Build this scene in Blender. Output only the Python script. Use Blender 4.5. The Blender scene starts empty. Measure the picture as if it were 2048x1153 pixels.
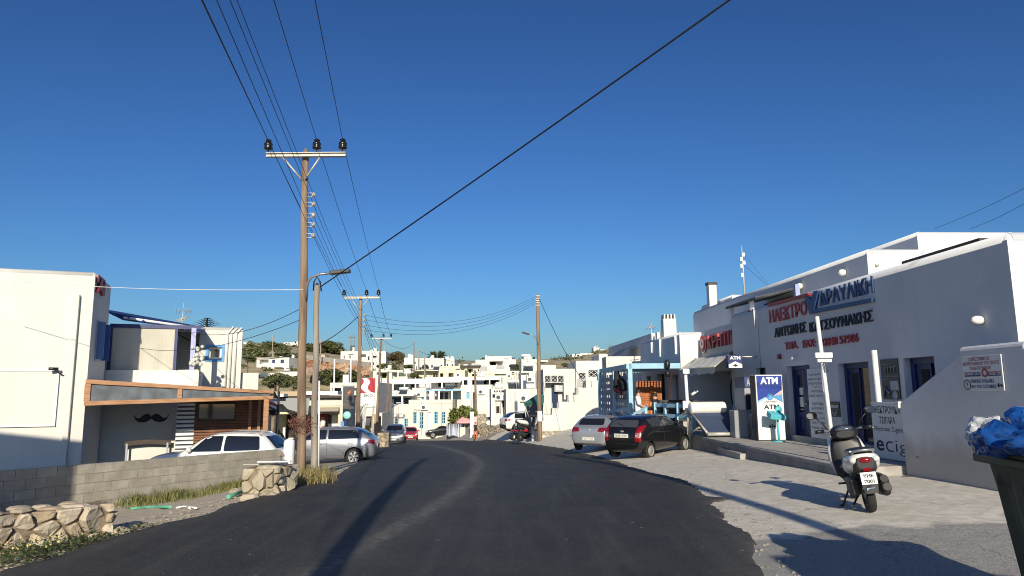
import bpy, bmesh, math, random
from mathutils import Vector, Matrix, Euler
from mathutils.bvhtree import BVHTree
import mathutils.noise as mnoise
SC = bpy.context.scene
COL = SC.collection
R = random.Random(7)
rad = math.radians

# ------------------------------------------------------------------ camera, sky, sun, exposure
FPX = 1409.0
PITCH, ROLL = 8.5, -0.5
cam = bpy.data.objects.new("camera", bpy.data.cameras.new("camera"))
COL.objects.link(cam)
cam.data.sensor_width = 36.0
cam.data.lens = 36.0 * FPX / 2048.0
cam.data.clip_start = 0.05
cam.data.clip_end = 6000
CAMR = Euler((rad(90 + PITCH), 0, 0)).to_matrix() @ Matrix.Rotation(rad(ROLL), 3, 'Z')
cam.matrix_world = CAMR.to_4x4()
SC.camera = cam

SUN_EL = 22.5
SUN_AZ_X = 0.083               # ground shadows run along (-SUN_AZ_X, 1)
world = bpy.data.worlds.new("World"); SC.world = world
world.use_nodes = True
wn = world.node_tree
sky = wn.nodes.new("ShaderNodeTexSky")
sky.sky_type = 'NISHITA'
sky.sun_disc = False
sky.sun_elevation = rad(SUN_EL)
sky.altitude = 0
sky.air_density = 1.2
sky.dust_density = 0.9
sky.ozone_density = 7.5
_sd = Vector((SUN_AZ_X, -1, 0)).normalized()
sky.sun_rotation = math.atan2(_sd.x, _sd.y)
bgn = wn.nodes["Background"]
sk1 = wn.nodes.new("ShaderNodeVectorMath"); sk1.operation = 'SCALE'; sk1.inputs[3].default_value = 0.425
sk2 = wn.nodes.new("ShaderNodeGamma"); sk2.inputs[1].default_value = 1.4
wn.links.new(sky.outputs[0], sk1.inputs[0]); wn.links.new(sk1.outputs[0], sk2.inputs[0])
wn.links.new(sk2.outputs[0], bgn.inputs[0])
bgn.inputs[1].default_value = 0.15
sunl = bpy.data.lights.new("sun", 'SUN')
sunl.energy = 5.0
sunl.angle = rad(0.5)
sunl.color = (1.0, 0.90, 0.72)
sun = bpy.data.objects.new("sun", sunl); COL.objects.link(sun)
SUNV = Vector((_sd.x * math.cos(rad(SUN_EL)), _sd.y * math.cos(rad(SUN_EL)), math.sin(rad(SUN_EL))))
sun.rotation_euler = SUNV.to_track_quat('Z', 'Y').to_euler()
sun.location = (3, -20, 30)
SC.view_settings.view_transform = 'Standard'
SC.view_settings.look = 'None'
SC.view_settings.gamma = 1
SC.view_settings.exposure = 0.12
SC.cycles.filter_width = 1.05
SC.cycles.use_denoising = True
SC.cycles.max_bounces = 6
SC.cycles.diffuse_bounces = 2
SC.cycles.glossy_bounces = 3
SC.cycles.transparent_max_bounces = 8

# ------------------------------------------------------------------ helpers: points from the photograph's perspective
def ray(px, py):
    return CAMR @ Vector(((px - 1024) / FPX, (576.5 - py) / FPX, -1))
def at(px, py, Y):
    d = ray(px, py); return d * (Y / d.y)
def table(t):
    xs = [a for a, b in t]; ys = [b for a, b in t]
    n = len(t); m = []
    for i in range(n):
        if i == 0: m.append((ys[1]-ys[0])/(xs[1]-xs[0]))
        elif i == n-1: m.append((ys[-1]-ys[-2])/(xs[-1]-xs[-2]))
        else:
            a = (ys[i]-ys[i-1])/(xs[i]-xs[i-1]); b = (ys[i+1]-ys[i])/(xs[i+1]-xs[i])
            m.append(0 if a*b <= 0 else 2*a*b/(a+b))
    def f(x):
        if x <= xs[0]: return ys[0]
        if x >= xs[-1]: return ys[-1]
        for i in range(n-1):
            if x <= xs[i+1]:
                h = xs[i+1]-xs[i]; t_ = (x-xs[i])/h; t2 = t_*t_; t3 = t2*t_
                return ys[i]*(2*t3-3*t2+1)+m[i]*h*(t3-2*t2+t_)+ys[i+1]*(3*t2-2*t3)+m[i+1]*h*(t3-t2)
    return f
def sst(a, b, x):
    t = min(1, max(0, (x-a)/(b-a))); return t*t*(3-2*t)
G_BASE = table([(-40, -1.65), (0, -1.65), (9, -1.68), (13, -1.77), (20, -2.08), (26, -2.45), (30, -2.7), (43, -3.25), (58, -3.98), (70, -4.58), (85, -5.15), (100, -5.0), (125, -1.0), (160, 4.2), (220, 9.6), (300, 13), (420, 16), (700, 10)])
G_XL = table([(0, -4.2), (8, -4.5), (12.3, -4.6), (17, -4.7), (30, -5.9), (50, -9.2), (70, -13), (90, -20)])
G_XR = table([(0, 1.9), (6.4, 2.25), (9, 2.7), (11.8, 3.1), (15.5, 2.7), (22, 2.0), (35, 1.3), (52, .2), (68, -3.5), (90, -12)])
G_H = table([(7, 0), (13, .17), (20, .27), (24, .4), (35, .6), (43, .8), (50, 1.1), (60, 1.7), (70, 2.2), (80, 2.4), (95, 1.6), (120, 0)])
G_D = table([(4, .1), (9, .25), (15, .5), (20, .35), (28, .18), (40, .05), (60, 0)])
G_LEFT = table([(90, 0), (130, 2), (200, 5), (260, 7.5), (320, 6), (420, 3), (700, 0)])
G_RIGHT = table([(100, 0), (160, 2), (260, 4), (420, 10.5), (520, 11), (700, 4)])
def G(x, y):
    z = G_BASE(y)
    xr = G_XR(y); xl = G_XL(y)
    z += sst(xr - .3, xr + 4.2, x) * G_H(y)
    z -= sst(0, 3.2, xl - x) * G_D(y)
    if y > 85:
        z += sst(-20, -75, x) * G_LEFT(y) if False else (1 - sst(-95, -25, x)) * G_LEFT(y)
        z += sst(5, 70, x) * G_RIGHT(y)
        z += sst(100, 200, y) * 1.3 * mnoise.noise(Vector((x/40, y/40, 0)))
    return z
def gp(px, py, dz=0.0):
    d = ray(px, py); lo = 1.5; y = lo
    prev = None
    while y < 600:
        p = d * (y / d.y)
        if p.z <= G(p.x, p.y) + dz:
            a, b = y - max(.1, y*.01), y
            for _ in range(30):
                m = (a+b)/2; q = d * (m/d.y)
                if q.z <= G(q.x, q.y) + dz: b = m
                else: a = m
            return d * (b/d.y)
        y += max(.1, y*.01)
    return d * (90/d.y)
def onz(px, py, z):
    d = ray(px, py); return d * (z / d.z)
def pix(P):
    v = CAMR.inverted() @ Vector(P); return (1024 + FPX*v.x/-v.z, 576.5 - FPX*v.y/-v.z)

class PL:
    """A vertical wall plane: u runs to the right as you face it, z is up, n points at the viewer."""
    def __init__(s, O, u):
        s.O = Vector((O[0], O[1], 0)); s.u = Vector((u[0], u[1], 0)).normalized(); s.n = s.u.cross(Vector((0, 0, 1)))
    def w(s, u, o, h):
        return s.O + s.u*u + s.n*o + Vector((0, 0, h))
    def px(s, x, y, o=0.0):
        d = ray(x, y); t = (s.O.dot(s.n) + o) / d.dot(s.n); p = d*t
        return ((p - s.O).dot(s.u), p.z)
    def rect(s, x0, y0, x1, y1, o=0.0):
        ym, xm = (y0+y1)/2, (x0+x1)/2
        return (s.px(x0, ym, o)[0], s.px(xm, y1, o)[1], s.px(x1, ym, o)[0], s.px(xm, y0, o)[1])
    def shifted(s, o):
        return PL(s.O + s.n*o, s.u)

XF = {}
def T(name, label, cat, loc=(0, 0, 0), rz=0, group=None, tilt=None):
    o = bpy.data.objects.new(name, None); COL.objects.link(o)
    o.empty_display_size = .2
    o.location = loc
    o.rotation_euler = (tilt[0], tilt[1], rz) if tilt else (0, 0, rz)
    o["label"] = label; o["category"] = cat
    if group: o["group"] = group
    XF[o.name] = Matrix.Translation(Vector(loc)) @ o.rotation_euler.to_matrix().to_4x4()
    return o
def tag(o, label, cat, group=None):
    o["label"] = label; o["category"] = cat
    if group: o["group"] = group
    return o

class MB:
    def __init__(s):
        s.v = []; s.f = []; s.mi = []; s.sm = []; s.m = 0; s.smooth = False
    def add(s, vs, fs, smooth=None):
        b = len(s.v); s.v += [Vector(p) for p in vs]
        for f in fs:
            s.f.append(tuple(b+i for i in f)); s.mi.append(s.m); s.sm.append(s.smooth if smooth is None else smooth)
        return s
    def quad(s, a, b, c, d): return s.add([a, b, c, d], [(0, 1, 2, 3)])
    def box(s, c, sz, rot=None):
        c = Vector(c); hx, hy, hz = sz[0]/2, sz[1]/2, sz[2]/2
        vs = [Vector((x*hx, y*hy, z*hz)) for z in (-1, 1) for y in (-1, 1) for x in (-1, 1)]
        if rot is not None: vs = [rot @ v for v in vs]
        return s.add([c+v for v in vs], [(0, 2, 3, 1), (4, 5, 7, 6), (0, 1, 5, 4), (2, 6, 7, 3), (0, 4, 6, 2), (1, 3, 7, 5)], False)
    def pbox(s, pl, u0, u1, o0, o1, h0, h1):
        vs = [pl.w(u, o, h) for h in (h0, h1) for o in (o0, o1) for u in (u0, u1)]
        return s.add(vs, [(0, 1, 3, 2), (4, 6, 7, 5), (0, 4, 5, 1), (2, 3, 7, 6), (0, 2, 6, 4), (1, 5, 7, 3)], False)
    def ppoly(s, pl, pts, o0, o1):
        """prism of a (u,h) polygon between two offsets from the wall plane"""
        n = len(pts)
        vs = [pl.w(u, o0, h) for u, h in pts] + [pl.w(u, o1, h) for u, h in pts]
        fs = [tuple(range(n))[::-1], tuple(range(n, 2*n))] + [(i, (i+1) % n, n+(i+1) % n, n+i) for i in range(n)]
        return s.add(vs, fs, False)
    def prism(s, pts, vec):
        n = len(pts); vec = Vector(vec)
        vs = [Vector(p) for p in pts] + [Vector(p)+vec for p in pts]
        return s.add(vs, [tuple(range(n))[::-1], tuple(range(n, 2*n))] + [(i, (i+1) % n, n+(i+1) % n, n+i) for i in range(n)], False)
    def tube(s, pts, r, n=8, cap=True, smooth=True):
        pts = [Vector(p) for p in pts]; k = len(pts)
        rs = r if isinstance(r, (list, tuple)) else [r]*k
        vs = []; up = None
        for i, p in enumerate(pts):
            d = (pts[min(i+1, k-1)] - pts[max(i-1, 0)])
            d = d.normalized() if d.length > 1e-9 else Vector((0, 0, 1))
            if up is None:
                a = Vector((0, 0, 1)) if abs(d.z) < .9 else Vector((1, 0, 0)); up = (a - d*a.dot(d)).normalized()
            else:
                up = (up - d*up.dot(d)); up = up.normalized() if up.length > 1e-6 else Vector((1, 0, 0))
            e = d.cross(up)
            vs += [p + (up*math.cos(2*math.pi*j/n) + e*math.sin(2*math.pi*j/n))*rs[i] for j in range(n)]
        fs = [(i*n+j, i*n+(j+1) % n, (i+1)*n+(j+1) % n, (i+1)*n+j) for i in range(k-1) for j in range(n)]
        b = len(s.v)
        s.add(vs, fs, smooth)
        if cap:
            s.f += [tuple(b+j for j in range(n))[::-1], tuple(b+(k-1)*n+j for j in range(n))]; s.mi += [s.m]*2; s.sm += [False]*2
        return s
    def cyl(s, a, b, r0, r1=None, n=16): return s.tube([a, b], [r0, r0 if r1 is None else r1], n)
    def lathe(s, prof, O, axis=(0, 0, 1), n=20, smooth=True):
        ax = Vector(axis).normalized(); a = Vector((0, 0, 1)) if abs(ax.z) < .9 else Vector((1, 0, 0))
        e1 = (a - ax*a.dot(ax)).normalized(); e2 = ax.cross(e1); O = Vector(O)
        vs = [O + ax*h + (e1*math.cos(2*math.pi*j/n) + e2*math.sin(2*math.pi*j/n))*r for r, h in prof for j in range(n)]
        k = len(prof)
        return s.add(vs, [(i*n+j, i*n+(j+1) % n, (i+1)*n+(j+1) % n, (i+1)*n+j) for i in range(k-1) for j in range(n)], smooth)
    def ball(s, c, r, nu=12, nv=8, rot=None):
        c = Vector(c); r = (r, r, r) if not isinstance(r, (tuple, list)) else r
        vs = []
        for i in range(nv+1):
            t = math.pi*i/nv
            for j in range(nu):
                p = Vector((r[0]*math.sin(t)*math.cos(2*math.pi*j/nu), r[1]*math.sin(t)*math.sin(2*math.pi*j/nu), r[2]*math.cos(t)))
                vs.append(c + (rot @ p if rot is not None else p))
        return s.add(vs, [(i*nu+j, (i+1)*nu+j, (i+1)*nu+(j+1) % nu, i*nu+(j+1) % nu) for i in range(nv) for j in range(nu)], True)
    def text(s, body, fn, w, h, dep=0.0, bold=0.0, fit=True):
        """letters mapped by fn(u,h,o) into the box 0..w, 0..h"""
        c = bpy.data.curves.new('t', 'FONT'); c.body = body; c.extrude = .05 if dep else 0; c.offset = bold; c.resolution_u = 3
        c.fill_mode = 'BOTH' if dep else 'FRONT'
        o = bpy.data.objects.new('t', c); me = o.to_mesh()
        vs = [v.co.copy() for v in me.vertices]; fs = [tuple(p.vertices) for p in me.polygons]
        o.to_mesh_clear(); bpy.data.objects.remove(o); bpy.data.curves.remove(c)
        if not vs: return s
        x0 = min(v.x for v in vs); x1 = max(v.x for v in vs); y0 = min(v.y for v in vs); y1 = max(v.y for v in vs)
        sx = w/(x1-x0); sy = h/(y1-y0)
        return s.add([fn((v.x-x0)*sx, (v.y-y0)*sy, (v.z/.05*dep) if dep else 0) for v in vs], fs, False)
    def build(s, name, mats, parent=None, thing=None, local=False, bevel=0, seg=2, kind=None, base=None):
        mats = mats if isinstance(mats, (list, tuple)) else [mats]
        M4 = None; off = None
        if parent is not None:
            if not local: M4 = XF[parent.name].inverted()
        elif not local:
            xs = [v.x for v in s.v]; ys = [v.y for v in s.v]; zs = [v.z for v in s.v]
            off = Vector(base) if base is not None else Vector(((min(xs)+max(xs))/2, (min(ys)+max(ys))/2, min(zs)))
            M4 = Matrix.Translation(-off)
        me = bpy.data.meshes.new(name)
        me.from_pydata([tuple(M4 @ v) if M4 is not None else tuple(v) for v in s.v], [], s.f)
        for m in mats: me.materials.append(m)
        me.polygons.foreach_set("material_index", s.mi)
        me.polygons.foreach_set("use_smooth", s.sm)
        me.update()
        if bevel:
            bm = bmesh.new(); bm.from_mesh(me)
            bmesh.ops.remove_doubles(bm, verts=bm.verts, dist=1e-5)
            es = [e for e in bm.edges if len(e.link_faces) == 2 and e.calc_face_angle(0) > .5]
            bmesh.ops.bevel(bm, geom=es, offset=bevel, segments=seg, profile=.5, affect='EDGES', clamp_overlap=True)
            for f in bm.faces: f.smooth = False
            bm.to_mesh(me); bm.free()
        o = bpy.data.objects.new(name, me); COL.objects.link(o)
        if off is not None: o.location = off
        if parent is not None:
            o.parent = parent
            XF[o.name] = XF[parent.name]
        if thing: tag(o, *thing)
        if kind: o["kind"] = kind
        return o

def kids(o): return [c for c in o.children]
def dup(o, loc=None, rz=None, label=None, parent=None):
    c = o.copy(); COL.objects.link(c)
    if parent is not None: c.parent = parent
    for ch in kids(o): dup(ch, parent=c)
    if loc is not None: c.location = loc
    if rz is not None: c.rotation_euler[2] = rz
    if label: c["label"] = label
    return c

# ------------------------------------------------------------------ materials
def M(name, col, rough=.6, metal=0.0, var=0.0, vs=4.0, bump=0.0, bs=40.0, col2=None, spec=.5, coat=0.0, stretch=None, emit=0, detail=4, alpha=1, thr=(.35, .65), wcoord=False):
    m = bpy.data.materials.new(name); m.use_nodes = True
    nt = m.node_tree; b = nt.nodes["Principled BSDF"]
    b.inputs["Base Color"].default_value = (*col, 1); b.inputs["Roughness"].default_value = rough; b.inputs["Metallic"].default_value = metal
    b.inputs["Specular IOR Level"].default_value = spec; b.inputs["Coat Weight"].default_value = coat
    if coat: b.inputs["Coat Roughness"].default_value = .03
    def coord():
        tc = nt.nodes.new("ShaderNodeTexCoord"); out = tc.outputs["Object"]
        if wcoord:
            ge = nt.nodes.new("ShaderNodeNewGeometry"); out = ge.outputs["Position"]
        if stretch:
            mp = nt.nodes.new("ShaderNodeMapping"); mp.inputs["Scale"].default_value = stretch
            nt.links.new(out, mp.inputs[0]); out = mp.outputs[0]
        return out
    if var or col2:
        n = nt.nodes.new("ShaderNodeTexNoise"); n.inputs["Scale"].default_value = vs; n.inputs["Detail"].default_value = detail
        nt.links.new(coord(), n.inputs["Vector"])
        r = nt.nodes.new("ShaderNodeValToRGB"); nt.links.new(n.outputs["Fac"], r.inputs[0])
        c2 = col2 if col2 else tuple(c*(1-var) for c in col); c1 = col if col2 else tuple(min(1, c*(1+var*.5)) for c in col)
        r.color_ramp.elements[0].position = thr[0]; r.color_ramp.elements[1].position = thr[1]
        r.color_ramp.elements[0].color = (*c2, 1); r.color_ramp.elements[1].color = (*c1, 1)
        nt.links.new(r.outputs[0], b.inputs["Base Color"])
    if bump:
        n = nt.nodes.new("ShaderNodeTexNoise"); n.inputs["Scale"].default_value = bs; n.inputs["Detail"].default_value = 5
        nt.links.new(coord(), n.inputs["Vector"])
        bp = nt.nodes.new("ShaderNodeBump"); bp.inputs["Strength"].default_value = bump; bp.inputs["Distance"].default_value = .02
        nt.links.new(n.outputs["Fac"], bp.inputs["Height"]); nt.links.new(bp.outputs[0], b.inputs["Normal"])
    return m

def mat_plaster(name, col, foot=None, streak=.35):
    m = bpy.data.materials.new(name); m.use_nodes = True; nt = m.node_tree; b = nt.nodes["Principled BSDF"]; L = nt.links.new
    p = nt.nodes.new("ShaderNodeNewGeometry").outputs["Position"]
    def noise(scale, det, vec=p, rough=.55):
        n = nt.nodes.new("ShaderNodeTexNoise"); n.inputs["Scale"].default_value = scale; n.inputs["Detail"].default_value = det; n.inputs["Roughness"].default_value = rough; L(vec, n.inputs["Vector"]); return n.outputs["Fac"]
    def rmp(f, a, b_, lo=0.0, hi=1.0):
        r = nt.nodes.new("ShaderNodeMapRange"); r.inputs[1].default_value = a; r.inputs[2].default_value = b_; r.inputs[3].default_value = lo; r.inputs[4].default_value = hi; L(f, r.inputs[0]); return r.outputs[0]
    def mx(f, a, b_):
        x = nt.nodes.new("ShaderNodeMix"); x.data_type = 'RGBA'; L(f, x.inputs[0])
        for i, c in ((6, a), (7, b_)):
            if isinstance(c, tuple): x.inputs[i].default_value = (*c, 1)
            else: L(c, x.inputs[i])
        return x.outputs[2]
    mp = nt.nodes.new("ShaderNodeMapping"); mp.inputs["Scale"].default_value = (3.2, 3.2, .22); L(p, mp.inputs[0])
    c = mx(rmp(noise(.55, 5), .35, .65), tuple(x*.90 for x in col), tuple(min(1, x*1.03) for x in col))
    c = mx(rmp(noise(1, 5, mp.outputs[0], .65), .55, .80, 0, streak), c, tuple(x*.74 for x in col))
    c = mx(rmp(noise(3.3, 6), .62, .72, 0, .22), c, tuple(min(1, x*1.10) for x in col))
    c = mx(rmp(noise(14, 4), .72, .78, 0, .22), c, tuple(x*.66 for x in col))
    if foot is not None:
        sp = nt.nodes.new("ShaderNodeSeparateXYZ"); L(p, sp.inputs[0]); ad = nt.nodes.new("ShaderNodeMath"); ad.operation = 'ADD'; mu = nt.nodes.new("ShaderNodeMath"); mu.operation = 'MULTIPLY'; mu.inputs[1].default_value = -.9
        L(noise(2.2, 6), mu.inputs[0]); L(sp.outputs[2], ad.inputs[0]); L(mu.outputs[0], ad.inputs[1])
        c = mx(rmp(ad.outputs[0], foot-.45, foot-.10, .55, 0), c, (.30, .26, .20))
    L(c, b.inputs["Base Color"]); b.inputs["Roughness"].default_value = .88; b.inputs["Specular IOR Level"].default_value = .3
    bp = nt.nodes.new("ShaderNodeBump"); bp.inputs["Strength"].default_value = .35; bp.inputs["Distance"].default_value = .03
    hh = nt.nodes.new("ShaderNodeMath"); hh.operation = 'ADD'; L(noise(1.6, 3), hh.inputs[0]); m2 = nt.nodes.new("ShaderNodeMath"); m2.operation = 'MULTIPLY'; m2.inputs[1].default_value = .35; L(noise(22, 4), m2.inputs[0]); L(m2.outputs[0], hh.inputs[1])
    L(hh.outputs[0], bp.inputs["Height"]); L(bp.outputs[0], b.inputs["Normal"])
    return m
PLASTER = mat_plaster("white_plaster", (.67, .655, .605), None, .22)
PLASTERB = mat_plaster("white_plaster_shopfront", (.665, .68, .70), -1.12)
CREAM = M("cream_plaster", (.66, .61, .45), .85, var=.06, vs=.8, bump=.1)
CREAM2 = M("pale_cream_plaster", (.67, .64, .54), .85, var=.05, vs=.8)
GREYP = M("grey_plaster", (.42, .42, .42), .85, var=.1, vs=1)
WPAINT = M("white_paint", (.78, .78, .77), .5, var=.05, vs=6)
WMETAL = M("white_metal", (.75, .75, .73), .4, var=.1, vs=8)
BLUE = M("blue_paint", (.035, .10, .30), .5, var=.15, vs=5)
DBLUE = M("dark_blue_paint", (.018, .03, .13), .45, var=.2, vs=5)
LBLUE = M("light_blue_paint", (.30, .52, .66), .5, var=.1, vs=4)
MBLUE = M("mid_blue_paint", (.10, .32, .62), .5, var=.1, vs=4)
SKYB = M("sky_blue_frame", (.22, .48, .66), .5)
TEAL = M("teal_paint", (.10, .50, .58), .5, var=.1, vs=5)
AQUA = M("aqua_paint", (.32, .68, .62), .5)
GLASS = M("window_glass", (.015, .02, .03), .04, spec=.8)
GLASS2 = M("dusty_glass", (.06, .075, .09), .12, spec=.6, var=.3, vs=2)
BLACK = M("black_plastic", (.012, .012, .014), .45)
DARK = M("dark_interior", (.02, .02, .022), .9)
RED = M("red_letter", (.50, .035, .04), .45)
NAVY = M("navy_letter", (.02, .04, .16), .45)
INK = M("ink_letter", (.015, .016, .03), .6)
ORANGE = M("orange_wood", (.42, .13, .035), .5, var=.3, vs=3, stretch=(1, 1, .2))
ORANGEP = M("orange_panel", (.75, .25, .05), .5)
BEAM = M("pergola_pine", (.44, .235, .115), .6, col2=(.30, .14, .06), vs=2.2, stretch=(1, 1, 9), bump=.15, bs=30)
SLAT = M("brown_slat", (.20, .075, .03), .6, var=.4, vs=3)
DWOOD = M("dark_wood", (.05, .03, .022), .6, var=.3)
POLE = M("weathered_pole", (.33, .235, .155), .85, col2=(.11, .075, .05), vs=7, stretch=(1, 1, .09), bump=.5, bs=18, thr=(.3, .7))
POLEG = M("grey_pole", (.34, .31, .26), .85, col2=(.20, .17, .14), vs=7, stretch=(1, 1, .09), bump=.4, bs=18)
GALV = M("galvanised_steel", (.50, .48, .42), .5, metal=.3, var=.2, vs=9)
STEEL = M("grey_steel", (.35, .36, .37), .4, metal=.6)
WIRE = M("cable_black", (.012, .014, .02), .6)
CONC = M("concrete", (.38, .36, .33), .9, var=.2, vs=2.5, bump=.3, bs=30)
CONCD = M("dark_concrete_face", (.20, .205, .21), .9, var=.25, vs=2, bump=.3, bs=20)
BLOCK = None
FABRIC = M("grey_awning", (.56, .55, .51), .9, var=.08, vs=2)
FABRICD = M("dark_awning", (.10, .10, .115), .8, var=.1)
GREENF = M("green_canvas", (.055, .18, .14), .85, var=.15, vs=1.5)
SKIN = M("skin", (.52, .30, .21), .55)
HAIR = M("dark_hair", (.025, .017, .012), .6)
PINK = M("pink_fabric", (.72, .38, .38), .8)
CREAMBLIND = M("beige_blind", (.52, .49, .41), .9, var=.08, vs=1.2)

LETTER = {}
def P4(px, py, Y): return at(px, py, Y)
# ------------------------------------------------------------------ ground materials
def nodes_mat(name):
    m = bpy.data.materials.new(name); m.use_nodes = True
    return m, m.node_tree, m.node_tree.nodes["Principled BSDF"]
def nz(nt, vec, scale, detail=4, rough=.5):
    n = nt.nodes.new("ShaderNodeTexNoise"); n.inputs["Scale"].default_value = scale; n.inputs["Detail"].default_value = detail
    n.inputs["Roughness"].default_value = rough
    nt.links.new(vec, n.inputs["Vector"]); return n.outputs["Fac"]
def ramp(nt, fac, stops):
    r = nt.nodes.new("ShaderNodeValToRGB"); nt.links.new(fac, r.inputs[0])
    el = r.color_ramp.elements
    while len(el) < len(stops): el.new(.5)
    for e, (p, c) in zip(el, stops): e.position = p; e.color = (*c, 1) if len(c) == 3 else c
    return r.outputs[0]
def mix(nt, fac, a, b):
    x = nt.nodes.new("ShaderNodeMix"); x.data_type = 'RGBA'
    if isinstance(fac, float): x.inputs[0].default_value = fac
    else: nt.links.new(fac, x.inputs[0])
    for i, c in ((6, a), (7, b)):
        if isinstance(c, tuple): x.inputs[i].default_value = (*c, 1)
        else: nt.links.new(c, x.inputs[i])
    return x.outputs[2]
def bumpn(nt, b, fac, strength, dist=.02):
    bp = nt.nodes.new("ShaderNodeBump"); bp.inputs["Strength"].default_value = strength; bp.inputs["Distance"].default_value = dist
    nt.links.new(fac, bp.inputs["Height"]); nt.links.new(bp.outputs[0], b.inputs["Normal"])
def pos(nt): return nt.nodes.new("ShaderNodeNewGeometry").outputs["Position"]
def math1(nt, op, a, b=None):
    n = nt.nodes.new("ShaderNodeMath"); n.operation = op
    for i, v in ((0, a), (1, b)):
        if v is None: continue
        if isinstance(v, (int, float)): n.inputs[i].default_value = v
        else: nt.links.new(v, n.inputs[i])
    return n.outputs[0]
def attr(nt, name):
    a = nt.nodes.new("ShaderNodeAttribute"); a.attribute_name = name; return a.outputs["Fac"]

def mat_ground():
    m, nt, b = nodes_mat("dry_earth"); p = pos(nt)
    big = nz(nt, p, .045, 5); mid = nz(nt, p, .35, 5); fine = nz(nt, p, 9, 4); vfine = nz(nt, p, 45, 3)
    dirt = ramp(nt, fine, [(.3, (.36, .29, .21)), (.7, (.58, .50, .39))])
    dirt = mix(nt, ramp(nt, vfine, [(.45, (0, 0, 0)), (.7, (.6, .6, .6))]), dirt, (.47, .42, .34))
    hill = ramp(nt, mid, [(.3, (.17, .16, .075)), (.5, (.36, .295, .17)), (.72, (.52, .44, .29))])
    sp = nt.nodes.new("ShaderNodeSeparateXYZ"); nt.links.new(p, sp.inputs[0])
    far = ramp(nt, math1(nt, 'DIVIDE', sp.outputs[1], 200), [(.42, (0, 0, 0)), (.52, (1, 1, 1))])
    nt.links.new(mix(nt, far, dirt, hill), b.inputs["Base Color"]); b.inputs["Roughness"].default_value = .95
    bumpn(nt, b, fine, .5, .04)
    return m
def mat_asphalt():
    m, nt, b = nodes_mat("fresh_asphalt"); p = pos(nt)
    fine = nz(nt, p, 70, 3, .7); mid = nz(nt, p, 1.2, 5); sm = nz(nt, p, 9, 4)
    mp = nt.nodes.new("ShaderNodeMapping"); mp.inputs["Scale"].default_value = (5.5, .35, 1); nt.links.new(p, mp.inputs[0])
    streak = nz(nt, mp.outputs[0], 1.0, 5)
    base = ramp(nt, mid, [(.3, (.026, .026, .027)), (.7, (.043, .042, .041))])
    base = mix(nt, ramp(nt, streak, [(.50, (0, 0, 0)), (.70, (.32, .32, .32))]), base, (.085, .085, .083))
    g2 = nz(nt, p, 24, 4, .75)
    base = mix(nt, ramp(nt, g2, [(.54, (0, 0, 0)), (.66, (.55, .55, .55))]), base, (.10, .098, .092))
    base = mix(nt, ramp(nt, g2, [(.30, (.5, .5, .5)), (.44, (0, 0, 0))]), base, (.016, .016, .016))
    base = mix(nt, ramp(nt, fine, [(.56, (0, 0, 0)), (.68, (.6, .6, .6))]), base, (.19, .185, .17))
    base = mix(nt, ramp(nt, nz(nt, p, 4.5, 6), [(.60, (0, 0, 0)), (.70, (.4, .4, .4))]), base, (.075, .072, .068))
    d = math1(nt, 'MULTIPLY', attr(nt, "dust"), ramp(nt, sm, [(.3, (.25, .25, .25)), (.7, (1, 1, 1))]))
    base = mix(nt, d, base, (.20, .19, .17))
    vo = nt.nodes.new("ShaderNodeTexVoronoi"); vo.inputs["Scale"].default_value = 2.3; nt.links.new(p, vo.inputs["Vector"])
    base = mix(nt, ramp(nt, vo.outputs["Distance"], [(.035, (.9, .9, .9)), (.055, (0, 0, 0))]), base, (.28, .26, .23))
    nt.links.new(base, b.inputs["Base Color"])
    b.inputs["Specular IOR Level"].default_value = .22
    nt.links.new(ramp(nt, fine, [(.3, (.55, .55, .55)), (.7, (.8, .8, .8))]), b.inputs["Roughness"])
    bumpn(nt, b, math1(nt, 'ADD', fine, g2), .8, .015)
    return m
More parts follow.
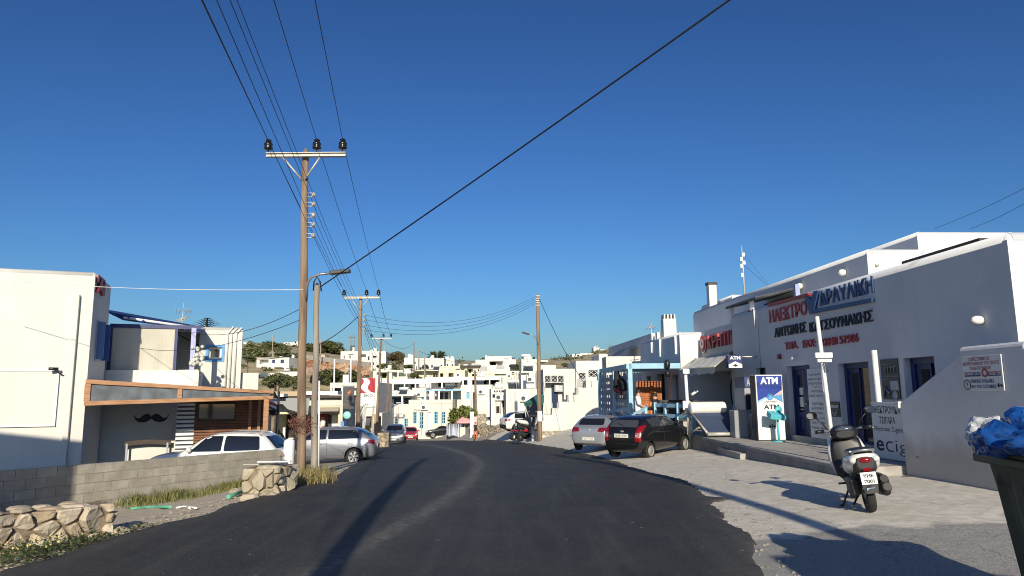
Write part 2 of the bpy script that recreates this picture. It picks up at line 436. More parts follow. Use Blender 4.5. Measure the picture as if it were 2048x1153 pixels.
def mat_lot():
    m, nt, b = nodes_mat("worn_concrete_lot"); p = pos(nt)
    fine = nz(nt, p, 55, 3, .7); mid = nz(nt, p, .8, 6); sm = nz(nt, p, 5, 5)
    sp = nt.nodes.new("ShaderNodeSeparateXYZ"); nt.links.new(p, sp.inputs[0])
    base = ramp(nt, mid, [(.3, (.60, .555, .47)), (.7, (.74, .69, .60))])
    base = mix(nt, ramp(nt, sm, [(.42, (.5, .5, .5)), (.6, (0, 0, 0))]), base, (.46, .43, .36))
    base = mix(nt, ramp(nt, fine, [(.55, (0, 0, 0)), (.72, (.6, .6, .6))]), base, (.72, .69, .62))
    base = mix(nt, ramp(nt, fine, [(.26, (.6, .6, .6)), (.4, (0, 0, 0))]), base, (.12, .11, .09))
    # older, greyer and rougher surface near the photographer, with a ragged limit
    yy = math1(nt, 'ADD', sp.outputs[1], math1(nt, 'MULTIPLY', nz(nt, p, 1.1, 6), 1.6))
    yy = math1(nt, 'SUBTRACT', yy, math1(nt, 'MULTIPLY', sp.outputs[0], .22))
    old = ramp(nt, math1(nt, 'DIVIDE', yy, 20), [(.428, (1, 1, 1)), (.432, (0, 0, 0))])
    oldc = ramp(nt, fine, [(.3, (.10, .10, .10)), (.5, (.25, .245, .235)), (.72, (.50, .49, .46))])
    base = mix(nt, math1(nt, 'MULTIPLY', old, .85), base, oldc)
    vo = nt.nodes.new("ShaderNodeTexVoronoi"); vo.feature = 'DISTANCE_TO_EDGE'; vo.inputs["Scale"].default_value = .33
    wv = nt.nodes.new("ShaderNodeVectorMath"); wv.operation = 'ADD'; nn = nt.nodes.new("ShaderNodeTexNoise"); nn.inputs["Scale"].default_value = 1.5; nn.inputs["Detail"].default_value = 6
    nt.links.new(p, nn.inputs["Vector"]); nt.links.new(p, wv.inputs[0]); nt.links.new(nn.outputs["Color"], wv.inputs[1]); nt.links.new(wv.outputs[0], vo.inputs["Vector"])
    crack = ramp(nt, vo.outputs["Distance"], [(.0015, (.55, .55, .55)), (.005, (0, 0, 0))])
    base = mix(nt, crack, base, (.10, .09, .075))
    nt.links.new(base, b.inputs["Base Color"]); b.inputs["Roughness"].default_value = .92
    h = math1(nt, 'ADD', fine, math1(nt, 'MULTIPLY', sm, 1.5))
    bumpn(nt, b, h, .7, .02)
    return m
MG, MA, ML = mat_ground(), mat_asphalt(), mat_lot()
MPAVE = M("old_concrete_paving", (.33, .31, .28), .92, var=.25, vs=1.3, bump=.3, bs=30, wcoord=True)

# ------------------------------------------------------------------ terrain, road, parking lot
def axis(parts):
    out = []
    for a, b, st in parts:
        n = max(1, round((b-a)/st)); out += [a + (b-a)*i/n for i in range(n)]
    return out + [parts[-1][1]]
xs = axis([(-900, -200, 50), (-200, -60, 5), (-60, -20, 1.5), (-20, 14, .45), (14, 60, 2), (60, 300, 8), (300, 1200, 60)])
ys = axis([(-60, -6, 3), (-6, 34, .45), (34, 100, 1.5), (100, 320, 5), (320, 900, 25)])
m = MB(); m.smooth = True
nx = len(xs)
m.add([(x, y, G(x, y)) for y in ys for x in xs], [(j*nx+i, j*nx+i+1, (j+1)*nx+i+1, (j+1)*nx+i) for j in range(len(ys)-1) for i in range(nx-1)])
m.build("ground", MG, local=True, kind="structure")

def edge(pxs):
    pts = [gp(x, y) for x, y in pxs]; pts.sort(key=lambda p: p.y)
    return table([(p.y, p.x) for p in pts])
EL = edge([(-250, 1255), (0, 1152), (110, 1120), (230, 1080), (330, 1055), (400, 1037), (500, 1004), (570, 985), (640, 967), (680, 950), (712, 930), (745, 908), (768, 894), (800, 886)])
ER = edge([(1600, 1290), (1527, 1153), (1490, 1078), (1450, 1040), (1400, 990), (1370, 966), (1300, 949), (1250, 933), (1200, 917), (1150, 905), (1090, 894), (1040, 887), (1000, 883), (962, 880)])
def sheet(name, mat, yl, fl, fr, dz, ncol, rag=0.0, dust=None, seed=0):
    m = MB(); m.smooth = True; dv = []
    for y in yl:
        a, b = fl(y), fr(y)
        if rag:
            a += rag*mnoise.noise(Vector((seed, y*1.1, 0)))*1.0 + rag*.5*mnoise.noise(Vector((seed, y*4.3, 5)))
            b += rag*mnoise.noise(Vector((seed+9, y*.9, 0)))*.9 + rag*.55*mnoise.noise(Vector((seed+9, y*3.7, 5)))+ rag*.55*mnoise.noise(Vector((seed+9, y*9, 5))) + (.35*max(0, 1-abs(y-11.6)/.35) if rag else 0)
        for i in range(ncol+1):
            x = a + (b-a)*i/ncol
            m.v.append(Vector((x, y, G(x, y) + dz + .0006*max(0, y))))
            dv.append(dust(x, y) if dust else 0)
    k = ncol+1
    for j in range(len(yl)-1):
        for i in range(ncol):
            m.f.append((j*k+i, j*k+i+1, (j+1)*k+i+1, (j+1)*k+i)); m.mi.append(0); m.sm.append(True)
    # a skirt along both edges gives the layer its thickness
    if rag:
        base = len(m.v)
        for j in range(len(yl)):
            for i in (0, ncol):
                v = m.v[j*k+i]; m.v.append(v + Vector((-.03 if i == 0 else .03, 0, -.06))); dv.append(0)
        for j in range(len(yl)-1):
            m.f.append((base+2*j, j*k, (j+1)*k, base+2*j+2)); m.f.append((j*k+ncol, base+2*j+1, base+2*j+3, (j+1)*k+ncol)); m.mi += [0, 0]; m.sm += [False, False]
    o = m.build(name, mat, local=True, kind="structure")
    if dust:
        a = o.data.attributes.new("dust", 'FLOAT', 'POINT'); a.data.foreach_set("value", dv)
    return o
DP = [gp(*q) for q in [(560, 1200), (690, 1120), (800, 1060), (880, 1012), (935, 970), (956, 940), (945, 918), (905, 902), (850, 892), (800, 888)]]
DPX = table(sorted((p.y, p.x) for p in DP))
def dustf(x, y):
    d = abs(x - DPX(y)); w = .16 + .004*y
    v = max(0, 1 - d/w)*.8 + max(0, 1-d/(w*4))*.25
    # dust kicked up along both ragged edges
    e = min(x - EL(y), ER(y) - x); v += .30*max(0, 1 - e/.55)
    return min(1, v)*.85
ry = axis([(-30, 4, 2), (4, 16, .06), (16, 40, .3), (40, 71, .8)])
sheet("road", MA, ry, EL, ER, .035, 44, rag=.12, dust=dustf, seed=3)
sheet("parking_lot", ML, axis([(-25, 4, 2), (4, 30, .4), (30, 72, 1.2)]), lambda y: ER(y) - 1.2, lambda y: ER(y) + (14 if y < 30 else 16), .012, 34)
sheet("pavement", MPAVE, axis([(66, 92, 1)]), lambda y: -40, lambda y: 4, .01, 40)
sheet("car_park", MPAVE, axis([(19.3, 66, .8)]), lambda y: -30 if y > 20.5 else -14, lambda y: EL(y) + .7, .008, 24)

# ------------------------------------------------------------------ what stands behind the photographer and throws the long shadows
m = MB(); m.box((-13.05, 2.4, 1.75), (9.2, 6.4, 7.3)); m.box((-13.05, 2.4, 5.38), (9.5, 6.7, .12))
m.build("house", PLASTER, thing=("white block house beside the near end of the grey block wall, behind the viewpoint", "house"), bevel=.05)
m = MB(); m.prism([(3.3, -6, -1.7), (13, -6, -1.7), (13, -6, 1.0), (6.4, -6, 1.35), (4.9, -6, 1.75), (4.4, -6, 2.15), (3.3, -6, 2.05)], (0, 4.6, 0))
m.build("house", PLASTER, thing=("white stepped gable house behind the viewpoint, near the bin", "house"), bevel=.05)

# ------------------------------------------------------------------ dry stone, block wall, pillar
def clip(poly, a, b, c):
    out = []
    for i in range(len(poly)):
        p, q = poly[i], poly[(i+1) % len(poly)]
        dp, dq = a*p[0]+b*p[1]-c, a*q[0]+b*q[1]-c
        if dp <= 0: out.append(p)
        if dp*dq < 0:
            t = dp/(dp-dq); out.append((p[0]+(q[0]-p[0])*t, p[1]+(q[1]-p[1])*t))
    return out
def stones(mb, pl, u0, u1, h0, h1, sz, o=0.0, bulge=.06, gap=.016, seed=1, hfun=None):
    rr = random.Random(seed); seeds = []
    tries = 0
    while tries < 4000 and len(seeds) < (u1-u0)*(h1-h0)/(sz*sz*.75):
        tries += 1
        p = (rr.uniform(u0, u1), rr.uniform(h0, h1)); s_ = rr.uniform(.55, 1.2)*sz
        if all(math.hypot((p[0]-q[0])*.85, p[1]-q[1]) > (s_+t)*.48 for q, t in seeds): seeds.append((p, s_))
    for p, sp in seeds:
        poly = [(u0, h0), (u1, h0), (u1, h1), (u0, h1)]
        for q, sq in seeds:
            if q is p: continue
            a, b = q[0]-p[0], q[1]-p[1]; L = math.hypot(a, b)
            if L > 4*sz: continue
            a /= L; b /= L; w = sp/(sp+sq)
            poly = clip(poly, a, b, a*(p[0]+(q[0]-p[0])*w) + b*(p[1]+(q[1]-p[1])*w) - gap*.5)
            if len(poly) < 3: break
        if len(poly) < 3: continue
        # round each corner a little
        rp = []
        n = len(poly)
        for i in range(n):
            a, b, c = poly[i-1], poly[i], poly[(i+1) % n]
            la = math.hypot(a[0]-b[0], a[1]-b[1]); lc = math.hypot(c[0]-b[0], c[1]-b[1])
            f = min(.16, .02/max(la, .01)); g = min(.16, .02/max(lc, .01))
            rp.append((b[0]+(a[0]-b[0])*f, b[1]+(a[1]-b[1])*f)); rp.append((b[0]+(c[0]-b[0])*g, b[1]+(c[1]-b[1])*g))
        n = len(rp); cx = sum(q[0] for q in rp)/n; cy = sum(q[1] for q in rp)/n
        k = rr.uniform(.5, 1.2)*bulge; tx, ty = rr.uniform(-.4, .4), rr.uniform(-.4, .4)
        def oo(u, h, lvl): return o + lvl*k + (tx*(u-cx)+ty*(h-cy))*(1 if lvl > 0 else 0) + rr.uniform(-.008, .008)*(lvl > 0)
        vs = [pl.w(u, o-.04, h) for u, h in rp] + [pl.w(cx+(u-cx)*.96, oo(u, h, .7), cy+(h-cy)*.96) for u, h in rp] + [pl.w(cx+(u-cx)*.80, oo(u, h, 1), cy+(h-cy)*.80) for u, h in rp]
        fs = [(i, (i+1) % n, n+(i+1) % n, n+i) for i in range(n)] + [(n+i, n+(i+1) % n, 2*n+(i+1) % n, 2*n+i) for i in range(n)]
        vs.append(pl.w(cx, oo(cx, cy, 1.05), cy)); fs += [(2*n+i, 2*n+(i+1) % n, 3*n) for i in range(n)]
        mb.add(vs, fs, False)
def mat_island(name, c1, c2, rough=.9, bump=.4, bs=18, vs=6):
    m, nt, b = nodes_mat(name); ge = nt.nodes.new("ShaderNodeNewGeometry")
    a = ramp(nt, ge.outputs["Random Per Island"], [(0, c1), (1, c2)])
    n = nz(nt, ge.outputs["Position"], vs, 5)
    nt.links.new(mix(nt, ramp(nt, n, [(.35, (.45, .45, .45)), (.62, (0, 0, 0))]), a, tuple(c*.55 for c in c1)), b.inputs["Base Color"])
    b.inputs["Roughness"].default_value = rough
    bumpn(nt, b, nz(nt, ge.outputs["Position"], bs, 6), bump, .03)
    return m
STONE = mat_island("honey_stone", (.38, .30, .205), (.60, .52, .41), bump=.7, bs=14)
STONEF = mat_island("pale_rubble", (.36, .30, .21), (.50, .44, .34))
MORTAR = M("earth_mortar", (.24, .19, .13), .95, var=.3, vs=8, bump=.5, wcoord=True)
BLOCKM = mat_island("cement_block", (.36, .33, .275), (.45, .415, .35), bump=.5, bs=40, vs=3.5)

a, b = gp(222, 1070), gp(-20, 1118)
d = (a-b); d.z = 0
pl = PL(a, d)          # u=0 at the end of the wall, negative to the left
L = d.length + 2.5
zt = pl.px(210, 1008)[1]; zb = min(a.z, b.z) - .15
m = MB(); m.m = 0
stones(m, pl, -L, 0, zb, zt, .215, seed=5, bulge=.045, gap=.022)
plS = PL(pl.w(0, 0, 0), -pl.n)   # end face, looks along the road
stones(m, plS, 0, .42, zb, zt, .2, seed=8, bulge=.04)
for i in range(int(L/.3)):       # coping stones laid flat on top
    for k in range(2):
        c = pl.w(-L + .3*i + R.uniform(.05, .2), -.12-.2*k + R.uniform(-.03, .03), zt + R.uniform(-.005, .02))
        m.ball(c, (R.uniform(.12, .19), R.uniform(.09, .14), .035), 7, 4, Matrix.Rotation(R.uniform(0, 3), 3, 'Z'))
m.sm = [False]*len(m.sm)
m.m = 1; m.pbox(pl, -L, -.02, -.40, -.015, zb, zt-.01)
m.build("stone_wall", [STONE, MORTAR], thing=("low dry stone wall of big honey coloured rocks at the road edge", "wall"))

# concrete block wall running back beside the car park
B0, B1 = Vector((-9.4, 15.0, 0)), Vector((-7.3, 19.0, 0))
pl = PL(B0, B1-B0); UW = pl
u0 = pl.px(-60, 945)[0]; u1 = pl.px(561, 915)[0]
ztop = lambda u: -1.42 - .03*(u)*.5
m = MB(); ROWH, BW = .20, .40
for r_ in range(6):
    x = u0 - (.2 if r_ % 2 else 0)
    while x < u1:
        e = min(x+BW-.012, u1); s_ = max(x, u0)
        if e - s_ > .05:
            h1 = ztop((s_+e)/2) - r_*ROWH - .006; h0 = h1 - ROWH + .012
            dj = R.uniform(0, .006)
            m.pbox(pl, s_, e, -.19, dj, h0, h1)
        x += BW
m.m = 1; hb = ztop(0) - 6*ROWH
vs = []
m.pbox(pl, u0, u1-.01, -.185, -.006, -2.95, ztop(u1) - .012)
m.pbox(pl, u0, u1-.01, -.188, .03, -3.0, -2.38)
m.build("block_wall", [BLOCKM, M("cement_mortar", (.33, .30, .25), .95, var=.2, vs=6, bump=.4, wcoord=True)], thing=("long bare grey concrete block wall in front of the white car", "wall"))

# rubble pillar at the end of the block wall, planks lie on it
c = gp(522, 992)
pp = PL(Vector((c.x, c.y, 0)), (1, -.12, 0)); zt = pp.px(520, 938)[1]
m = MB(); zb = c.z-.1
hw = .36
ua, ub = pp.px(487, 965)[0], pp.px(548, 965)[0]
stones(m, pp, ua, ub, zb, zt, .24, seed=12, bulge=.06)
stones(m, PL(pp.w(ub, 0, 0), -pp.n), 0, .9, zb, zt, .24, seed=13, bulge=.06)
for k in range(9): m.ball(pp.w(R.uniform(ua, ub), R.uniform(-.8, -.1), zt), (.15, .12, .05), 7, 4, Matrix.Rotation(R.uniform(0, 3), 3, 'Z'))
m.m = 1; m.pbox(pp, ua+.02, ub-.02, -.9, -.02, zb, zt)
m.build("stone_pillar", [STONEF, MORTAR], thing=("short crumbling rubble pillar at the end of the block wall", "pillar"))
for i, (dx, dy, L_, ang, lab) in enumerate([(-.12, -.3, .62, .08, "pale plank lying on the rubble pillar"), (.05, -.5, .55, -.1, "short upper plank lying on the rubble pillar"), (.18, -.2, .6, .02, "white board at the front of the rubble pillar top")]):
    m = MB(); cc = pp.w((ua+ub)/2+dx, dy, zt+.05+.028*i); m.box(cc, (L_, .08, .02), Matrix.Rotation(ang, 3, 'Z'))
    m.build("plank", WPAINT if i == 2 else M("bare_plank", (.45, .42, .36), .8, var=.2), thing=(lab, "plank", "planks on the rubble pillar"), bevel=.003)

# ------------------------------------------------------------------ grass, weeds, hose
def blades(mb, c, h, w, rr, lean=.5):
    a = rr.uniform(0, 6.28); d = Vector((math.cos(a), math.sin(a), 0)); s_ = d.cross(Vector((0, 0, 1)))*w
    l = rr.uniform(.1, lean)*h
    p0 = c; p1 = c + d*l*.35 + Vector((0, 0, h*.6)); p2 = c + d*l + Vector((0, 0, h*rr.uniform(.85, 1)))
    mb.add([p0-s_, p0+s_, p1+s_*.7, p1-s_*.7, p2], [(0, 1, 2, 3), (3, 2, 4)], False)
def grassmat(name, c1, c2):
    m, nt, b = nodes_mat(name); ge = nt.nodes.new("ShaderNodeNewGeometry")
    nt.links.new(ramp(nt, ge.outputs["Random Per Island"], [(0, c1), (1, c2)]), b.inputs["Base Color"]); b.inputs["Roughness"].default_value = .7
    return m
GRASS = grassmat("green_blades", (.05, .085, .018), (.30, .27, .10))
DRYG = grassmat("dry_blades", (.12, .11, .03), (.34, .27, .12))
WEED = grassmat("weed_leaves", (.03, .055, .015), (.10, .13, .04))
rr = random.Random(3)
m = MB()
for i in range(6500):
    u = rr.uniform(UW.px(200, 990)[0], UW.px(492, 970)[0]); o = abs(rr.gauss(0, .42)) + .05
    dens = .6 + .8*mnoise.noise(Vector((u*1.3, o*2, 0)))
    if rr.random() > dens*1.1 - .12 or o > 1.3: continue
    p = UW.w(u, o, 0); p.z = G(p.x, p.y)
    blades(m, p, rr.uniform(.06, .40)*(1 - .45*o)*(.65+.7*abs(mnoise.noise(Vector((u*2.1, 3, 0))))), .006, rr, .9)
m.build("grass", GRASS, local=True, kind="stuff")
m = MB()
for i in range(5200):
    px_, py_ = rr.uniform(525, 655), rr.uniform(952, 982)
    if py_ > 985 - (px_-525)*.12: continue
    if mnoise.noise(Vector((px_*.06, py_*.1, 3))) < -.25: continue
    p = gp(px_, py_); p += Vector((rr.gauss(0, .1), rr.gauss(0, .25), 0)); p.z = G(p.x, p.y)
    blades(m, p, rr.uniform(.08, .38), .007, rr, .8)
m.build("dry_grass", DRYG, local=True, kind="stuff")
m = MB()
def weedpatch(pxs, n, sx, hh, sy=.2):
    for (px_, py_) in pxs:
        c = gp(px_, py_)
        for i in range(n):
            p = c + Vector((rr.gauss(0, sx), rr.gauss(0, sy), 0)); p.z = G(p.x, p.y)
            if p.x > EL(p.y) - .02: continue
            a = rr.uniform(0, 6.28); r_ = rr.uniform(.012, .032); tl = Vector((math.cos(a), math.sin(a), rr.uniform(-.2, .8))).normalized(); sd_ = tl.cross(Vector((0, 0, 1))).normalized()
            q = p + Vector((0, 0, rr.uniform(0, hh)*max(.2, 1-((p-c).length/(sx*2.5)))))
            m.add([q, q+tl*r_+sd_*r_*.5, q+tl*r_*2.2, q+tl*r_-sd_*r_*.5], [(0, 1, 2, 3)], False)
weedpatch([(20, 1122), (60, 1112), (95, 1105), (130, 1102), (40, 1135), (85, 1122), (8, 1112), (170, 1090)], 300, .2, .22)
weedpatch([(215, 1072), (280, 1062), (195, 1085)], 240, .17, .1)
weedpatch([(545, 975), (560, 960), (540, 990), (640, 968)], 160, .15, .35)
m.build("weeds", WEED, local=True, kind="stuff")
FLOWER = M("yellow_petal", (.6, .5, .2), .6)
m = MB()
for i in range(60):
    p = gp(rr.uniform(0, 180), rr.uniform(1085, 1130)); 
    if p.x > EL(p.y)-.1: continue
    p.z = G(p.x, p.y) + rr.uniform(.05, .2); m.ball(p, rr.uniform(.008, .016), 6, 4)
m.build("wildflowers", FLOWER, local=True, kind="stuff")
m = MB()
for i in range(1500):      # gravel on the verge and along the asphalt edge
    y = rr.uniform(6, 24)
    if rr.random() < .5: x = EL(y) - abs(rr.gauss(0, .5)) - .05
    else: x = ER(y) + rr.gauss(.1, .25)
    r_ = rr.uniform(.006, .022); m.ball((x, y, G(x, y)+.02), (r_*1.3, r_, r_*.7), 5, 3)
m.sm = [False]*len(m.sm)
m.build("gravel", M("loose_gravel", (.30, .27, .22), .95, var=.4, vs=9, wcoord=True), local=True, kind="stuff")
HOSE = M("green_hose", (.10, .36, .24), .5)
def ropeon(pxs, dz=.03):
    return [gp(x, y) + Vector((0, 0, dz)) for x, y in pxs]
m = MB(); m.tube(ropeon([(262, 1021), (280, 1019), (300, 1017), (320, 1017), (340, 1018)]), .028, 8); m.build("hose", HOSE, thing=("green hose lying in the dirt in front of the grass", "hose"))
m = MB(); m.tube(ropeon([(456, 1000), (470, 995), (485, 988), (497, 983)], .05), .035, 8); m.build("hose", HOSE, thing=("green hose end sticking out beside the rubble pillar", "hose"))
m = MB(); m.tube(ropeon([(352, 1020), (368, 1017), (385, 1019), (392, 1021)]), .015, 6); m.tube(ropeon([(374, 1018), (380, 1022)]), .012, 6); m.build("pipe_offcut", WPAINT, thing=("thin white pipe offcut lying on the dirt verge", "pipe"))
for q, rr_, lab in [((470, 985), .09, "small pale rock beside the rubble pillar foot"), ((500, 1000), .14, "flat broken rock in front of the rubble pillar"), ((540, 995), .11, "round pale rock past the rubble pillar foot"), ((240, 1068), .1, "pale rock by the end of the stone wall")]:
    m = MB(); m.ball(gp(*q)+Vector((0, 0, .02)), (rr_*1.3, rr_, rr_*.6), 8, 5); m.sm = [False]*len(m.sm)
    for v in m.v: v += Vector((R.uniform(-.02, .02), R.uniform(-.02, .02), R.uniform(-.015, .015)))
    m.build("rock", STONEF, thing=(lab, "rock", "rocks on the verge"))
# ------------------------------------------------------------------ building helpers
def wall(mb, pl, u0, u1, h0, h1, holes=(), rec=.18):
    us = sorted({u0, u1, *[min(max(x, u0), u1) for r in holes for x in (r[0], r[2])]}); hs = sorted({h0, h1, *[min(max(x, h0), h1) for r in holes for x in (r[1], r[3])]})
    for i in range(len(us)-1):
        for j in range(len(hs)-1):
            uc, hc = (us[i]+us[i+1])/2, (hs[j]+hs[j+1])/2
            if any(r[0] < uc < r[2] and r[1] < hc < r[3] for r in holes): continue
            mb.quad(pl.w(us[i], 0, hs[j]), pl.w(us[i+1], 0, hs[j]), pl.w(us[i+1], 0, hs[j+1]), pl.w(us[i], 0, hs[j+1]))
    for r in holes:
        a, b, c, d = r[:4]; k = r[4] if len(r) > 4 else rec
        mb.quad(pl.w(a, 0, b), pl.w(a, -k, b), pl.w(c, -k, b), pl.w(c, 0, b)); mb.quad(pl.w(a, 0, d), pl.w(c, 0, d), pl.w(c, -k, d), pl.w(a, -k, d))
        mb.quad(pl.w(a, 0, b), pl.w(a, 0, d), pl.w(a, -k, d), pl.w(a, -k, b)); mb.quad(pl.w(c, 0, b), pl.w(c, -k, b), pl.w(c, -k, d), pl.w(c, 0, d))
        mb.quad(pl.w(a, -k, b), pl.w(c, -k, b), pl.w(c, -k, d), pl.w(a, -k, d))
def volume(mb, pl, u0, u1, h0, h1, depth, holes=(), rec=.18):
    wall(mb, pl, u0, u1, h0, h1, holes, rec)
    w = pl.w
    mb.quad(w(u0, 0, h0), w(u0, 0, h1), w(u0, -depth, h1), w(u0, -depth, h0)); mb.quad(w(u1, 0, h0), w(u1, -depth, h0), w(u1, -depth, h1), w(u1, 0, h1))
    mb.quad(w(u0, -depth, h0), w(u0, -depth, h1), w(u1, -depth, h1), w(u1, -depth, h0)); mb.quad(w(u0, 0, h1), w(u1, 0, h1), w(u1, -depth, h1), w(u0, -depth, h1))
def frame_bars(mb, pl, r, o, t=.06, mull=1, rails=0, dep=.05):
    a, b, c, d = r
    mb.pbox(pl, a, a+t, o, o+dep, b, d); mb.pbox(pl, c-t, c, o, o+dep, b, d); mb.pbox(pl, a+t, c-t, o, o+dep, b, b+t); mb.pbox(pl, a+t, c-t, o, o+dep, d-t, d)
    for i in range(mull):
        x = a + (c-a)*(i+1)/(mull+1); mb.pbox(pl, x-t*.4, x+t*.4, o, o+dep*.9, b+t, d-t)
    for i in range(rails):
        y = b + (d-b)*(i+1)/(rails+1); mb.pbox(pl, a+t, c-t, o, o+dep*.8, y-t*.3, y+t*.3)
def window(pl, r, parent, fm, o=-.17, name="window", t=.06, mull=1, rails=0, gm=None, label=None):
    m = MB(); frame_bars(m, pl, r[:4], o, t, mull, rails); w_ = m.build(name, fm, parent)
    if label: w_["label"] = label
    g = MB(); g.quad(pl.w(r[0], o+.012, r[1]), pl.w(r[2], o+.012, r[1]), pl.w(r[2], o+.012, r[3]), pl.w(r[0], o+.012, r[3])); g.build("pane", gm or GLASS, w_)
    return w_
def coping(mb, pl, u0, u1, h, depth, r=.13, side0=True, side1=True):
    """soft rounded edge of a plastered parapet"""
    mb.tube([pl.w(u0+r*.7, -r+.004, h-r+.01), pl.w(u1-r*.7, -r+.004, h-r+.01)], r, 16)
    for u in (u0+r-.004, u1-r+.004): mb.ball(pl.w(u, -r+.004, h-r+.01), r, 12, 8)
    for u, s_ in ((u0, 1), (u1, -1)):
        mb.tube([pl.w(u+s_*(r-.004), -r*.7, h-r+.01), pl.w(u+s_*(r-.004), -depth, h-r+.01)], r, 16)

# ------------------------------------------------------------------ left: white corner block with terrace and timber pergola
c0 = at(176, 737, 22.0)
LU = Vector((1, .38, 0))
LF = PL((c0.x, c0.y), LU)
zt = LF.px(186, 545)[1]; zg = -3.0
root = T("white_building", "white corner building with a blank signboard and timber pergola, behind the block wall", "building", (c0.x, c0.y, zg))
m = MB(); volume(m, LF, -9, 0, zg, zt - .1, 2.85); m.m = 0
coping(m, LF, -9, 0, zt, 2.85, .11)
m.quad(LF.w(-9, -.1, zt-.02), LF.w(-.1, -.1, zt-.02), LF.w(-.1, -2.8, zt-.02), LF.w(-9, -2.8, zt-.02))
m.build("wall", PLASTER, root)
r = LF.rect(-200, 742, 113, 854)
m = MB(); m.pbox(LF, -8, r[2], .002, .05, r[1], r[3]); sb = m.build("signboard", M("blank_board", (.63, .615, .565), .6, var=.06, vs=1.2), root, bevel=.01)
m = MB(); frame_bars(m, LF, (-8.03, r[1]-.03, r[2]+.03, r[3]+.03), .05, .045, 0, 0, .02); m.build("frame", WPAINT, sb)
m = MB(); ua, ub = LF.px(149, 720)[0], LF.px(141, 720)[0]
m.pbox(LF, ub-.02, ub+.13, .002, .14, zg, LF.px(150, 590)[1]); m.build("downpipe_casing", PLASTER, root, bevel=.02)
# security camera on its arm
cu, ch = LF.px(112, 740)
m = MB(); m.tube([LF.w(cu+.22, .02, ch-.18), LF.w(cu+.12, .16, ch-.1), LF.w(cu, .22, ch)], .018, 8); m.tube([LF.w(cu-.13, .3, ch+.02), LF.w(cu+.1, .2, ch+.02)], .045, 10); m.build("security_camera", BLACK, root)
# side wall features
LS = PL(LF.w(0, 0, 0), -LF.n)
m = MB(); r = LS.rect(191, 642, 203, 724)
m.pbox(LS, r[0], r[2], .003, .03, r[1], r[3]); m.build("window", M("pale_blue_frame", (.35, .42, .52), .6), root)
for k in (0, 1):
    m = MB(); uu = r[0] + .08 + k*(r[2]-r[0])*.95
    m.pbox(LS, uu-.02, uu+.02, .03, .24, r[1]+.05, r[3]-.05)
    for q in range(9): m.pbox(LS, uu+.02, uu+.032, .06, .21, r[1]+.15+q*(r[3]-r[1]-.3)/9, r[1]+.15+(q+.7)*(r[3]-r[1]-.3)/9)
    m.build("shutter", M("faded_blue_shutter", (.12, .2, .38), .6) if k == 0 else BLUE, root)
r = LS.rect(190, 556, 207, 590)
m = MB(); ux = (r[0]+r[2])/2
m.pbox(LS, r[0]+.1, r[2]-.1, .03, .06, (r[1]+r[3])/2+.05, (r[1]+r[3])/2+.3)
m.text("A!", lambda u, h, o: LS.w(r[0]+.05+u, .04+o, r[1]+h), (r[2]-r[0])*.9, (r[3]-r[1])*.95, dep=.05, bold=.05)
m.build("red_emblem", M("red_emblem_paint", (.30, .02, .025), .5), root)
# ground floor wall and roof terrace set back behind the pergola
GW = LF.shifted(-3.0)
ue = GW.px(397, 760)[0]; hT = GW.px(330, 741)[1]
m = MB(); d1 = GW.rect(173, 813, 178, 920); d2 = GW.rect(196, 813, 205, 920)
volume(m, GW, 0.0, ue, zg, hT, 3.5, holes=[(d1[0], zg+.2, d1[2]+.25, d1[3])], rec=.3)
m.build("terrace_wall", PLASTER, root)
m = MB(); m.pbox(GW, d1[0]-.02, d1[2]+.27, -.29, -.25, zg+.2, d1[3]); m.build("door", DBLUE, root)
# moustache emblem
r = GW.rect(267, 828, 338, 845)
def stache(u):   # half outline
    top = [(0, .62), (.08, .86), (.2, 1.0), (.36, .97), (.5, .8), (.62, .56), (.76, .46), (.9, .62), (1.0, 1.02)]
    bot = [(.97, .7), (.88, .34), (.74, .1), (.55, .0), (.36, .02), (.2, .12), (.08, .3), (0, .42)]
    return top + bot
hw_, hh = (r[2]-r[0])/2, r[3]-r[1]; uc = (r[0]+r[2])/2
m = MB()
for s_ in (1, -1): m.ppoly(GW, [(uc+s_*(a*hw_), r[1]+b*hh) for a, b in stache(0)][::s_], .004, .035)
m.build("moustache_emblem", INK, root)
# second storey behind the terrace
L2 = LF.shifted(-5.8)
ur = L2.px(483, 715)[0]; h2 = L2.px(440, 655)[1]; ul = L2.px(206, 700)[0]
vr = L2.rect(219, 672, 396, 790)
m = MB(); wr = L2.rect(417, 695, 443, 719)
volume(m, L2, ul-4, ur, zg, h2-.1, 5, holes=[(vr[0], hT-.1, vr[2], vr[3]+.25, 1.6), wr], rec=.2)
coping(m, L2, ul-4, ur, h2, 5, .11)
m.quad(L2.w(ul-4, -.1, h2-.03), L2.w(ur-.1, -.1, h2-.03), L2.w(ur-.1, -4.9, h2-.03), L2.w(ul-4, -4.9, h2-.03))
uw = L2.px(517, 760)[0]
m.pbox(L2, ur-.02, uw, -4.2, -.3, zg, L2.px(500, 746)[1])
m.build("upper_wall", PLASTER, root)
wb = L2.rect(411, 690, 449, 724)
m = MB(); a, b, c, d = wb
for q in ((a, wr[0], b, d), (wr[2], c, b, d), (wr[0], wr[2], b, wr[1]), (wr[0], wr[2], wr[3], d)): m.pbox(L2, q[0], q[1], .003, .03, q[2], q[3])
m.build("window_surround", MBLUE, root)
window(L2, wr, root, WPAINT, -.15, mull=0, t=.07)
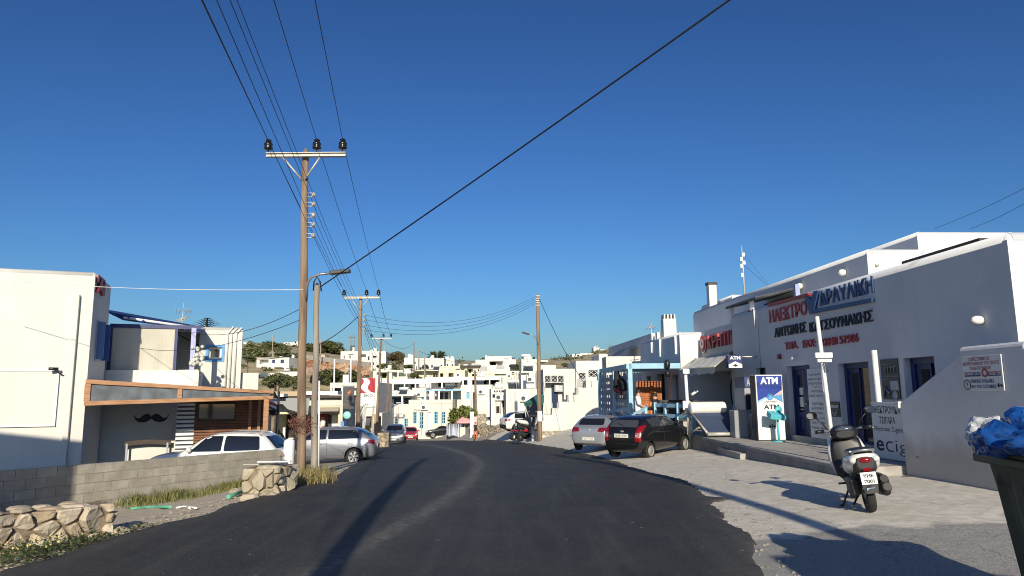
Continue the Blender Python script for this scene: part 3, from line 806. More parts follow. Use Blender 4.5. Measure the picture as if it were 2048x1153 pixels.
# pale terrace blind, canopy, blue post
bp_ = LF.shifted(-3.4); r = bp_.rect(220, 657, 351, 741)
m = MB(); n_ = 24
for i in range(n_):
    a_, b_ = r[0]+(r[2]-r[0])*i/n_, r[0]+(r[2]-r[0])*(i+1)/n_
    fa, fb = .03*math.sin(i*.9), .03*math.sin((i+1)*.9)
    bot = lambda k: r[1] - .12 - .05*abs(math.sin(k*.8))
    m.quad(bp_.w(a_, fa, bot(i)), bp_.w(b_, fb, bot(i+1)), bp_.w(b_, 0, r[3]), bp_.w(a_, 0, r[3]))
m.build("terrace_blind", CREAMBLIND, root)
m = MB()
for x_ in (220, 351): u_ = bp_.px(x_, 700)[0]; m.pbox(bp_, u_-.05, u_+.05, -.06, .06, hT-.05, r[3]+.1)
m.pbox(bp_, r[0]-.05, bp_.px(400, 700)[0], -.05, .05, r[3]+.0, r[3]+.14)
m.build("blind_frame", DBLUE, root)
u_ = bp_.px(387, 700)[0]
m = MB(); m.pbox(bp_, u_-.1, u_+.06, -.1, .06, hT-.05, r[3]+.05); m.build("terrace_post", M("lavender_post", (.35, .38, .62), .5), root)
# canopy roof, sloping towards the viewer
A_ = at(212, 624, 24.9); B_ = at(410, 664, 27.2); Cc = L2.w(L2.px(405, 650)[0], 0, B_.z+.25); D_ = L2.w(L2.px(212, 640)[0], 0, A_.z+.3)
A2 = at(246, 641, 25.4)
m = MB(); m.prism([A_, A2, B_, Cc, D_], (0, 0, .07)); m.build("canopy", DBLUE, root)
m = MB(); m.tube([A2+Vector((0, 0, .1)), B_+Vector((0, 0, .1))], .05, 8); m.build("canopy_edge", WPAINT, root)
m = MB()
for k in range(7):
    t_ = (k+.5)/7; p0 = A_.lerp(B_, t_); p1 = D_.lerp(Cc, t_); m.tube([p0 - Vector((0, 0, .05)), p1 - Vector((0, 0, .05))], .04, 6)
m.build("canopy_rafters", BLUE, root)
for xx in (456, 464, 473):
    u_, hh_ = L2.px(xx, 668)
    m = MB(); m.tube([L2.w(u_, .04, L2.px(xx, 775)[1]), L2.w(u_, .04, hh_), L2.w(u_+.2, .04, hh_+.25 if xx > 460 else hh_+.3)], .035, 8); m.build("conduit", PLASTER, root)
# small statue-like plant pot on the parapet
m = MB(); p = GW.w(GW.px(390, 730)[0], -.3, hT)
for k in range(26): m.ball(p + Vector((R.gauss(0, .09), R.gauss(0, .08), .15+R.uniform(0, .75))), R.uniform(.05, .1), 6, 4)
m.build("white_plant", M("white_flowers", (.62, .62, .56), .8, var=.4, vs=20), None, thing=("clump of white blossoms standing on the terrace parapet", "plant"))
# timber pergola
u1 = LF.px(547, 785)[0]; up = LF.px(532, 820)[0]
def hp(x, y): return LF.px(x, y)
t0, t0b = hp(171, 759)[1], hp(171, 768)[1]; t1, t1b = hp(546, 782)[1], hp(546, 788)[1]
b0, b0b = hp(170, 803)[1], hp(170, 812)[1]; b1, b1b = hp(539, 792)[1], hp(539, 799)[1]
um = hp(360, 790)[0]; uL = hp(171, 785)[0]
lerp = lambda a_, b_, t_: a_+(b_-a_)*t_
fr = lambda u: (u-uL)/(u1-uL)
m = MB()
m.ppoly(LF, [(uL, t0b), (u1, t1b), (u1, t1), (uL, t0)], .0, .12)
m.ppoly(LF, [(uL, b0b), (u1, b1b), (u1, b1), (uL, b0)], .01, .11)
m.pbox(LF, uL-.02, uL+.15, .015, .105, b0, t0b); m.pbox(LF, um-.07, um+.07, .015, .105, lerp(b0, b1, fr(um)), lerp(t0b, t1b, fr(um)))
m.build("pergola_frame", BEAM, root, bevel=.008)
m = MB(); m.pbox(LF, up-.08, up+.08, -.05, .1, zg, lerp(b0b, b1b, fr(up))+.02); m.build("pergola_post", BEAM, root, bevel=.008)
m = MB(); m.ppoly(LF, [(uL+.15, b0), (u1-.1, b1), (u1-.1, t1b), (uL+.15, t0b)], .04, .05); m.build("pergola_glass", M("smoky_panel", (.10, .12, .14), .3, var=.35, vs=3), root)
m = MB()
for i in range(12):   # boards over the left half, open slats over the right half
    ua_, ub_ = lerp(uL, um-.05, i/12), lerp(uL, um-.05, (i+.95)/12)
    z_ = lerp(t0, t1, fr(ua_)) - .04
    m.prism([LF.w(ua_, -.02, z_), LF.w(ub_, -.02, z_), LF.w(ub_, -3.0, z_-.12), LF.w(ua_, -3.0, z_-.12)], (0, 0, .03))
for i in range(14):
    oa_ = -.1-2.05*i/14
    za_, zb2_ = lerp(t0, t1, fr(um)) - .09 + .05*oa_, t1 - .09 + .05*oa_
    m.prism([LF.w(um, oa_, za_), LF.w(u1-.1, oa_, zb2_), LF.w(u1-.1, oa_-.075, zb2_), LF.w(um, oa_-.075, za_)], (0, 0, .035))
m.build("pergola_roof", WPAINT, root)  # roof boards coloured white to bounce light into the recess
# white slats shaped as stripes of sunlight on a wall; the brown slatted shop wall with its window
SW = LF.shifted(-2.2)
ua, ub = SW.px(353, 840)[0], SW.px(389, 840)[0]
hs0, hs1 = zg, SW.px(370, 798)[1]
m = MB()
for k in range(18):
    h = hs1 - .02 - k*.145; m.pbox(SW, ua, ub, -.06, .0, h-.085, h)
m.build("sun_stripe_slats", WPAINT, root)
m = MB(); m.pbox(SW, ua, ub+.02, -.12, -.08, zg, hs1); m.build("slat_backing", M("stripe_shade_board", (.10, .10, .12), .8), root)  # dark board stands in for the shade between the sun stripes
uc_, ud_ = SW.px(388, 850)[0], SW.px(527, 850)[0]
wr = SW.rect(395, 806, 472, 842)
m = MB()
for k in range(26):
    h = SW.px(440, 800)[1] - k*.095
    for (xa, xb) in ((uc_, ud_),):
        if h > wr[1] and h-.07 < wr[3]: m.pbox(SW, uc_, wr[0], -.05, 0, h-.07, h); m.pbox(SW, wr[2], ud_, -.05, 0, h-.07, h)
        else: m.pbox(SW, xa, xb, -.05, 0, h-.07, h)
m.build("brown_slats", SLAT, root)
m = MB(); m.pbox(SW, uc_, ud_, -.12, -.06, zg, SW.px(440, 797)[1]); m.build("slat_backing", DWOOD, root)
window(SW, wr, root, DWOOD, -.04, mull=0, t=.05)
for x_ in (500, 518):
    u_ = SW.px(x_, 830)[0]; m = MB(); m.pbox(SW, u_-.05, u_+.05, .02, .1, zg, hs1); m.build("slat_post", BEAM, root)
# bench against the wall
r = GW.rect(250, 880, 343, 890)
bt = T("bench", "dark wooden bench below the moustache emblem", "bench", GW.w((r[0]+r[2])/2, .4, zg+.05), math.atan2(LU.y, LU.x))
W_ = r[2]-r[0]; hb = r[3]-zg-.05
m = MB()
n_ = 12
for i in range(n_):
    xa, xb = -W_/2+W_*i/n_, -W_/2+W_*(i+1)/n_
    z0 = hb - .12 + .06*(1-(2*(i+.5)/n_-1)**2); m.box(((xa+xb)/2, .14, z0), (W_/n_+.001, .05, .16))
m.build("backrest", DWOOD, bt, local=True)
m = MB(); m.box((0, -.1, .45), (W_, .42, .05)); m.build("seat", DWOOD, bt, local=True)
for s_ in (-1, 1):
    m = MB(); m.box((s_*(W_/2-.1), .12, hb/2-.05), (.06, .06, hb-.1)); m.box((s_*(W_/2-.1), -.25, .22), (.06, .06, .44)); m.build("leg", M("grey_bench_leg", (.35, .37, .42), .6), bt, local=True)
# tv antenna on the roof
def antenna(name, label, base, h, arms):
    t = T(name, label, "antenna", base)
    m = MB(); m.tube([(0, 0, -.3), (0, 0, h)], .022, 8); m.build("mast", GALV, t, local=True)
    for (z, L_, n_, ang) in arms:
        m = MB(); d = Vector((math.cos(ang), math.sin(ang), 0)); e = Vector((-d.y, d.x, 0))
        m.tube([Vector((0, 0, z))-d*L_/2, Vector((0, 0, z))+d*L_/2], .014, 6)
        for i in range(n_):
            c_ = Vector((0, 0, z)) + d*(L_*((i+.5)/n_-.5)); w_ = .28*(1-.4*i/n_); m.tube([c_-e*w_+Vector((0,0,.1)), c_+e*w_-Vector((0,0,.1))], .01, 5)
        m.build("aerial", GALV, t, local=True)
    return t
p = at(365, 645, 30.5); antenna("tv_antenna", "tall tv antenna on the roof behind the dark terrace canopy", (p.x, p.y, h2-.2), at(365, 606, 30.5).z-h2+.2, [(1.1, .7, 5, .4), (.75, .8, 6, 1.9), (.3, .5, 4, .2)])

# barber pole on black posts at the end of the pergola
bpt = at(546, 800, 25.0)
t = T("barber_pole", "striped barber pole on a black post beside the timber pergola", "barber pole", (bpt.x, bpt.y, zg+.2))
ha, hb_ = at(546, 783, 25).z-zg-.2, at(546, 828, 25).z-zg-.2
m = MB(); m.box((-.1, .05, hb_/2), (.08, .08, hb_)); m.box((.16, .1, ha/2), (.07, .07, ha)); m.box((.02, .05, hb_-.03), (.3, .1, .06)); m.build("post", BLACK, t, local=True)
m = MB(); m.lathe([(0, ha), (.06, ha-.02), (.13, ha-.14), (.15, ha-.2), (.15, ha-.24), (0, ha-.24)], (0, 0, 0), n=16); m.lathe([(0, hb_+.14), (.15, hb_+.14), (.15, hb_+.1), (.1, hb_), (0, hb_)], (0, 0, 0), n=16); m.build("cap", BLACK, t, local=True)
m = MB(); nn = 20; z0, z1 = hb_+.14, ha-.24; kk = 24
for i in range(kk):
    for j in range(nn):
        m.m = [0, 1, 0, 2][int((j/nn*4 + i/kk*5)) % 4]
        P_ = lambda a_, b_: (.125*math.cos(2*math.pi*a_/nn), .125*math.sin(2*math.pi*a_/nn), z0+(z1-z0)*b_/kk)
        m.add([P_(j, i), P_(j+1, i), P_(j+1, i+1), P_(j, i+1)], [(0, 1, 2, 3)], True)
m.build("striped_cylinder", [WPAINT, RED, NAVY], t, local=True)

# ------------------------------------------------------------------ café behind the silver hatchback
CF = PL(at(600, 800, 33.5), (1, .12, 0))
g0 = -3.2
root = T("cafe_building", "low cream café building with a grey awning, behind the silver hatchback", "building", CF.w(0, 0, g0))
ul, ur = CF.px(553, 810)[0], CF.px(686, 810)[0]; ht = CF.px(650, 796)[1]
op = CF.rect(556, 826, 676, 870); op = (op[0], g0+.75, op[2], op[3]-.05, 2.2)
m = MB(); volume(m, CF, ul, ur, g0, ht, 6, holes=[op]); m.build("wall", CREAM, root)
m = MB(); m.pbox(CF, ul-.2, CF.px(691, 796)[0], -6.1, .35, ht, ht+.1); m.build("roof_edge", DWOOD, root)
m = MB(); h_ = CF.px(600, 783)[1]; m.pbox(CF, ul-.4, CF.px(604, 785)[0], -6, -.3, ht+.1, h_); m.build("parapet", M("tan_parapet", (.45, .36, .24), .8), root)
r = CF.rect(606, 785, 672, 791); m = MB(); m.pbox(CF, r[0], r[2], -4, -.6, ht+.14, r[3]+.05); m.build("roof_block", WPAINT, root)
# slanted side awning
a = CF.px(557, 796); b = CF.px(600, 797); c_ = CF.px(600, 830); d_ = CF.px(583, 818); e_ = CF.px(573, 808); f_ = CF.px(557, 808)
m = MB(); m.ppoly(CF, [(a[0], a[1]), (b[0]+.6, b[1]), (c_[0]+.5, c_[1]), (d_[0], d_[1]), (e_[0], e_[1]), (f_[0], f_[1])], .9, .93); m.build("awning", M("grey_side_awning", (.30, .31, .31), .9), root)
m = MB(); r = CF.rect(612, 798, 684, 812); m.pbox(CF, r[0], ur, .003, .06, r[1], r[3]); m.build("fascia", CREAM2, root)
m = MB(); r = CF.rect(640, 815, 679, 823); m.pbox(CF, r[0], r[2], .02, .35, r[1], r[3]); m.build("rolled_awning", M("taupe_awning", (.33, .29, .23), .9), root)
m = MB(); r = CF.rect(556, 845, 640, 905); m.pbox(CF, r[0], r[2], -2.1, -2.0, g0, op[3]-.1); m.build("inner_wall", DARK, root)
for x_ in (653, 661, 668, 675):
    u_ = CF.px(x_, 845)[0]; m = MB(); m.pbox(CF, u_-.09, u_+.07, -1.2, -1.15, g0+.75, op[3]-.1); m.build("curtain_strip" if x_ != 653 else "door_post", WPAINT if x_ != 653 else BLACK, root)
m = MB(); r = CF.rect(630, 825, 650, 845); m.pbox(CF, r[0], r[2], -1.6, -1.55, r[1], r[3]); m.build("poster", M("crimson_poster", (.45, .05, .09), .6), root)
m = MB()
for k in range(16):
    u_ = lerp(op[0]+.05, op[2]-.05, k/15); m.pbox(CF, u_-.03, u_+.03, .02, .06, g0, g0+1.05)
m.pbox(CF, op[0], op[2], .01, .07, g0+1.05, g0+1.12); m.build("railing", WPAINT, root)
m = MB(); r = CF.rect(520, 790, 579, 794); m.pbox(CF, r[0], r[2], .4, 1.4, r[1], r[1]+.13); m.build("white_canopy", WPAINT, root)
# ------------------------------------------------------------------ right: hardware shop along the parking lot
RU = Vector((.06, -1, 0))
p0 = at(1585, 878, 20.9)
RP = PL((p0.x, p0.y), RU)
PZ = -1.42                                 # level of the shop platform
uN = RP.px(2030, 620)[0]; uF = RP.px(1466, 700)[0]
zR = (RP.px(2020, 465)[1] + RP.px(1480, 622)[1]) / 2
# keep a level roof line halfway between the two ends
root = T("hardware_shop", "long white hardware shop with raised red and blue lettering above the parking lot", "shop", RP.w(0, 0, -2.4))
d1 = RP.rect(1577, 731, 1624, 879); d1 = (d1[0], PZ+.06, d1[2], d1[3])
d2 = RP.rect(1681, 725, 1743, 893); d2 = (d2[0], PZ+.06, d2[2], d2[3])
d3 = RP.rect(1813, 714, 1876, 893); d3 = (d3[0], PZ+.06, d3[2], d3[3])
d4 = RP.rect(1512, 736, 1531, 753)
m = MB()
volume(m, RP, uF, uN, -2.6, zR-.15, 9, holes=[d1+(.28,), d2+(.3,), d3+(.3,), d4+(.2,)])
coping(m, RP, uF, uN, zR, 9, .17)
m.quad(RP.w(uF, -.17, zR-.25), RP.w(uN, -.17, zR-.25), RP.w(uN, -9, zR-.25), RP.w(uF, -9, zR-.25))
m.build("wall", PLASTERB, root)
m = MB(); m.pbox(RP, uF+.1, uN-.05, .002, .03, PZ-.1, PZ+.16); m.build("base_plinth", M("grey_plinth", (.30, .31, .33), .8, var=.2, vs=3), root)
# double panelled door
m = MB(); a, b, c, d = d1; o = -.26
m.pbox(RP, a, a+.09, o, o+.1, b, d); m.pbox(RP, c-.09, c, o, o+.1, b, d); m.pbox(RP, a+.09, c-.09, o, o+.1, d-.1, d)
dr = m.build("door", DBLUE, root)
mid = (a+c)/2
for (x0, x1) in ((a+.1, mid-.01), (mid+.01, c-.1)):
    m = MB(); w_ = x1-x0
    m.pbox(RP, x0, x0+.12, o+.01, o+.06, b, d-.1); m.pbox(RP, x1-.12, x1, o+.01, o+.06, b, d-.1); m.pbox(RP, x0+.12, x1-.12, o+.01, o+.06, b, b+.2)
    m.pbox(RP, x0+.12, x1-.12, o+.01, o+.06, b+.62, b+.75); m.pbox(RP, x0+.12, x1-.12, o+.01, o+.06, d-.25, d-.1); m.pbox(RP, x0+.12, x1-.12, o, o+.03, b+.2, b+.62)
    m.pbox(RP, x0+.17, x1-.17, o+.03, o+.05, b+.27, b+.55)
    m.build("leaf", DBLUE, dr)
    m = MB(); m.pbox(RP, x0+.12, x1-.12, o, o+.02, b+.75, d-.25); m.build("pane", GLASS, dr)
    if x0 < mid-.3:
        for (dz, hh_, dx) in ((.9, .28, .0), (1.25, .2, .02), (.62+.2, .02, 0)):
            m = MB(); m.pbox(RP, x0+.14+dx, x0+.36+dx, o+.022, o+.028, b+dz, b+dz+hh_); m.build("paper_notice", WPAINT, dr)
m = MB(); m.ball(RP.w(mid+.05, o+.09, b+1.0), .035, 8, 6); m.build("handle", GALV, dr)
for (r, lab) in ((d2, "glazed shop door"), (d3, "glazed shop window by the stair wall")):
    a, b, c, d = r
    m = MB(); frame_bars(m, RP, r, -.28, .13, 0, 0, .12); m.pbox(RP, a+.13, a+.62, -.27, -.2, b+.13, d-.13); f_ = m.build("window", DBLUE, root)
    m = MB(); m.pbox(RP, a+.30, a+.56, -.2, -.19, b+.4, d-.25); m.build("shutter_gap", DARK, f_)
    m = MB(); m.quad(RP.w(a+.62, -.25, b+.13), RP.w(c-.13, -.25, b+.13), RP.w(c-.13, -.25, d-.13), RP.w(a+.62, -.25, d-.13)); m.build("pane", M("shop_glass", (.05, .055, .06), .03, spec=1.0), f_)
window(RP, d4, root, BLACK, -.19, mull=0, t=.04)
# raised letters on the facade (words and numbers of the photograph)
def words(body, x0, x1, yt0, yb0, yt1, yb1, mat, name, dep=.018, bold=.0, pl=RP, base=.004, parent=root):
    """letters between pixel columns x0..x1; top/bottom rows given at both ends"""
    ua, ub = pl.px(x0, (yt0+yb0)/2)[0], pl.px(x1, (yt1+yb1)/2)[0]
    ha = (pl.px(x0, yb0)[1] + pl.px(x1, yb1)[1])/2; hb_ = (pl.px(x0, yt0)[1] + pl.px(x1, yt1)[1])/2
    m = MB(); m.text(body, lambda u, h, o: pl.w(ua+u, base+dep+o, ha+h), ub-ua, hb_-ha, dep=dep, bold=bold)
    return m.build(name, mat, parent)
X = lambda x: 1500 + x/6.407
Y_ = lambda y: 540 + y/6.407
REDL = M("red_raised_letters", (.42, .045, .05), .5, var=.2, vs=5); BLUEL = M("blue_raised_letters", (.035, .085, .22), .5, var=.15, vs=5); BLKL = M("black_raised_letters", (.02, .022, .035), .55)
words("ΗΛΕΚΤΡΟ", X(258), X(735), Y_(512), Y_(675), Y_(398), Y_(592), REDL, "red_lettering", bold=.012)
words("ΔΡΑΥΛΙΚΗ", X(900), X(1590), Y_(262), Y_(452), Y_(90), Y_(305), BLUEL, "blue_lettering", bold=.012)
words("ΑΝΤΩΝΗΣ", X(325), X(725), Y_(742), Y_(864), Y_(672), Y_(803), BLKL, "black_lettering", dep=.02, bold=.012)
words("ΚΑΤΣΟΥΝΑΚΗΣ", X(775), X(1580), Y_(664), Y_(795), Y_(524), Y_(672), BLKL, "black_lettering", dep=.02, bold=.012)
words("ΤΗΛ.", X(460), X(622), Y_(930), Y_(1026), Y_(911), Y_(1009), REDL, "phone_lettering", dep=.02, bold=.01)
words("FAX:", X(690), X(850), Y_(903), Y_(1002), Y_(884), Y_(986), REDL, "phone_lettering", dep=.02, bold=.01)
words("22840 51906", X(915), X(1400), Y_(877), Y_(980), Y_(820), Y_(930), REDL, "phone_lettering", dep=.02, bold=.01)
def pxpoly(pts, pl=RP, s=(X, Y_)): return [pl.px(s[0](x), s[1](y)) for x, y in pts]
m = MB(); m.ppoly(RP, pxpoly([(258, 472), (800, 330), (770, 298), (258, 438)]), .004, .09); m.build("red_bar", REDL, root)
m = MB(); m.ppoly(RP, pxpoly([(735, 365), (800, 565), (1600, 412), (1600, 362), (855, 505), (905, 265), (850, 275), (815, 390), (790, 340)]), .004, .085); m.build("blue_tick_bar", BLUEL, root)
# bulkhead lamps, alarm, cameras
def bulk(pl, x, y, r, parent=root, label=None):
    u, h = pl.px(x, y); m = MB(); m.lathe([(0, .0), (r*.9, 0), (r*.9, .05), (r, .06), (r*.95, .12), (r*.7, .18), (0, .2)], pl.w(u, .003, h), pl.n, 16)
    return m.build("bulkhead_lamp", M("opal_lamp", (.82, .80, .72), .35), parent)
bulk(RP, 1964, 641, .085)
u, h = RP.px(1561, 714); m = MB(); m.pbox(RP, u-.07, u+.07, .003, .09, h-.07, h+.07); m.build("alarm_box", M("dark_red_box", (.12, .015, .02), .4), root, bevel=.01)
for (x, y) in ((1592, 717), (1506, 620)):
    u, h = RP.px(x, y); m = MB(); m.tube([RP.w(u, .003, h+.02), RP.w(u, .09, h+.02)], .02, 6); m.tube([RP.w(u+.1, .12, h), RP.w(u-.1, .1, h-.03)], .045, 8); m.build("security_camera", WMETAL if x > 1550 else BLACK, root)
u, h = RP.px(1510, 640); m = MB(); m.tube([RP.w(u, .02, h-.25), RP.w(u, .02, h+.35)], .02, 6); m.build("conduit", WPAINT, root)
u, h = RP.px(1515, 640); m = MB(); m.tube([RP.w(u+.05, .012, PZ+2.1), RP.w(u+.05, .012, h+.1)], .008, 5); m.build("cable_drop", M("grey_cable", (.3, .3, .33), .6), root)
# boards, posters fixed to the facade
def board(pl, r, name, mat, parent, lines, dep=.02, o=.004, label=None):
    m = MB(); m.pbox(pl, r[0], r[2], o, o+dep, r[1], r[3]); b_ = m.build(name, mat, parent, bevel=.004)
    if label: b_["label"] = label
    for (txt, u0, u1, h0, h1, mt, bd) in lines:
        W_, H_ = r[2]-r[0], r[3]-r[1]
        m = MB(); m.text(txt, lambda u, h, q: pl.w(r[0]+W_*u0+u, o+dep+.003, r[1]+H_*h0+h), W_*(u1-u0), H_*(h1-h0), bold=bd); m.build("lettering", mt, b_)
    return b_
r = RP.rect(1620, 737, 1655, 886)
WB = M("white_board", (.72, .72, .72), .5, var=.04, vs=2)
board(RP, (r[0], PZ+.1, r[2], r[3]), "product_list", WB, root, [("ΕΙΔΗ ΚΗΠΟΥ", .1, .95, .90, .93, INK, 0), ("ΜΙΚΡΟΣΥΣΚΕΥΕΣ", .06, .97, .835, .865, INK, 0), ("ΗΛΕΚΤΡΟΛΟΓΙΚΑ", .06, .97, .775, .805, INK, 0), ("ΓΙΑ ΤΟ", .35, .75, .73, .755, REDL, 0), ("ΦΩΤΙΣΤΙΚΑ", .2, .85, .665, .695, REDL, .01), ("ΘΕΡΜΟ ΥΔΡΑΥΛΙΚΑ", .06, .97, .60, .63, INK, 0),
      ("ΥΔΡΑΥΛΙΚΑ", .18, .85, .49, .525, INK, 0), ("ΚΑΛΟΡΙΦΕΡ", .18, .85, .425, .46, INK, 0), ("ΜΠΑΝΙΟ", .28, .78, .36, .395, NAVY, 0), ("ΠΕΣΤΙΚΑ - ΒΑΝΕΣ", .05, .97, .295, .325, INK, 0), ("ΕΙΔΗ ΥΓΙΕΙΝΗΣ", .1, .95, .225, .26, INK, 0), ("ΠΛΑΚΑΚΙΑ - ΚΟΛΛΕΣ", .05, .97, .16, .19, INK, 0), ("ΣΩΛΗΝΕΣ", .2, .85, .09, .13, INK, 0)])
r = RP.rect(1661, 804, 1681, 834)
b_ = board(RP, r, "black_plaque", BLACK, root, [("GROHE", .12, .88, .58, .78, WPAINT, .03)])
m = MB()
for k in range(3):
    pts = []
    for i in range(11):
        t_ = i/10; u_ = r[0] + (r[2]-r[0])*(.25+.5*t_); h_ = r[1]+(r[3]-r[1])*(.42-.1*k) - .05*math.sin(math.pi*t_) ; pts.append(RP.w(u_, .03, h_))
    m.tube(pts, .007, 4)
m.build("wave_mark", WPAINT, b_)
r = RP.rect(1765, 718, 1800, 799)
b_ = board(RP, r, "dark_poster", M("charcoal_poster", (.035, .038, .045), .35), root, [("SEMINAR", .08, .45, .86, .89, GREYP, 0), ("washbasin mixers", .05, .95, .555, .595, GREYP, 0), ("NEW", .05, .4, .48, .51, GREYP, 0)])
m = MB(); W_, H_ = r[2]-r[0], r[3]-r[1]
for k in range(4): uu = r[0]+W_*(.28+.17*k); m.tube([RP.w(uu, .032, r[1]+H_*.65), RP.w(uu, .032, r[1]+H_*(.78+.02*(k % 2))), RP.w(uu+.07, .032, r[1]+H_*.8)], .02, 6)
m.tube([RP.w(r[0]+.07, .032, r[1]+.06), RP.w(r[0]+.12, .032, r[1]+H_*.3), RP.w(r[0]+.28, .032, r[1]+.12)], .025, 6)
m.build("tap_picture", STEEL, b_)
m = MB(); m.pbox(RP, r[0]+W_*.5, r[0]+W_*.95, .028, .031, r[1]+H_*.22, r[1]+H_*.45); m.lathe([(0, 0), (.1, 0), (.1, .004)], RP.w(r[0]+W_*.72, .028, r[1]+H_*.1), RP.n, 14); m.build("product_picture", M("pale_print", (.45, .48, .5), .5), b_)
# upper storey set back on the roof
U1 = RP.shifted(-2.1)
ua, ub = U1.px(1440, 600)[0], U1.px(1738, 560)[0]; zu1 = U1.px(1738, 496)[1]
m = MB(); volume(m, U1, ua-4, ub, zR-1, zu1-.14, 6); coping(m, U1, ua-4, ub, zu1, 6, .15)
m.quad(U1.w(ua-4, -.15, zu1-.03), U1.w(ub-.1, -.15, zu1-.03), U1.w(ub-.1, -6, zu1-.03), U1.w(ua-4, -6, zu1-.03))
U2 = RP.shifted(-4.0)
ua2, ub2 = U2.px(1730, 520)[0], U2.px(1835, 480)[0]; zu2 = U2.px(1834, 463)[1]
volume(m, U2, ua2-5, ub2, zR-1, zu2-.14, 8); coping(m, U2, ua2-5, ub2, zu2, 8, .14)
m.quad(U2.w(ua2-5, -.14, zu2-.03), U2.w(ub2-.1, -.14, zu2-.03), U2.w(ub2-.1, -7.9, zu2-.03), U2.w(ua2-5, -7.9, zu2-.03))
m.build("upper_storey", PLASTERB, root)
bulk(U1, 1690, 546, .11); bulk(U1, 1604, 573, .11)
m = MB(); e = PL(U1.w(ub, 0, 0), -RP.n); u_, h_ = e.px(1753, 531); m.lathe([(0, 0), (.05, 0), (.05, .04), (0, .05)], e.w(u_, .003, h_), e.n, 10); m.build("vent", GALV, root)
# dark roof canopy in front of the upper storey
UA = RP.shifted(-.55)
a0, a1 = UA.px(1456, 605)[0], U1.px(1602, 575)[0]; ha = UA.px(1530, 590)[1]
m = MB(); m.prism([UA.w(a0, .1, ha-.05), UA.w(a1, .1, ha-.05), UA.w(a1, -1.6, ha+.35), UA.w(a0, -1.6, ha+.35)], (0, 0, .06))
for k in range(26):
    u_ = lerp(a0, a1, k/25); m.tube([UA.w(u_, .11, ha-.06), UA.w(u_, -1.5, ha+.3)], .03, 5)
m.build("roof_canopy", M("dark_tin", (.05, .055, .065), .5, var=.3, vs=3), root)
for x_ in (1592, 1500, 1460):
    u_ = UA.px(x_, 590)[0]; m = MB(); m.pbox(UA, u_-.07, u_+.07, -.1, .04, zR-.3, ha); m.build("canopy_post", M("lavender_post2", (.3, .33, .5), .5) if x_ > 1550 else WPAINT, root)
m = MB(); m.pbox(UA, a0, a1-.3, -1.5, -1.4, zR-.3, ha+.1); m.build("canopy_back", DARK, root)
# dark pergola slab on the roof behind the parapet
e = RP.shifted(-2.3); x0, x1 = e.px(1803, 524)[0], e.px(1960, 497)[0]; h_ = e.px(1880, 505)[1]
m = MB(); m.pbox(e, x0, x1, -1.5, 0, h_-.06, h_+.06); m.pbox(e, x0+.1, x0+.2, -.2, -.1, zR-.3, h_); m.build("roof_slab", DWOOD, root)
# near stair block with its sloping wall in front of the facade
SP_ = RP.shifted(1.15)
g_ = gp(1806, 948); 
ptsS = [SP_.px(1803, 800), SP_.px(1908, 703), SP_.px(1915, 697)]
uS0 = SP_.px(1806, 880)[0]; zS = ptsS[2][1]
uS1 = SP_.px(2052, 780)[0] + .1
m = MB()
poly = [(uS0, -2.3), (uS1, -2.3), (uS1, zS-.08), (SP_.px(1914, 700)[0], zS-.08), (SP_.px(1906, 705)[0], zS-.17), (uS0, SP_.px(1805, 806)[1])]
m.ppoly(SP_, poly, -1.13, 0)
m.tube([SP_.w(SP_.px(1912, 700)[0]+.05, -.09, zS-.075), SP_.w(uS1-.04, -.09, zS-.075)], .095, 14)
m.build("stair_block", PLASTERB, root, bevel=.035, seg=3)
r = SP_.rect(1928, 711, 2008, 782)
b_ = board(SP_, r, "parking_sign", WB, root, [("Ο ΧΩΡΟΣ ΣΤΑΘΜΕΥΣΗΣ", .18, .73, .86, .96, REDL, .015), ("ΔΙΑΤΙΘΕΤΑΙ ΜΟΝΟ ΓΙΑ ΤΟΥΣ ΠΕΛΑΤΕΣ", .04, .95, .73, .83, REDL, .015), ("ΤΩΝ ΚΑΤΑΣΤΗΜΑΤΩΝ!", .2, .74, .60, .69, REDL, .015), ("ΗΛΕΚΤΡΟ", .05, .24, .47, .545, REDL, .02), ("ΥΔΡΑΥΛΙΚΗ", .25, .47, .46, .545, NAVY, .02), ("ΚΡΗΤΙΚΟΣ", .65, .97, .45, .54, REDL, .02),
      ("PARKING AVAILABLE", .2, .78, .22, .33, NAVY, .02), ("ONLY FOR CUSTOMERS!", .18, .82, .07, .17, NAVY, .02), ("P", .08, .125, .11, .24, INK, .02)])
W_, H_ = r[2]-r[0], r[3]-r[1]
m = MB(); m.pbox(SP_, r[0]+W_*.05, r[0]+W_*.47, .026, .029, r[1]+H_*.41, r[1]+H_*.45); m.pbox(SP_, r[0]+W_*.65, r[0]+W_*.96, .026, .029, r[1]+H_*.41, r[1]+H_*.44); m.build("underline", NAVY, b_)
def ring(pl, u, h, r0, r1, o, n=20):
    m = MB(); vs = [pl.w(u+q*math.cos(2*math.pi*i/n), o, h+q*math.sin(2*math.pi*i/n)) for q in (r0, r1) for i in range(n)]
    m.add(vs, [(i, n+i, n+(i+1) % n, (i+1) % n) for i in range(n)], False); return m
ring(SP_, r[0]+W_*.1, r[1]+H_*.175, .07, .085, .03).build("ring_mark", INK, b_)
ring(SP_, r[0]+W_*.58, r[1]+H_*.5, .04, .07, .03).build("ring_mark", REDL, b_)
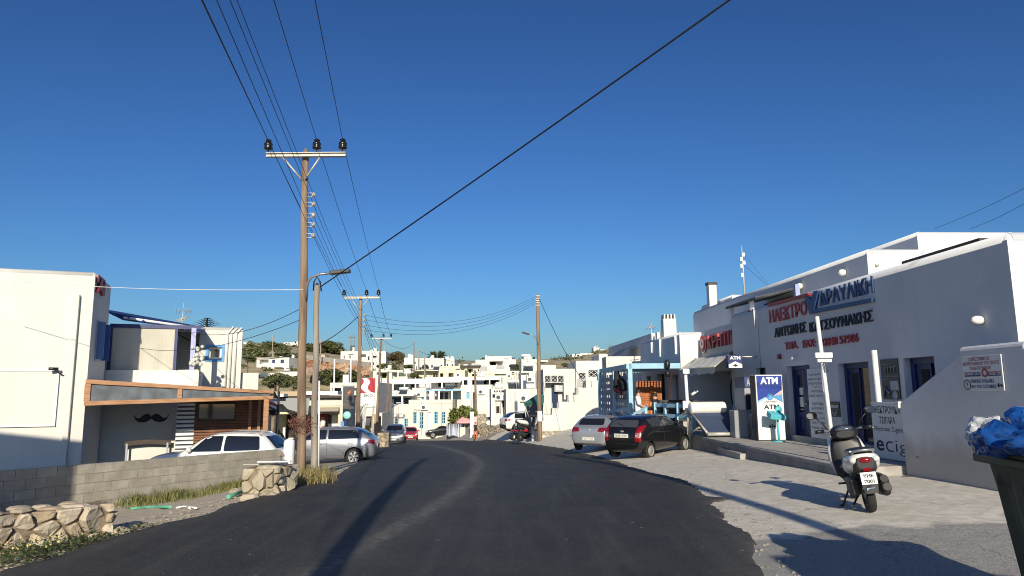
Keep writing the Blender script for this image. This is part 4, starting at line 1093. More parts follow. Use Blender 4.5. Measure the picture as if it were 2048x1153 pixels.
m = MB(); m.pbox(SP_, r[0]+W_*.85, r[0]+W_*.98, .026, .03, r[1]+H_*.13, r[1]+H_*.16); m.pbox(SP_, r[0]+W_*.87, r[0]+W_*.9, .026, .03, r[1]+H_*.1, r[1]+H_*.2); m.pbox(SP_, r[0]+W_*.94, r[0]+W_*.965, .026, .03, r[1]+H_*.1, r[1]+H_*.18); m.build("tow_mark", INK, b_)
# white site board leaning at the corner of the stair block
EP = RP.shifted(.75); r = EP.rect(1749, 805, 1806, 903)
r = (r[0], PZ+.02, r[2]+.25, r[3])
t = T("e_cigarette_board", "white board advertising electronic cigarettes, standing on the platform by the stair wall", "sign board", EP.w((r[0]+r[2])/2, 0, PZ))
board(EP, r, "panel", WB, t, [("ΗΛΕΚΤΡΟΝΙΚΑ", .04, .82, .80, .93, INK, .01), ("ΤΣΙΓΑΡΑ", .22, .66, .62, .74, INK, .01), ("Electronic Cigarette", .06, .98, .46, .57, INK, 0), ("e", .08, .30, .13, .32, INK, .015), ("c", .35, .55, .13, .32, INK, -.012), ("ig", .62, .95, .08, .34, INK, -.012)], dep=.04)
m = MB(); m.pbox(EP, r[2]-.3, r[2]-.2, .02, .09, r[3]-.12, r[3]+.02); m.pbox(EP, r[0]+.05, r[0]+.1, -.35, 0, PZ, PZ+.05); m.pbox(EP, r[2]-.5, r[2]-.45, -.35, 0, PZ, PZ+.05); m.build("brace", WMETAL, t)

# ------------------------------------------------------------------ platform, step, poles
eA, eB = onz(1690, 934, PZ), onz(1383, 869.5, PZ)
dirP = Vector((eA.x-eB.x, eA.y-eB.y, 0)).normalized()
PP = PL((eB.x, eB.y), dirP)
Lp = (Vector((eA.x, eA.y, 0)) - Vector((eB.x, eB.y, 0))).length
endU = Lp + .15
m = MB()
back = RP.w(0, 0, 0)
w0 = RP.w(RP.px(1466, 800)[0]-12, .0, 0); q0 = PP.w(-.0, 0, 0)
pts = [PP.w(0, 0, PZ), PP.w(endU, 0, PZ), SP_.w(uS0+.0, .12, PZ), RP.w(uS0+.0, -.1, PZ), RP.w(uF-10, -.1, PZ), PP.w(-9.5, -.05, PZ), ]
m.prism([p - Vector((0, 0, 1.2)) for p in pts], (0, 0, 1.2))
m.build("platform", [CONC], thing=("raised concrete platform in front of the hardware shop", "platform"), bevel=.015)
m = MB(); m.pbox(PP, .05, endU-.05, .004, .03, PZ-1.0, PZ-.05); 
m.build("kerb", CONCD, thing=("dark worn concrete kerb along the front of the shop platform", "kerb"))
# step
sA, sB = gp(1508, 920), gp(1437, 904)
m = MB(); SPL = PL((sB.x, sB.y), (sA.x-sB.x, sA.y-sB.y)); L_ = (sA-sB).length
zs = PZ - .19
m.pbox(SPL, -.1, L_+.1, -.25, .38, zs-.6, zs); m.build("step", CONC, thing=("low concrete step below the platform edge, behind the scooter", "step"), bevel=.012)
# leaning sign pole
b0_ = gp(1673, 946); tp = at(1634, 634, b0_.y+.35)
t = T("pole", "white leaning pole with a small box in front of the shop name lettering", "pole", b0_)
m = MB(); m.tube([b0_-Vector((0, 0, .1)), tp], .042, 12); m.build("shaft", WMETAL, t)
mid_ = b0_.lerp(tp, .735)
m = MB(); m.box(mid_+Vector((0, -.07, .02)), (.36, .08, .11)); m.box(mid_+Vector((0.02, -.05, -.09)), (.3, .06, .07)); m.build("box", WPAINT, t, bevel=.01)
m = MB(); q = b0_.lerp(tp, .66); m.tube([q+Vector((0, -.06, .12)), q+Vector((.05, -.08, -.08)), q+Vector((.0, -.08, -.1)), q+Vector((-.02, -.06, .1))], .008, 5); m.build("cable_loop", WIRE, t)
# two white rollers/pipes standing at the facade
for (xt, yt, xb, yb, o_, lab, zb_) in ((1748, 701, 1759, 810, .45, "thick white pole behind the electronic cigarette board", PZ), (1646, 740, 1660, 892, .5, "white pipe standing behind the leaning pole", PZ)):
    q = RP.shifted(o_); a = q.px(xt, yt); b = q.px(xb, yb)
    m = MB(); m.tube([q.w(b[0], 0, zb_), q.w(a[0], 0, a[1])], (.06 if xt > 1700 else .05), 14); m.build("pole", WMETAL, thing=(lab, "pole"))

# ------------------------------------------------------------------ cash machines, heater, podium
CMW = M("machine_white", (.78, .78, .76), .35, var=.04, vs=3); CMB = M("machine_blue", (.03, .06, .30), .35)
def kiosk(px0, px1, yt, yb, label, lines, depth=.75, Yd=None):
    c = onz((px0+px1)/2, yb, PZ)
    pl = PL((c.x, c.y), (1, .10, 0)); r = pl.rect(px0, yt, px1, yb)
    t = T("cash_machine", label, "cash machine", (c.x, c.y, PZ)); return t, pl, (r[0], PZ, r[2], r[3])
t, pl, r = kiosk(1514, 1568, 750, 882, "tall white and blue cash machine with the teal stand in front", None)
W_, H_ = r[2]-r[0], r[3]-r[1]
m = MB(); m.pbox(pl, r[0], r[2], -.32, 0, r[1]+.02, r[3]); m.build("cabinet", CMW, t, bevel=.012)
m = MB(); m.pbox(pl, r[0]-.03, r[0]-.002, -.32, .0, r[1], r[3]-.02); m.build("side_panel", BLACK, t)
m = MB(); m.pbox(pl, r[0]+.03, r[2]-.03, .003, .02, r[3]-H_*.165, r[3]-.03); hd = m.build("header", CMB, t)
m = MB(); m.text("ATM", lambda u, h, o: pl.w(r[0]+W_*.16+u, .024, r[3]-H_*.145+h), W_*.66, H_*.11, bold=.045); m.build("lettering", WPAINT, hd)
B = lambda x, y: (r[0]+W_*x, r[1]+H_*y)
m = MB(); m.ppoly(pl, [B(.04, .6), B(.42, .66), B(.6, .66), B(.96, .58), B(.96, .83), B(.04, .83)], .003, .008); bl = m.build("blue_field", CMB, t)
m = MB(); m.ppoly(pl, [B(.6, .67), B(.96, .70), B(.96, .77)], .009, .012); m.build("pink_beam", M("pink_print", (.55, .40, .45), .5), bl)
m = MB(); m.ppoly(pl, [B(.6, .665), B(.96, .585), B(.96, .70)], .009, .012); m.build("bright_beam", MBLUE, bl)
m = MB(); m.ppoly(pl, [B(.04, .56), B(.42, .655), B(.3, .655), B(.04, .6)], .009, .012); m.build("teal_beam", LBLUE, bl)
m = MB(); m.lathe([(0, 0), (.1, 0), (.1, .006)], pl.w(r[0]+W_*.5, .012, r[1]+H_*.665), pl.n, 18); m.build("globe_mark", MBLUE, bl)
for (tx, x0, x1, y0, y1, mt, bd) in (("SUPER MARKET", .26, .78, .575, .605, INK, .0), ("ATM", .25, .82, .475, .545, INK, .03)):
    m = MB(); m.text(tx, lambda u, h, o: pl.w(r[0]+W_*x0+u, .006, r[1]+H_*y0+h), W_*(x1-x0), H_*(y1-y0), bold=bd); m.build("lettering", mt, t)
m = MB(); m.ppoly(pl, [B(.38, .215), B(.52, .25), B(.66, .215), B(.52, .18)], .004, .01); m.build("diamond_mark", INK, t)
ring(pl, r[0]+W_*.52, r[1]+H_*.215, .03, .045, .012).build("ring_mark", WPAINT, t)
# second machine, set back and facing the lot
q = onz(1510, 879, PZ); pl2 = PL((q.x-.35, q.y+1.0), (1, .10, 0)); r2 = pl2.rect(1491, 754, 1516, 880); r2 = (r2[0], PZ, r2[2], r2[3])
t = T("cash_machine", "narrow cash machine with a dark screen recess, half hidden behind the tall one", "cash machine", (q.x-.35, q.y+1, PZ))
m = MB(); m.pbox(pl2, r2[0], r2[2], -.8, 0, r2[1], r2[3]-.35); m.build("cabinet", M("machine_grey", (.32, .33, .36), .5), t, bevel=.015)
m = MB(); m.pbox(pl2, r2[0], r2[2]+.1, -.7, .04, r2[3]-.34, r2[3]); hd = m.build("header", M("machine_dull_blue", (.05, .07, .17), .4), t)
m = MB(); m.text("ATM", lambda u, h, o: pl2.w(r2[0]+.06+u, .045, r2[3]-.28+h), r2[2]-r2[0]-.08, .22, bold=.02); m.build("lettering", GREYP, hd)
m = MB(); m.pbox(pl2, r2[0]+.03, r2[2]-.12, .003, .02, r2[1]+.85, r2[1]+1.35); m.build("screen", BLACK, t)
m = MB(); m.pbox(pl2, r2[2]-.12, r2[2]-.02, .0, .16, r2[1]+.3, r2[1]+1.4); m.build("side_shield", WPAINT, t, bevel=.03)
m = MB(); m.pbox(pl2, r2[0]+.05, r2[2], .003, .25, r2[1], r2[1]+.72); m.build("base_cabinet", CMW, t, bevel=.02)
m = MB(); m.ppoly(pl2, [(r2[0]+.06, r2[1]+.25), (r2[0]+.2, r2[1]+.36), (r2[2]-.1, r2[1]+.25), (r2[2]-.1, r2[1]+.65), (r2[0]+.06, r2[1]+.65)], .252, .256); m.build("blue_field", CMB, t)
# teal podium
c = onz(1558, 884, PZ)
t = T("stand", "teal post stand with a sloping box in front of the tall cash machine", "stand", c, .1)
zt_ = at(1551, 834, c.y).z - PZ
m = MB(); m.lathe([(0, 0), (.2, 0), (.2, .02), (0, .03)], (0, 0, 0), n=20); m.build("base", TEAL, t, local=True)
m = MB(); m.tube([(0, 0, .02), (0, 0, zt_)], .03, 12); m.build("shaft", TEAL, t, local=True)
m = MB(); m.box((-.06, -.05, zt_+.03), (.44, .3, .14), Matrix.Rotation(.12, 3, 'Y') @ Matrix.Rotation(.35, 3, 'X')); m.build("box", TEAL, t, local=True, bevel=.01)
m = MB(); m.lathe([(0, 0), (.1, 0), (.1, .02), (0, .02)], (.08, .08, zt_+.2), (0, -1, .1), 18); m.build("round_plate", TEAL, t, local=True)
# hanging sign
hp_ = RP.shifted(.1); q9 = RP.shifted(.75); u_, h_ = q9.px(1470, 724); Pw = q9.w(u_, 0, h_)
pl = PL((Pw.x, Pw.y), (1, .08, 0)); r = pl.rect(1454, 711, 1482, 737)
t = T("hanging_sign", "small projecting cash machine sign with a white roof shape, at the end of the awning", "sign", (Pw.x, Pw.y, h_))
m = MB(); m.pbox(pl, r[0], r[2], -.1, .1, r[1], r[3]); m.build("box", DBLUE, t, bevel=.01)
W_, H_ = r[2]-r[0], r[3]-r[1]
m = MB(); m.text("ATM", lambda u, h, o: pl.w(r[0]+W_*.12+u, .104, r[1]+H_*.66+h), W_*.76, H_*.26, bold=.035); m.build("lettering", WPAINT, t)
m = MB(); m.ppoly(pl, [(r[0]+.01, r[1]+.01), (r[2]-.01, r[1]+.01), (r[2]-.01, r[1]+H_*.3), (r[0]+W_*.5, r[1]+H_*.52), (r[0]+.01, r[1]+H_*.28)], .102, .106); m.build("white_field", WPAINT, t)
m = MB(); m.ppoly(pl, [(r[0]+W_*.3, r[1]+H_*.2), (r[0]+W_*.5, r[1]+H_*.32), (r[0]+W_*.7, r[1]+H_*.2), (r[0]+W_*.5, r[1]+H_*.1)], .107, .11); m.build("diamond_mark", INK, t)
m = MB(); m.tube([pl.w(r[2]-.05, 0, r[3]-.05), pl.w(r[2]+.7, 0, r[3]-.05)], .025, 8); m.build("bracket", GALV, t)
# solar water heater: white tank over a sloping collector
c = onz(1452, 875, PZ)
t = T("solar_water_heater", "solar water heater with white tank above a dark sloping collector, on the platform", "solar heater", c, .12)
d0 = c.y
zt0 = at(1432, 816, d0+1.1).z - PZ
wid = (1484-1412)/FPX*d0
m = MB(); m.prism([(-wid*.5, 0, .1), (wid*.5, 0, .1), (wid*.42, 1.05, zt0-.17), (-wid*.55, 1.05, zt0-.17)], (0, .05, .07)); m.build("collector", M("collector_glass", (.045, .065, .12), .5, spec=.25), t, local=True)
m = MB(); m.tube([(-wid*.53, -.02, .1), (wid*.53, -.02, .1)], .06, 8); m.tube([(-wid*.51, 0, .12), (-wid*.57, 1.1, zt0-.17)], .035, 8); m.build("collector_frame", GALV, t, local=True)
m = MB(); tl = (1468-1396)/FPX*(d0+1.1)
m.lathe([(0, 0), (.13, .0), (.19, .02), (.2, .06), (.2, tl-.06), (.19, tl-.02), (.13, tl), (0, tl)], (-tl*.6, 1.1, zt0), (1, 0, 0), 24); tk = m.build("tank", M("tank_enamel", (.76, .75, .70), .35, var=.05, vs=2), t, local=True)
m = MB(); m.text("calpak solar", lambda u, h, o: Vector((-tl*.35+u, 1.1-.203, zt0-.04+h)), tl*.5, .09); m.build("lettering", M("grey_print", (.45, .45, .44), .5), tk, local=True)
m = MB(); m.tube([(-tl*.55, 1.4, zt0-.1), (-tl*.6, 1.4, 0)], .025, 6); m.tube([(tl*.3, 1.4, zt0-.1), (tl*.3, 1.4, 0)], .025, 6); m.tube([(-tl*.58, .4, .3), (-tl*.6, 1.4, .0)], .02, 6); m.build("stand_frame", GALV, t, local=True)
c = at(1479, 860, 21.9)
m = MB(); m.box((c.x+.12, c.y+.4, PZ+.42), (.42, .5, .84)); m.build("metal_cabinet", M("dull_cabinet", (.26, .27, .29), .6, var=.1, vs=2), thing=("plain grey metal cabinet between the solar heater and the cash machines", "cabinet"), bevel=.02)
# dark stacked baskets behind the solar heater
m = MB(); c = onz(1392, 868, PZ)
for k in range(7): m.box((c.x+.1, c.y+3.0, PZ+.35+.12*k), (1.5, .55, .09))
m.build("basket_stack", BLACK, thing=("black stack of shopping baskets behind the solar heater", "baskets"), bevel=.02)

# ------------------------------------------------------------------ supermarket wing with sign, awning, projecting white end
BP_ = RP.shifted(-.35)
uB0 = BP_.px(1398, 700)[0]
zB = BP_.px(1430, 656)[1]
root = T("supermarket", "white supermarket front with red raised letters and a sloping awning, beyond the hardware shop", "shop", BP_.w(uB0, 0, -2))
rs = BP_.rect(1402, 666, 1468, 712)
ent = BP_.rect(1405, 742, 1466, 868); ent = (ent[0], PZ, ent[2], ent[3])
m = MB(); volume(m, BP_, uB0-.5, uF+.02, -2.6, zB, 8, holes=[ent+(1.1,)]); m.build("wall", PLASTERB, root)
m = MB(); m.pbox(BP_, rs[0], uF, .003, .05, rs[1], rs[3]); m.build("sign_panel", M("grey_sign_panel", (.50, .49, .46), .6), root)
words("ΚΡΗΤΙΚ", 1421, 1478, 673, 699, 657, 686, REDL, "red_lettering", dep=.05, bold=.0, pl=BP_, base=.05)
u_, h_ = BP_.px(1411, 688)
m = MB(); m.lathe([(.0, 0), (.33, 0), (.33, .1), (.0, .1)], BP_.w(u_, .05, h_), BP_.n, 24); m.build("round_emblem", REDL, root)
m = ring(BP_, u_, h_, .1, .19, .156, 24); m.build("emblem_ring", WPAINT, root)
m = ring(BP_, u_, h_, .33, .39, .12, 24); m.build("emblem_rim", WPAINT, root)
m = MB(); m.tube([BP_.w(uF-.1, .2, rs[1]-.1), BP_.w(uF-.1, .2, rs[1]+.9)], .06, 10); m.build("downpipe", WPAINT, root)
# entrance details
m = MB(); a, b, c_, d = ent; frame_bars(m, BP_, (a, b, a+(c_-a)*.55, d-.05), -1.08, .08, 1, 1); e_ = m.build("entrance_frame", GALV, root)
m = MB(); m.pbox(BP_, a+(c_-a)*.6, c_-.2, -1.09, -1.04, b, d-.2); m.build("doorway", DARK, e_)
pts = [BP_.w(a+(c_-a)*.3+.4*math.cos(t_*.4), -1.0, b+1.4+.65*math.sin(t_*.4)) for t_ in range(2, 14)]
m = MB(); m.tube(pts, .03, 6); m.build("scroll_mark", INK, e_)
# awning: slopes out towards the lot, sheet on a frame
az0 = BP_.px(1420, 716)[1]
tipL, tipR = at(1357, 738, 27.6), at(1456, 716, 25.0)
ra, rb = BP_.w(uB0, .02, az0+.05), BP_.w(uF-.2, .02, az0+.05)
AW = RP.shifted(1.7); al, ar = AW.px(1359, 742)[0], AW.px(1430, 735)[0]; hz = AW.px(1400, 737)[1]
m = MB(); n_ = 16
P0 = [BP_.w(lerp(uB0-.1, uF-1.0, i/n_), .02, az0+.1) for i in range(n_+1)]; P1 = [AW.w(lerp(al, ar, i/n_), 0, hz + .02*math.sin(i*1.7)) for i in range(n_+1)]
sag = [P0[i].lerp(P1[i], .55) - Vector((0, 0, .06)) for i in range(n_+1)]
fl = [P1[i] - Vector((0, 0, .2+.03*math.cos(i*2.1))) for i in range(n_+1)]
for i in range(n_):
    for a_, b_ in ((P0, sag), (sag, P1), (P1, fl)): m.quad(a_[i], a_[i+1], b_[i+1], b_[i])
m.build("awning", FABRIC, root)
m = MB(); m.tube([P1[0], P1[-1]], .03, 8); m.tube([P0[0], P1[0]], .03, 8); m.tube([P0[-1], P1[-1]], .03, 8); m.build("awning_frame", GALV, root)
# projecting wing whose near end catches the sun
Yc = 29.6
e0 = at(1398, 690, Yc); f0 = at(1360, 700, Yc-.1)
CP = PL((f0.x, f0.y), RU)                       # road side of the wing
zC = at(1360, 665, Yc).z
uC1 = CP.px(1282, 720)[0]
root = T("shop_wing", "white shop wing with thin vertical fins and a chimney, behind the light blue pergola", "building", CP.w(0, 0, -2))
dds = [CP.rect(1295, 752, 1304, 862), CP.rect(1316, 748, 1331, 862), CP.rect(1344, 750, 1358, 862)]
m = MB(); volume(m, CP, uC1, 0, -2.6, zC-.1, 7, holes=[(q[0], PZ, q[2], q[3], .3) for q in dds]); coping(m, CP, uC1, 0, zC, 7, .11)
m.quad(CP.w(uC1, -.1, zC-.03), CP.w(-.1, -.1, zC-.03), CP.w(-.1, -6.9, zC-.03), CP.w(uC1, -6.9, zC-.03)); m.build("wall", PLASTERB, root)
for i, q in enumerate(dds): m = MB(); m.pbox(CP, q[0]+.02, q[2]-.02, -.29, -.22, PZ, q[3]-.02); m.build("door", DARK if i < 2 else M("blue_grey_door", (.16, .22, .28), .5), root)
for (x_, y0, y1) in ((1305, 685, 706), (1322, 679, 714), (1353, 672, 709)):
    u_ = CP.px(x_, (y0+y1)/2)[0]; m = MB(); m.pbox(CP, u_-.06, u_+.06, .003, .09, CP.px(x_, y1)[1], CP.px(x_, y0)[1]); m.build("fin", WPAINT, root)
cc = at(1337, 650, 34); r0_ = at(1337, 637, 34).z
m = MB(); m.box((cc.x, cc.y, (zC+r0_)/2-.2), (.62, .62, r0_-zC+.3)); 
m.build("chimney", PLASTER, root, bevel=.02)
m = MB()
for k in range(4): m.box((cc.x-.24+.16*k, cc.y, r0_+.06), (.07, .6, .22))
m.build("chimney_fins", PLASTER, root)
c2 = at(1319, 662, 34.5); m = MB(); m.box((c2.x, c2.y, zC+.15), (.35, .4, .5)); m.build("vent_block", PLASTER, root, bevel=.02)
p = at(1303, 676, 34.8); antenna("tv_antenna", "thin tv antenna on the shop wing roof left of the chimney", (p.x, p.y, zC-.1), at(1303, 644, 34.8).z-zC+.1, [(.78, .5, 3, .2)])
# upper house behind with blue shutters, white pillar and round end
Yk = 33.5
HK = PL(RP.w(RP.px(1466, 640)[0]-6.5, -3.2, 0), RU)
k1 = HK.px(1466, 640)[0]; k0 = HK.px(1404, 645)[0]; zk = HK.px(1436, 600)[1]
root = T("upper_house", "white upper house with blue shutters and a tall white flue, above the red supermarket letters", "house", HK.w(k0, 0, zB-.5))
m = MB(); volume(m, HK, k0, k1, zB-1, zk-.1, 5); coping(m, HK, k0, k1, zk, 5, .11); m.build("wall", PLASTERB, root)
for (x0, x1) in ((1406, 1413), (1424, 1438), (1447, 1459)):
    r = HK.rect(x0, 632, x1, 662); m = MB(); m.pbox(HK, r[0], r[2], .003, .06, r[1]-.3, r[3]); m.build("shutter", BLUE, root)
p = HK.px(1424, 600); q = HK.shifted(.35)
u_ = q.px(1424, 600)[0]; m = MB(); m.pbox(q, u_-.2, u_+.2, -.2, .2, zB-.5, q.px(1422, 570)[1]); fl_ = m.build("flue", PLASTER, root, bevel=.02)
m = MB(); m.pbox(q, u_-.24, u_+.24, -.24, .24, q.px(1422, 571)[1], q.px(1422, 566)[1]); m.build("flue_cap", BLACK, root)
# lattice mast with stays
c = at(1489, 582, 40)
t = T("radio_mast", "thin white radio mast rising behind the shop roof canopy", "mast", c - Vector((0, 0, 2)))
tp = at(1483, 492, 40)
m = MB(); m.tube([c - Vector((0, 0, 2)), c.lerp(tp, .5), tp], [.06, .045, .03], 8); m.build("shaft", GALV, t)
m = MB()
for k in (.35, .55, .62, .7, .8): q = c.lerp(tp, k); m.box(q+Vector((.08*(-1)**int(k*10), 0, 0)), (.14, .08, .22))
m.build("aerials", STEEL, t)
m = MB(); m.tube([c.lerp(tp, .85), c+Vector((3, 2, -.5))], .008, 4); m.tube([c.lerp(tp, .6), c+Vector((1.2, -2, -.6))], .008, 4); m.build("stay_wires", WIRE, t)

# ------------------------------------------------------------------ light blue pergola with pierced screen, ramp rails
Yp = 29.0
q0 = at(1259, 780, Yp)
KS = PL((q0.x, q0.y), RU); KF = PL((q0.x, q0.y), (1, .06, 0))
zT = KS.px(1259, 727)[1]; uB_ = KS.px(1199, 780)[0]
uE = KF.px(1361, 730)[0]
root = T("pergola", "light blue timber pergola with a pierced grey side screen, in front of the shop wing", "pergola", (q0.x, q0.y, -2.3))
m = MB(); m.pbox(KF, -.1, uE, -.12, .0, zT-.22, zT); m.pbox(KS, uB_, .0, -.12, .003, zT-.22, zT-.003); m.pbox(KF, -.1, uE, uB_+.12, uB_, zT-.2, zT-.01)
m.build("beam", LBLUE, root, bevel=.008)
for k in range(15):
    u_ = lerp(.2, uE-.1, k/14); m = MB(); m.pbox(KF, u_-.03, u_+.03, uB_, -.12, zT-.16, zT-.04); m.build("rafter", LBLUE, root)
for i, uu in enumerate((0, uB_*.45, uB_)):
    m = MB(); m.pbox(KS, uu-.1, uu+.1, -.12, .06, -2.6, zT-.22); m.build("post", LBLUE, root, bevel=.008)
# screen: one sheet with rows of square holes
S0, S1 = uB_+.1, -.12; hs0, hs1 = PZ-.9, zT-.35
m = MB(); nc, nr_ = 13, 10
us = []; 
for i in range(nc): us += [S0+(S1-S0)*(i+.0)/nc, S0+(S1-S0)*(i+.5)/nc]
us.append(S1); hs = []
for j in range(nr_): hs += [hs0+(hs1-hs0)*j/nr_, hs0+(hs1-hs0)*(j+.62)/nr_]
hs.append(hs1)
for i in range(len(us)-1):
    for j in range(len(hs)-1):
        if i % 2 == 0 and j % 2 == 1 and (i//2) % 6 != 5: continue
        m.pbox(KS, us[i], us[i+1], -.05, -.045, hs[j], hs[j+1])
m.build("pierced_screen", M("screen_grey", (.40, .40, .40), .8), root)
m = MB(); r = KS.rect(1228, 757, 1252, 790)
for k in range(60):
    a_ = R.uniform(0, 6.28); q_ = R.random()**.5; uu, hh_ = (r[0]+r[2])/2+q_*(r[2]-r[0])*.48*math.cos(a_), (r[1]+r[3])/2+q_*(r[3]-r[1])*.42*math.sin(a_)
    m.m = 1 if hh_ < (r[1]+r[3])/2-.1 else (2 if math.cos(a_) < 0 else 0)
    m.ball(KS.w(uu, .02, hh_), .12, 7, 5)
m.m = 0; m.tube([KS.w((r[0]+r[2])/2, .05, (r[1]+r[3])/2), KS.w((r[0]+r[2])/2-.25, .06, r[3]+.3)], [.22, .1], 8)
m.build("fruit_emblem", [DARK, M("emblem_red", (.30, .03, .04), .6), M("emblem_yellow", (.40, .32, .05), .6)], root)
r = KS.rect(1229, 792, 1256, 799); m = MB(); m.text("ΚΡΗΤΙΚΟΣ", lambda u, h, o: KS.w(r[0]+u, -.02, r[1]+h), r[2]-r[0], .22, bold=.02); m.build("lettering", INK, root)
u_, h_ = KF.px(1333, 730); m = MB(); m.ball(KF.w(u_, .12, h_), (.12, .12, .22), 10, 8); m.tube([KF.w(u_, .1, h_-.25), KF.w(u_, .1, h_-.5)], .09, 10); m.build("lantern", BLACK, root)
# orange timber windbreak
OB = PL(at(1298, 800, 31.5), (1, .1, 0)); r = OB.rect(1275, 764, 1322, 822)
t = T("timber_screen", "brown orange lattice timber screen under the light blue pergola", "screen", OB.w((r[0]+r[2])/2, 0, PZ))
m = MB(); r = (r[0], PZ, r[2], r[3])
for k in range(15): u_ = lerp(r[0], r[2], k/14); m.pbox(OB, u_-.035, u_+.035, -.03, 0, r[1], r[3])
for k in range(20): h_ = lerp(r[1], r[3], k/19); m.pbox(OB, r[0], r[2], .002, .03, h_-.03, h_+.03)
m.build("lattice", ORANGE, t)
m = MB(); m.pbox(OB, r[0], r[2], -.08, -.035, r[1], r[3]-.3); m.build("backing", SLAT, t)
r = OB.rect(1299, 783, 1312, 822); m = MB(); m.pbox(OB, r[0], r[2], .05, .1, PZ, r[3]); m.build("orange_panel", ORANGEP, t, bevel=.02)
# blue railings along the ramp
def rail(label, pts, post_px=None, boards=2, h=.95):
    t = T("railing", label, "railing", pts[0], 0, "light blue railings along the ramp")
    m = MB()
    for a_, b_ in zip(pts[:-1], pts[1:]):
        d = (b_-a_).normalized(); s_ = d.cross(Vector((0, 0, 1))).normalized()*.02
        for k in range(boards):
            z = h - .1 - k*.38
            for q in (0,):
                A1, B1 = a_+Vector((0, 0, z)), b_+Vector((0, 0, z)); m.prism([A1-s_, A1+s_, B1+s_, B1-s_], (0, 0, .14))
    m.build("rails", LBLUE, t)
    for p_ in pts: m = MB(); m.box(p_+Vector((0, 0, h*.5-.05)), (.11, .11, h+.25)); m.build("post", LBLUE, t, bevel=.008)
def pz(x, y, Y): return at(x, y, Y)
base = lambda x, Y, z: Vector((at(x, 780, Y).x, Y, z))
rail("light blue railing in front of the two men, above the black car", [base(1309, 27.6, PZ), base(1328, 26.9, PZ), base(1354, 26, PZ), base(1383, 25, PZ)])
rail("light blue railing along the foot of the pierced screen", [base(1203, 34.5, -1.9), base(1226, 32.2, -1.75), base(1247, 30.3, -1.65), base(1262, 29, PZ-.2)])
rail("light blue railing sloping down the ramp behind the silver and black cars", [base(1246, 26, PZ-.75), base(1268, 26.8, PZ-.35), base(1290, 27.4, PZ-.1)], boards=1)
rail("short light blue railing stub on the corner by the lamp post", [base(1385, 24.5, PZ-.1), base(1404, 25.2, PZ-.1)])
# white lamp post with a floodlight head and small notice
b0_ = gp(1381, 900); b0_.y -= .0; tp = at(1371, 747, b0_.y-.25)
t = T("lamp_post", "white lamp post with a square floodlight, behind the black hatchback", "lamp post", b0_)
m = MB(); m.tube([b0_-Vector((0, 0, .1)), tp], .055, 12); m.build("shaft", WMETAL, t)
m = MB(); m.box(tp+Vector((0, -.05, .06)), (.22, .16, .17)); m.build("floodlight", WPAINT, t, bevel=.02)
m = MB(); q = b0_.lerp(tp, .58); m.box(q+Vector((-.05, -.08, 0)), (.26, .03, .3)); m.build("notice", WB, t, bevel=.005)
m = MB(); q = b0_.lerp(tp, .74); m.tube([q+Vector((.15, -.05, -.06)), q+Vector((.36, -.05, .08))], [.05, .04], 8); m.build("arm_lamp", WPAINT, t)
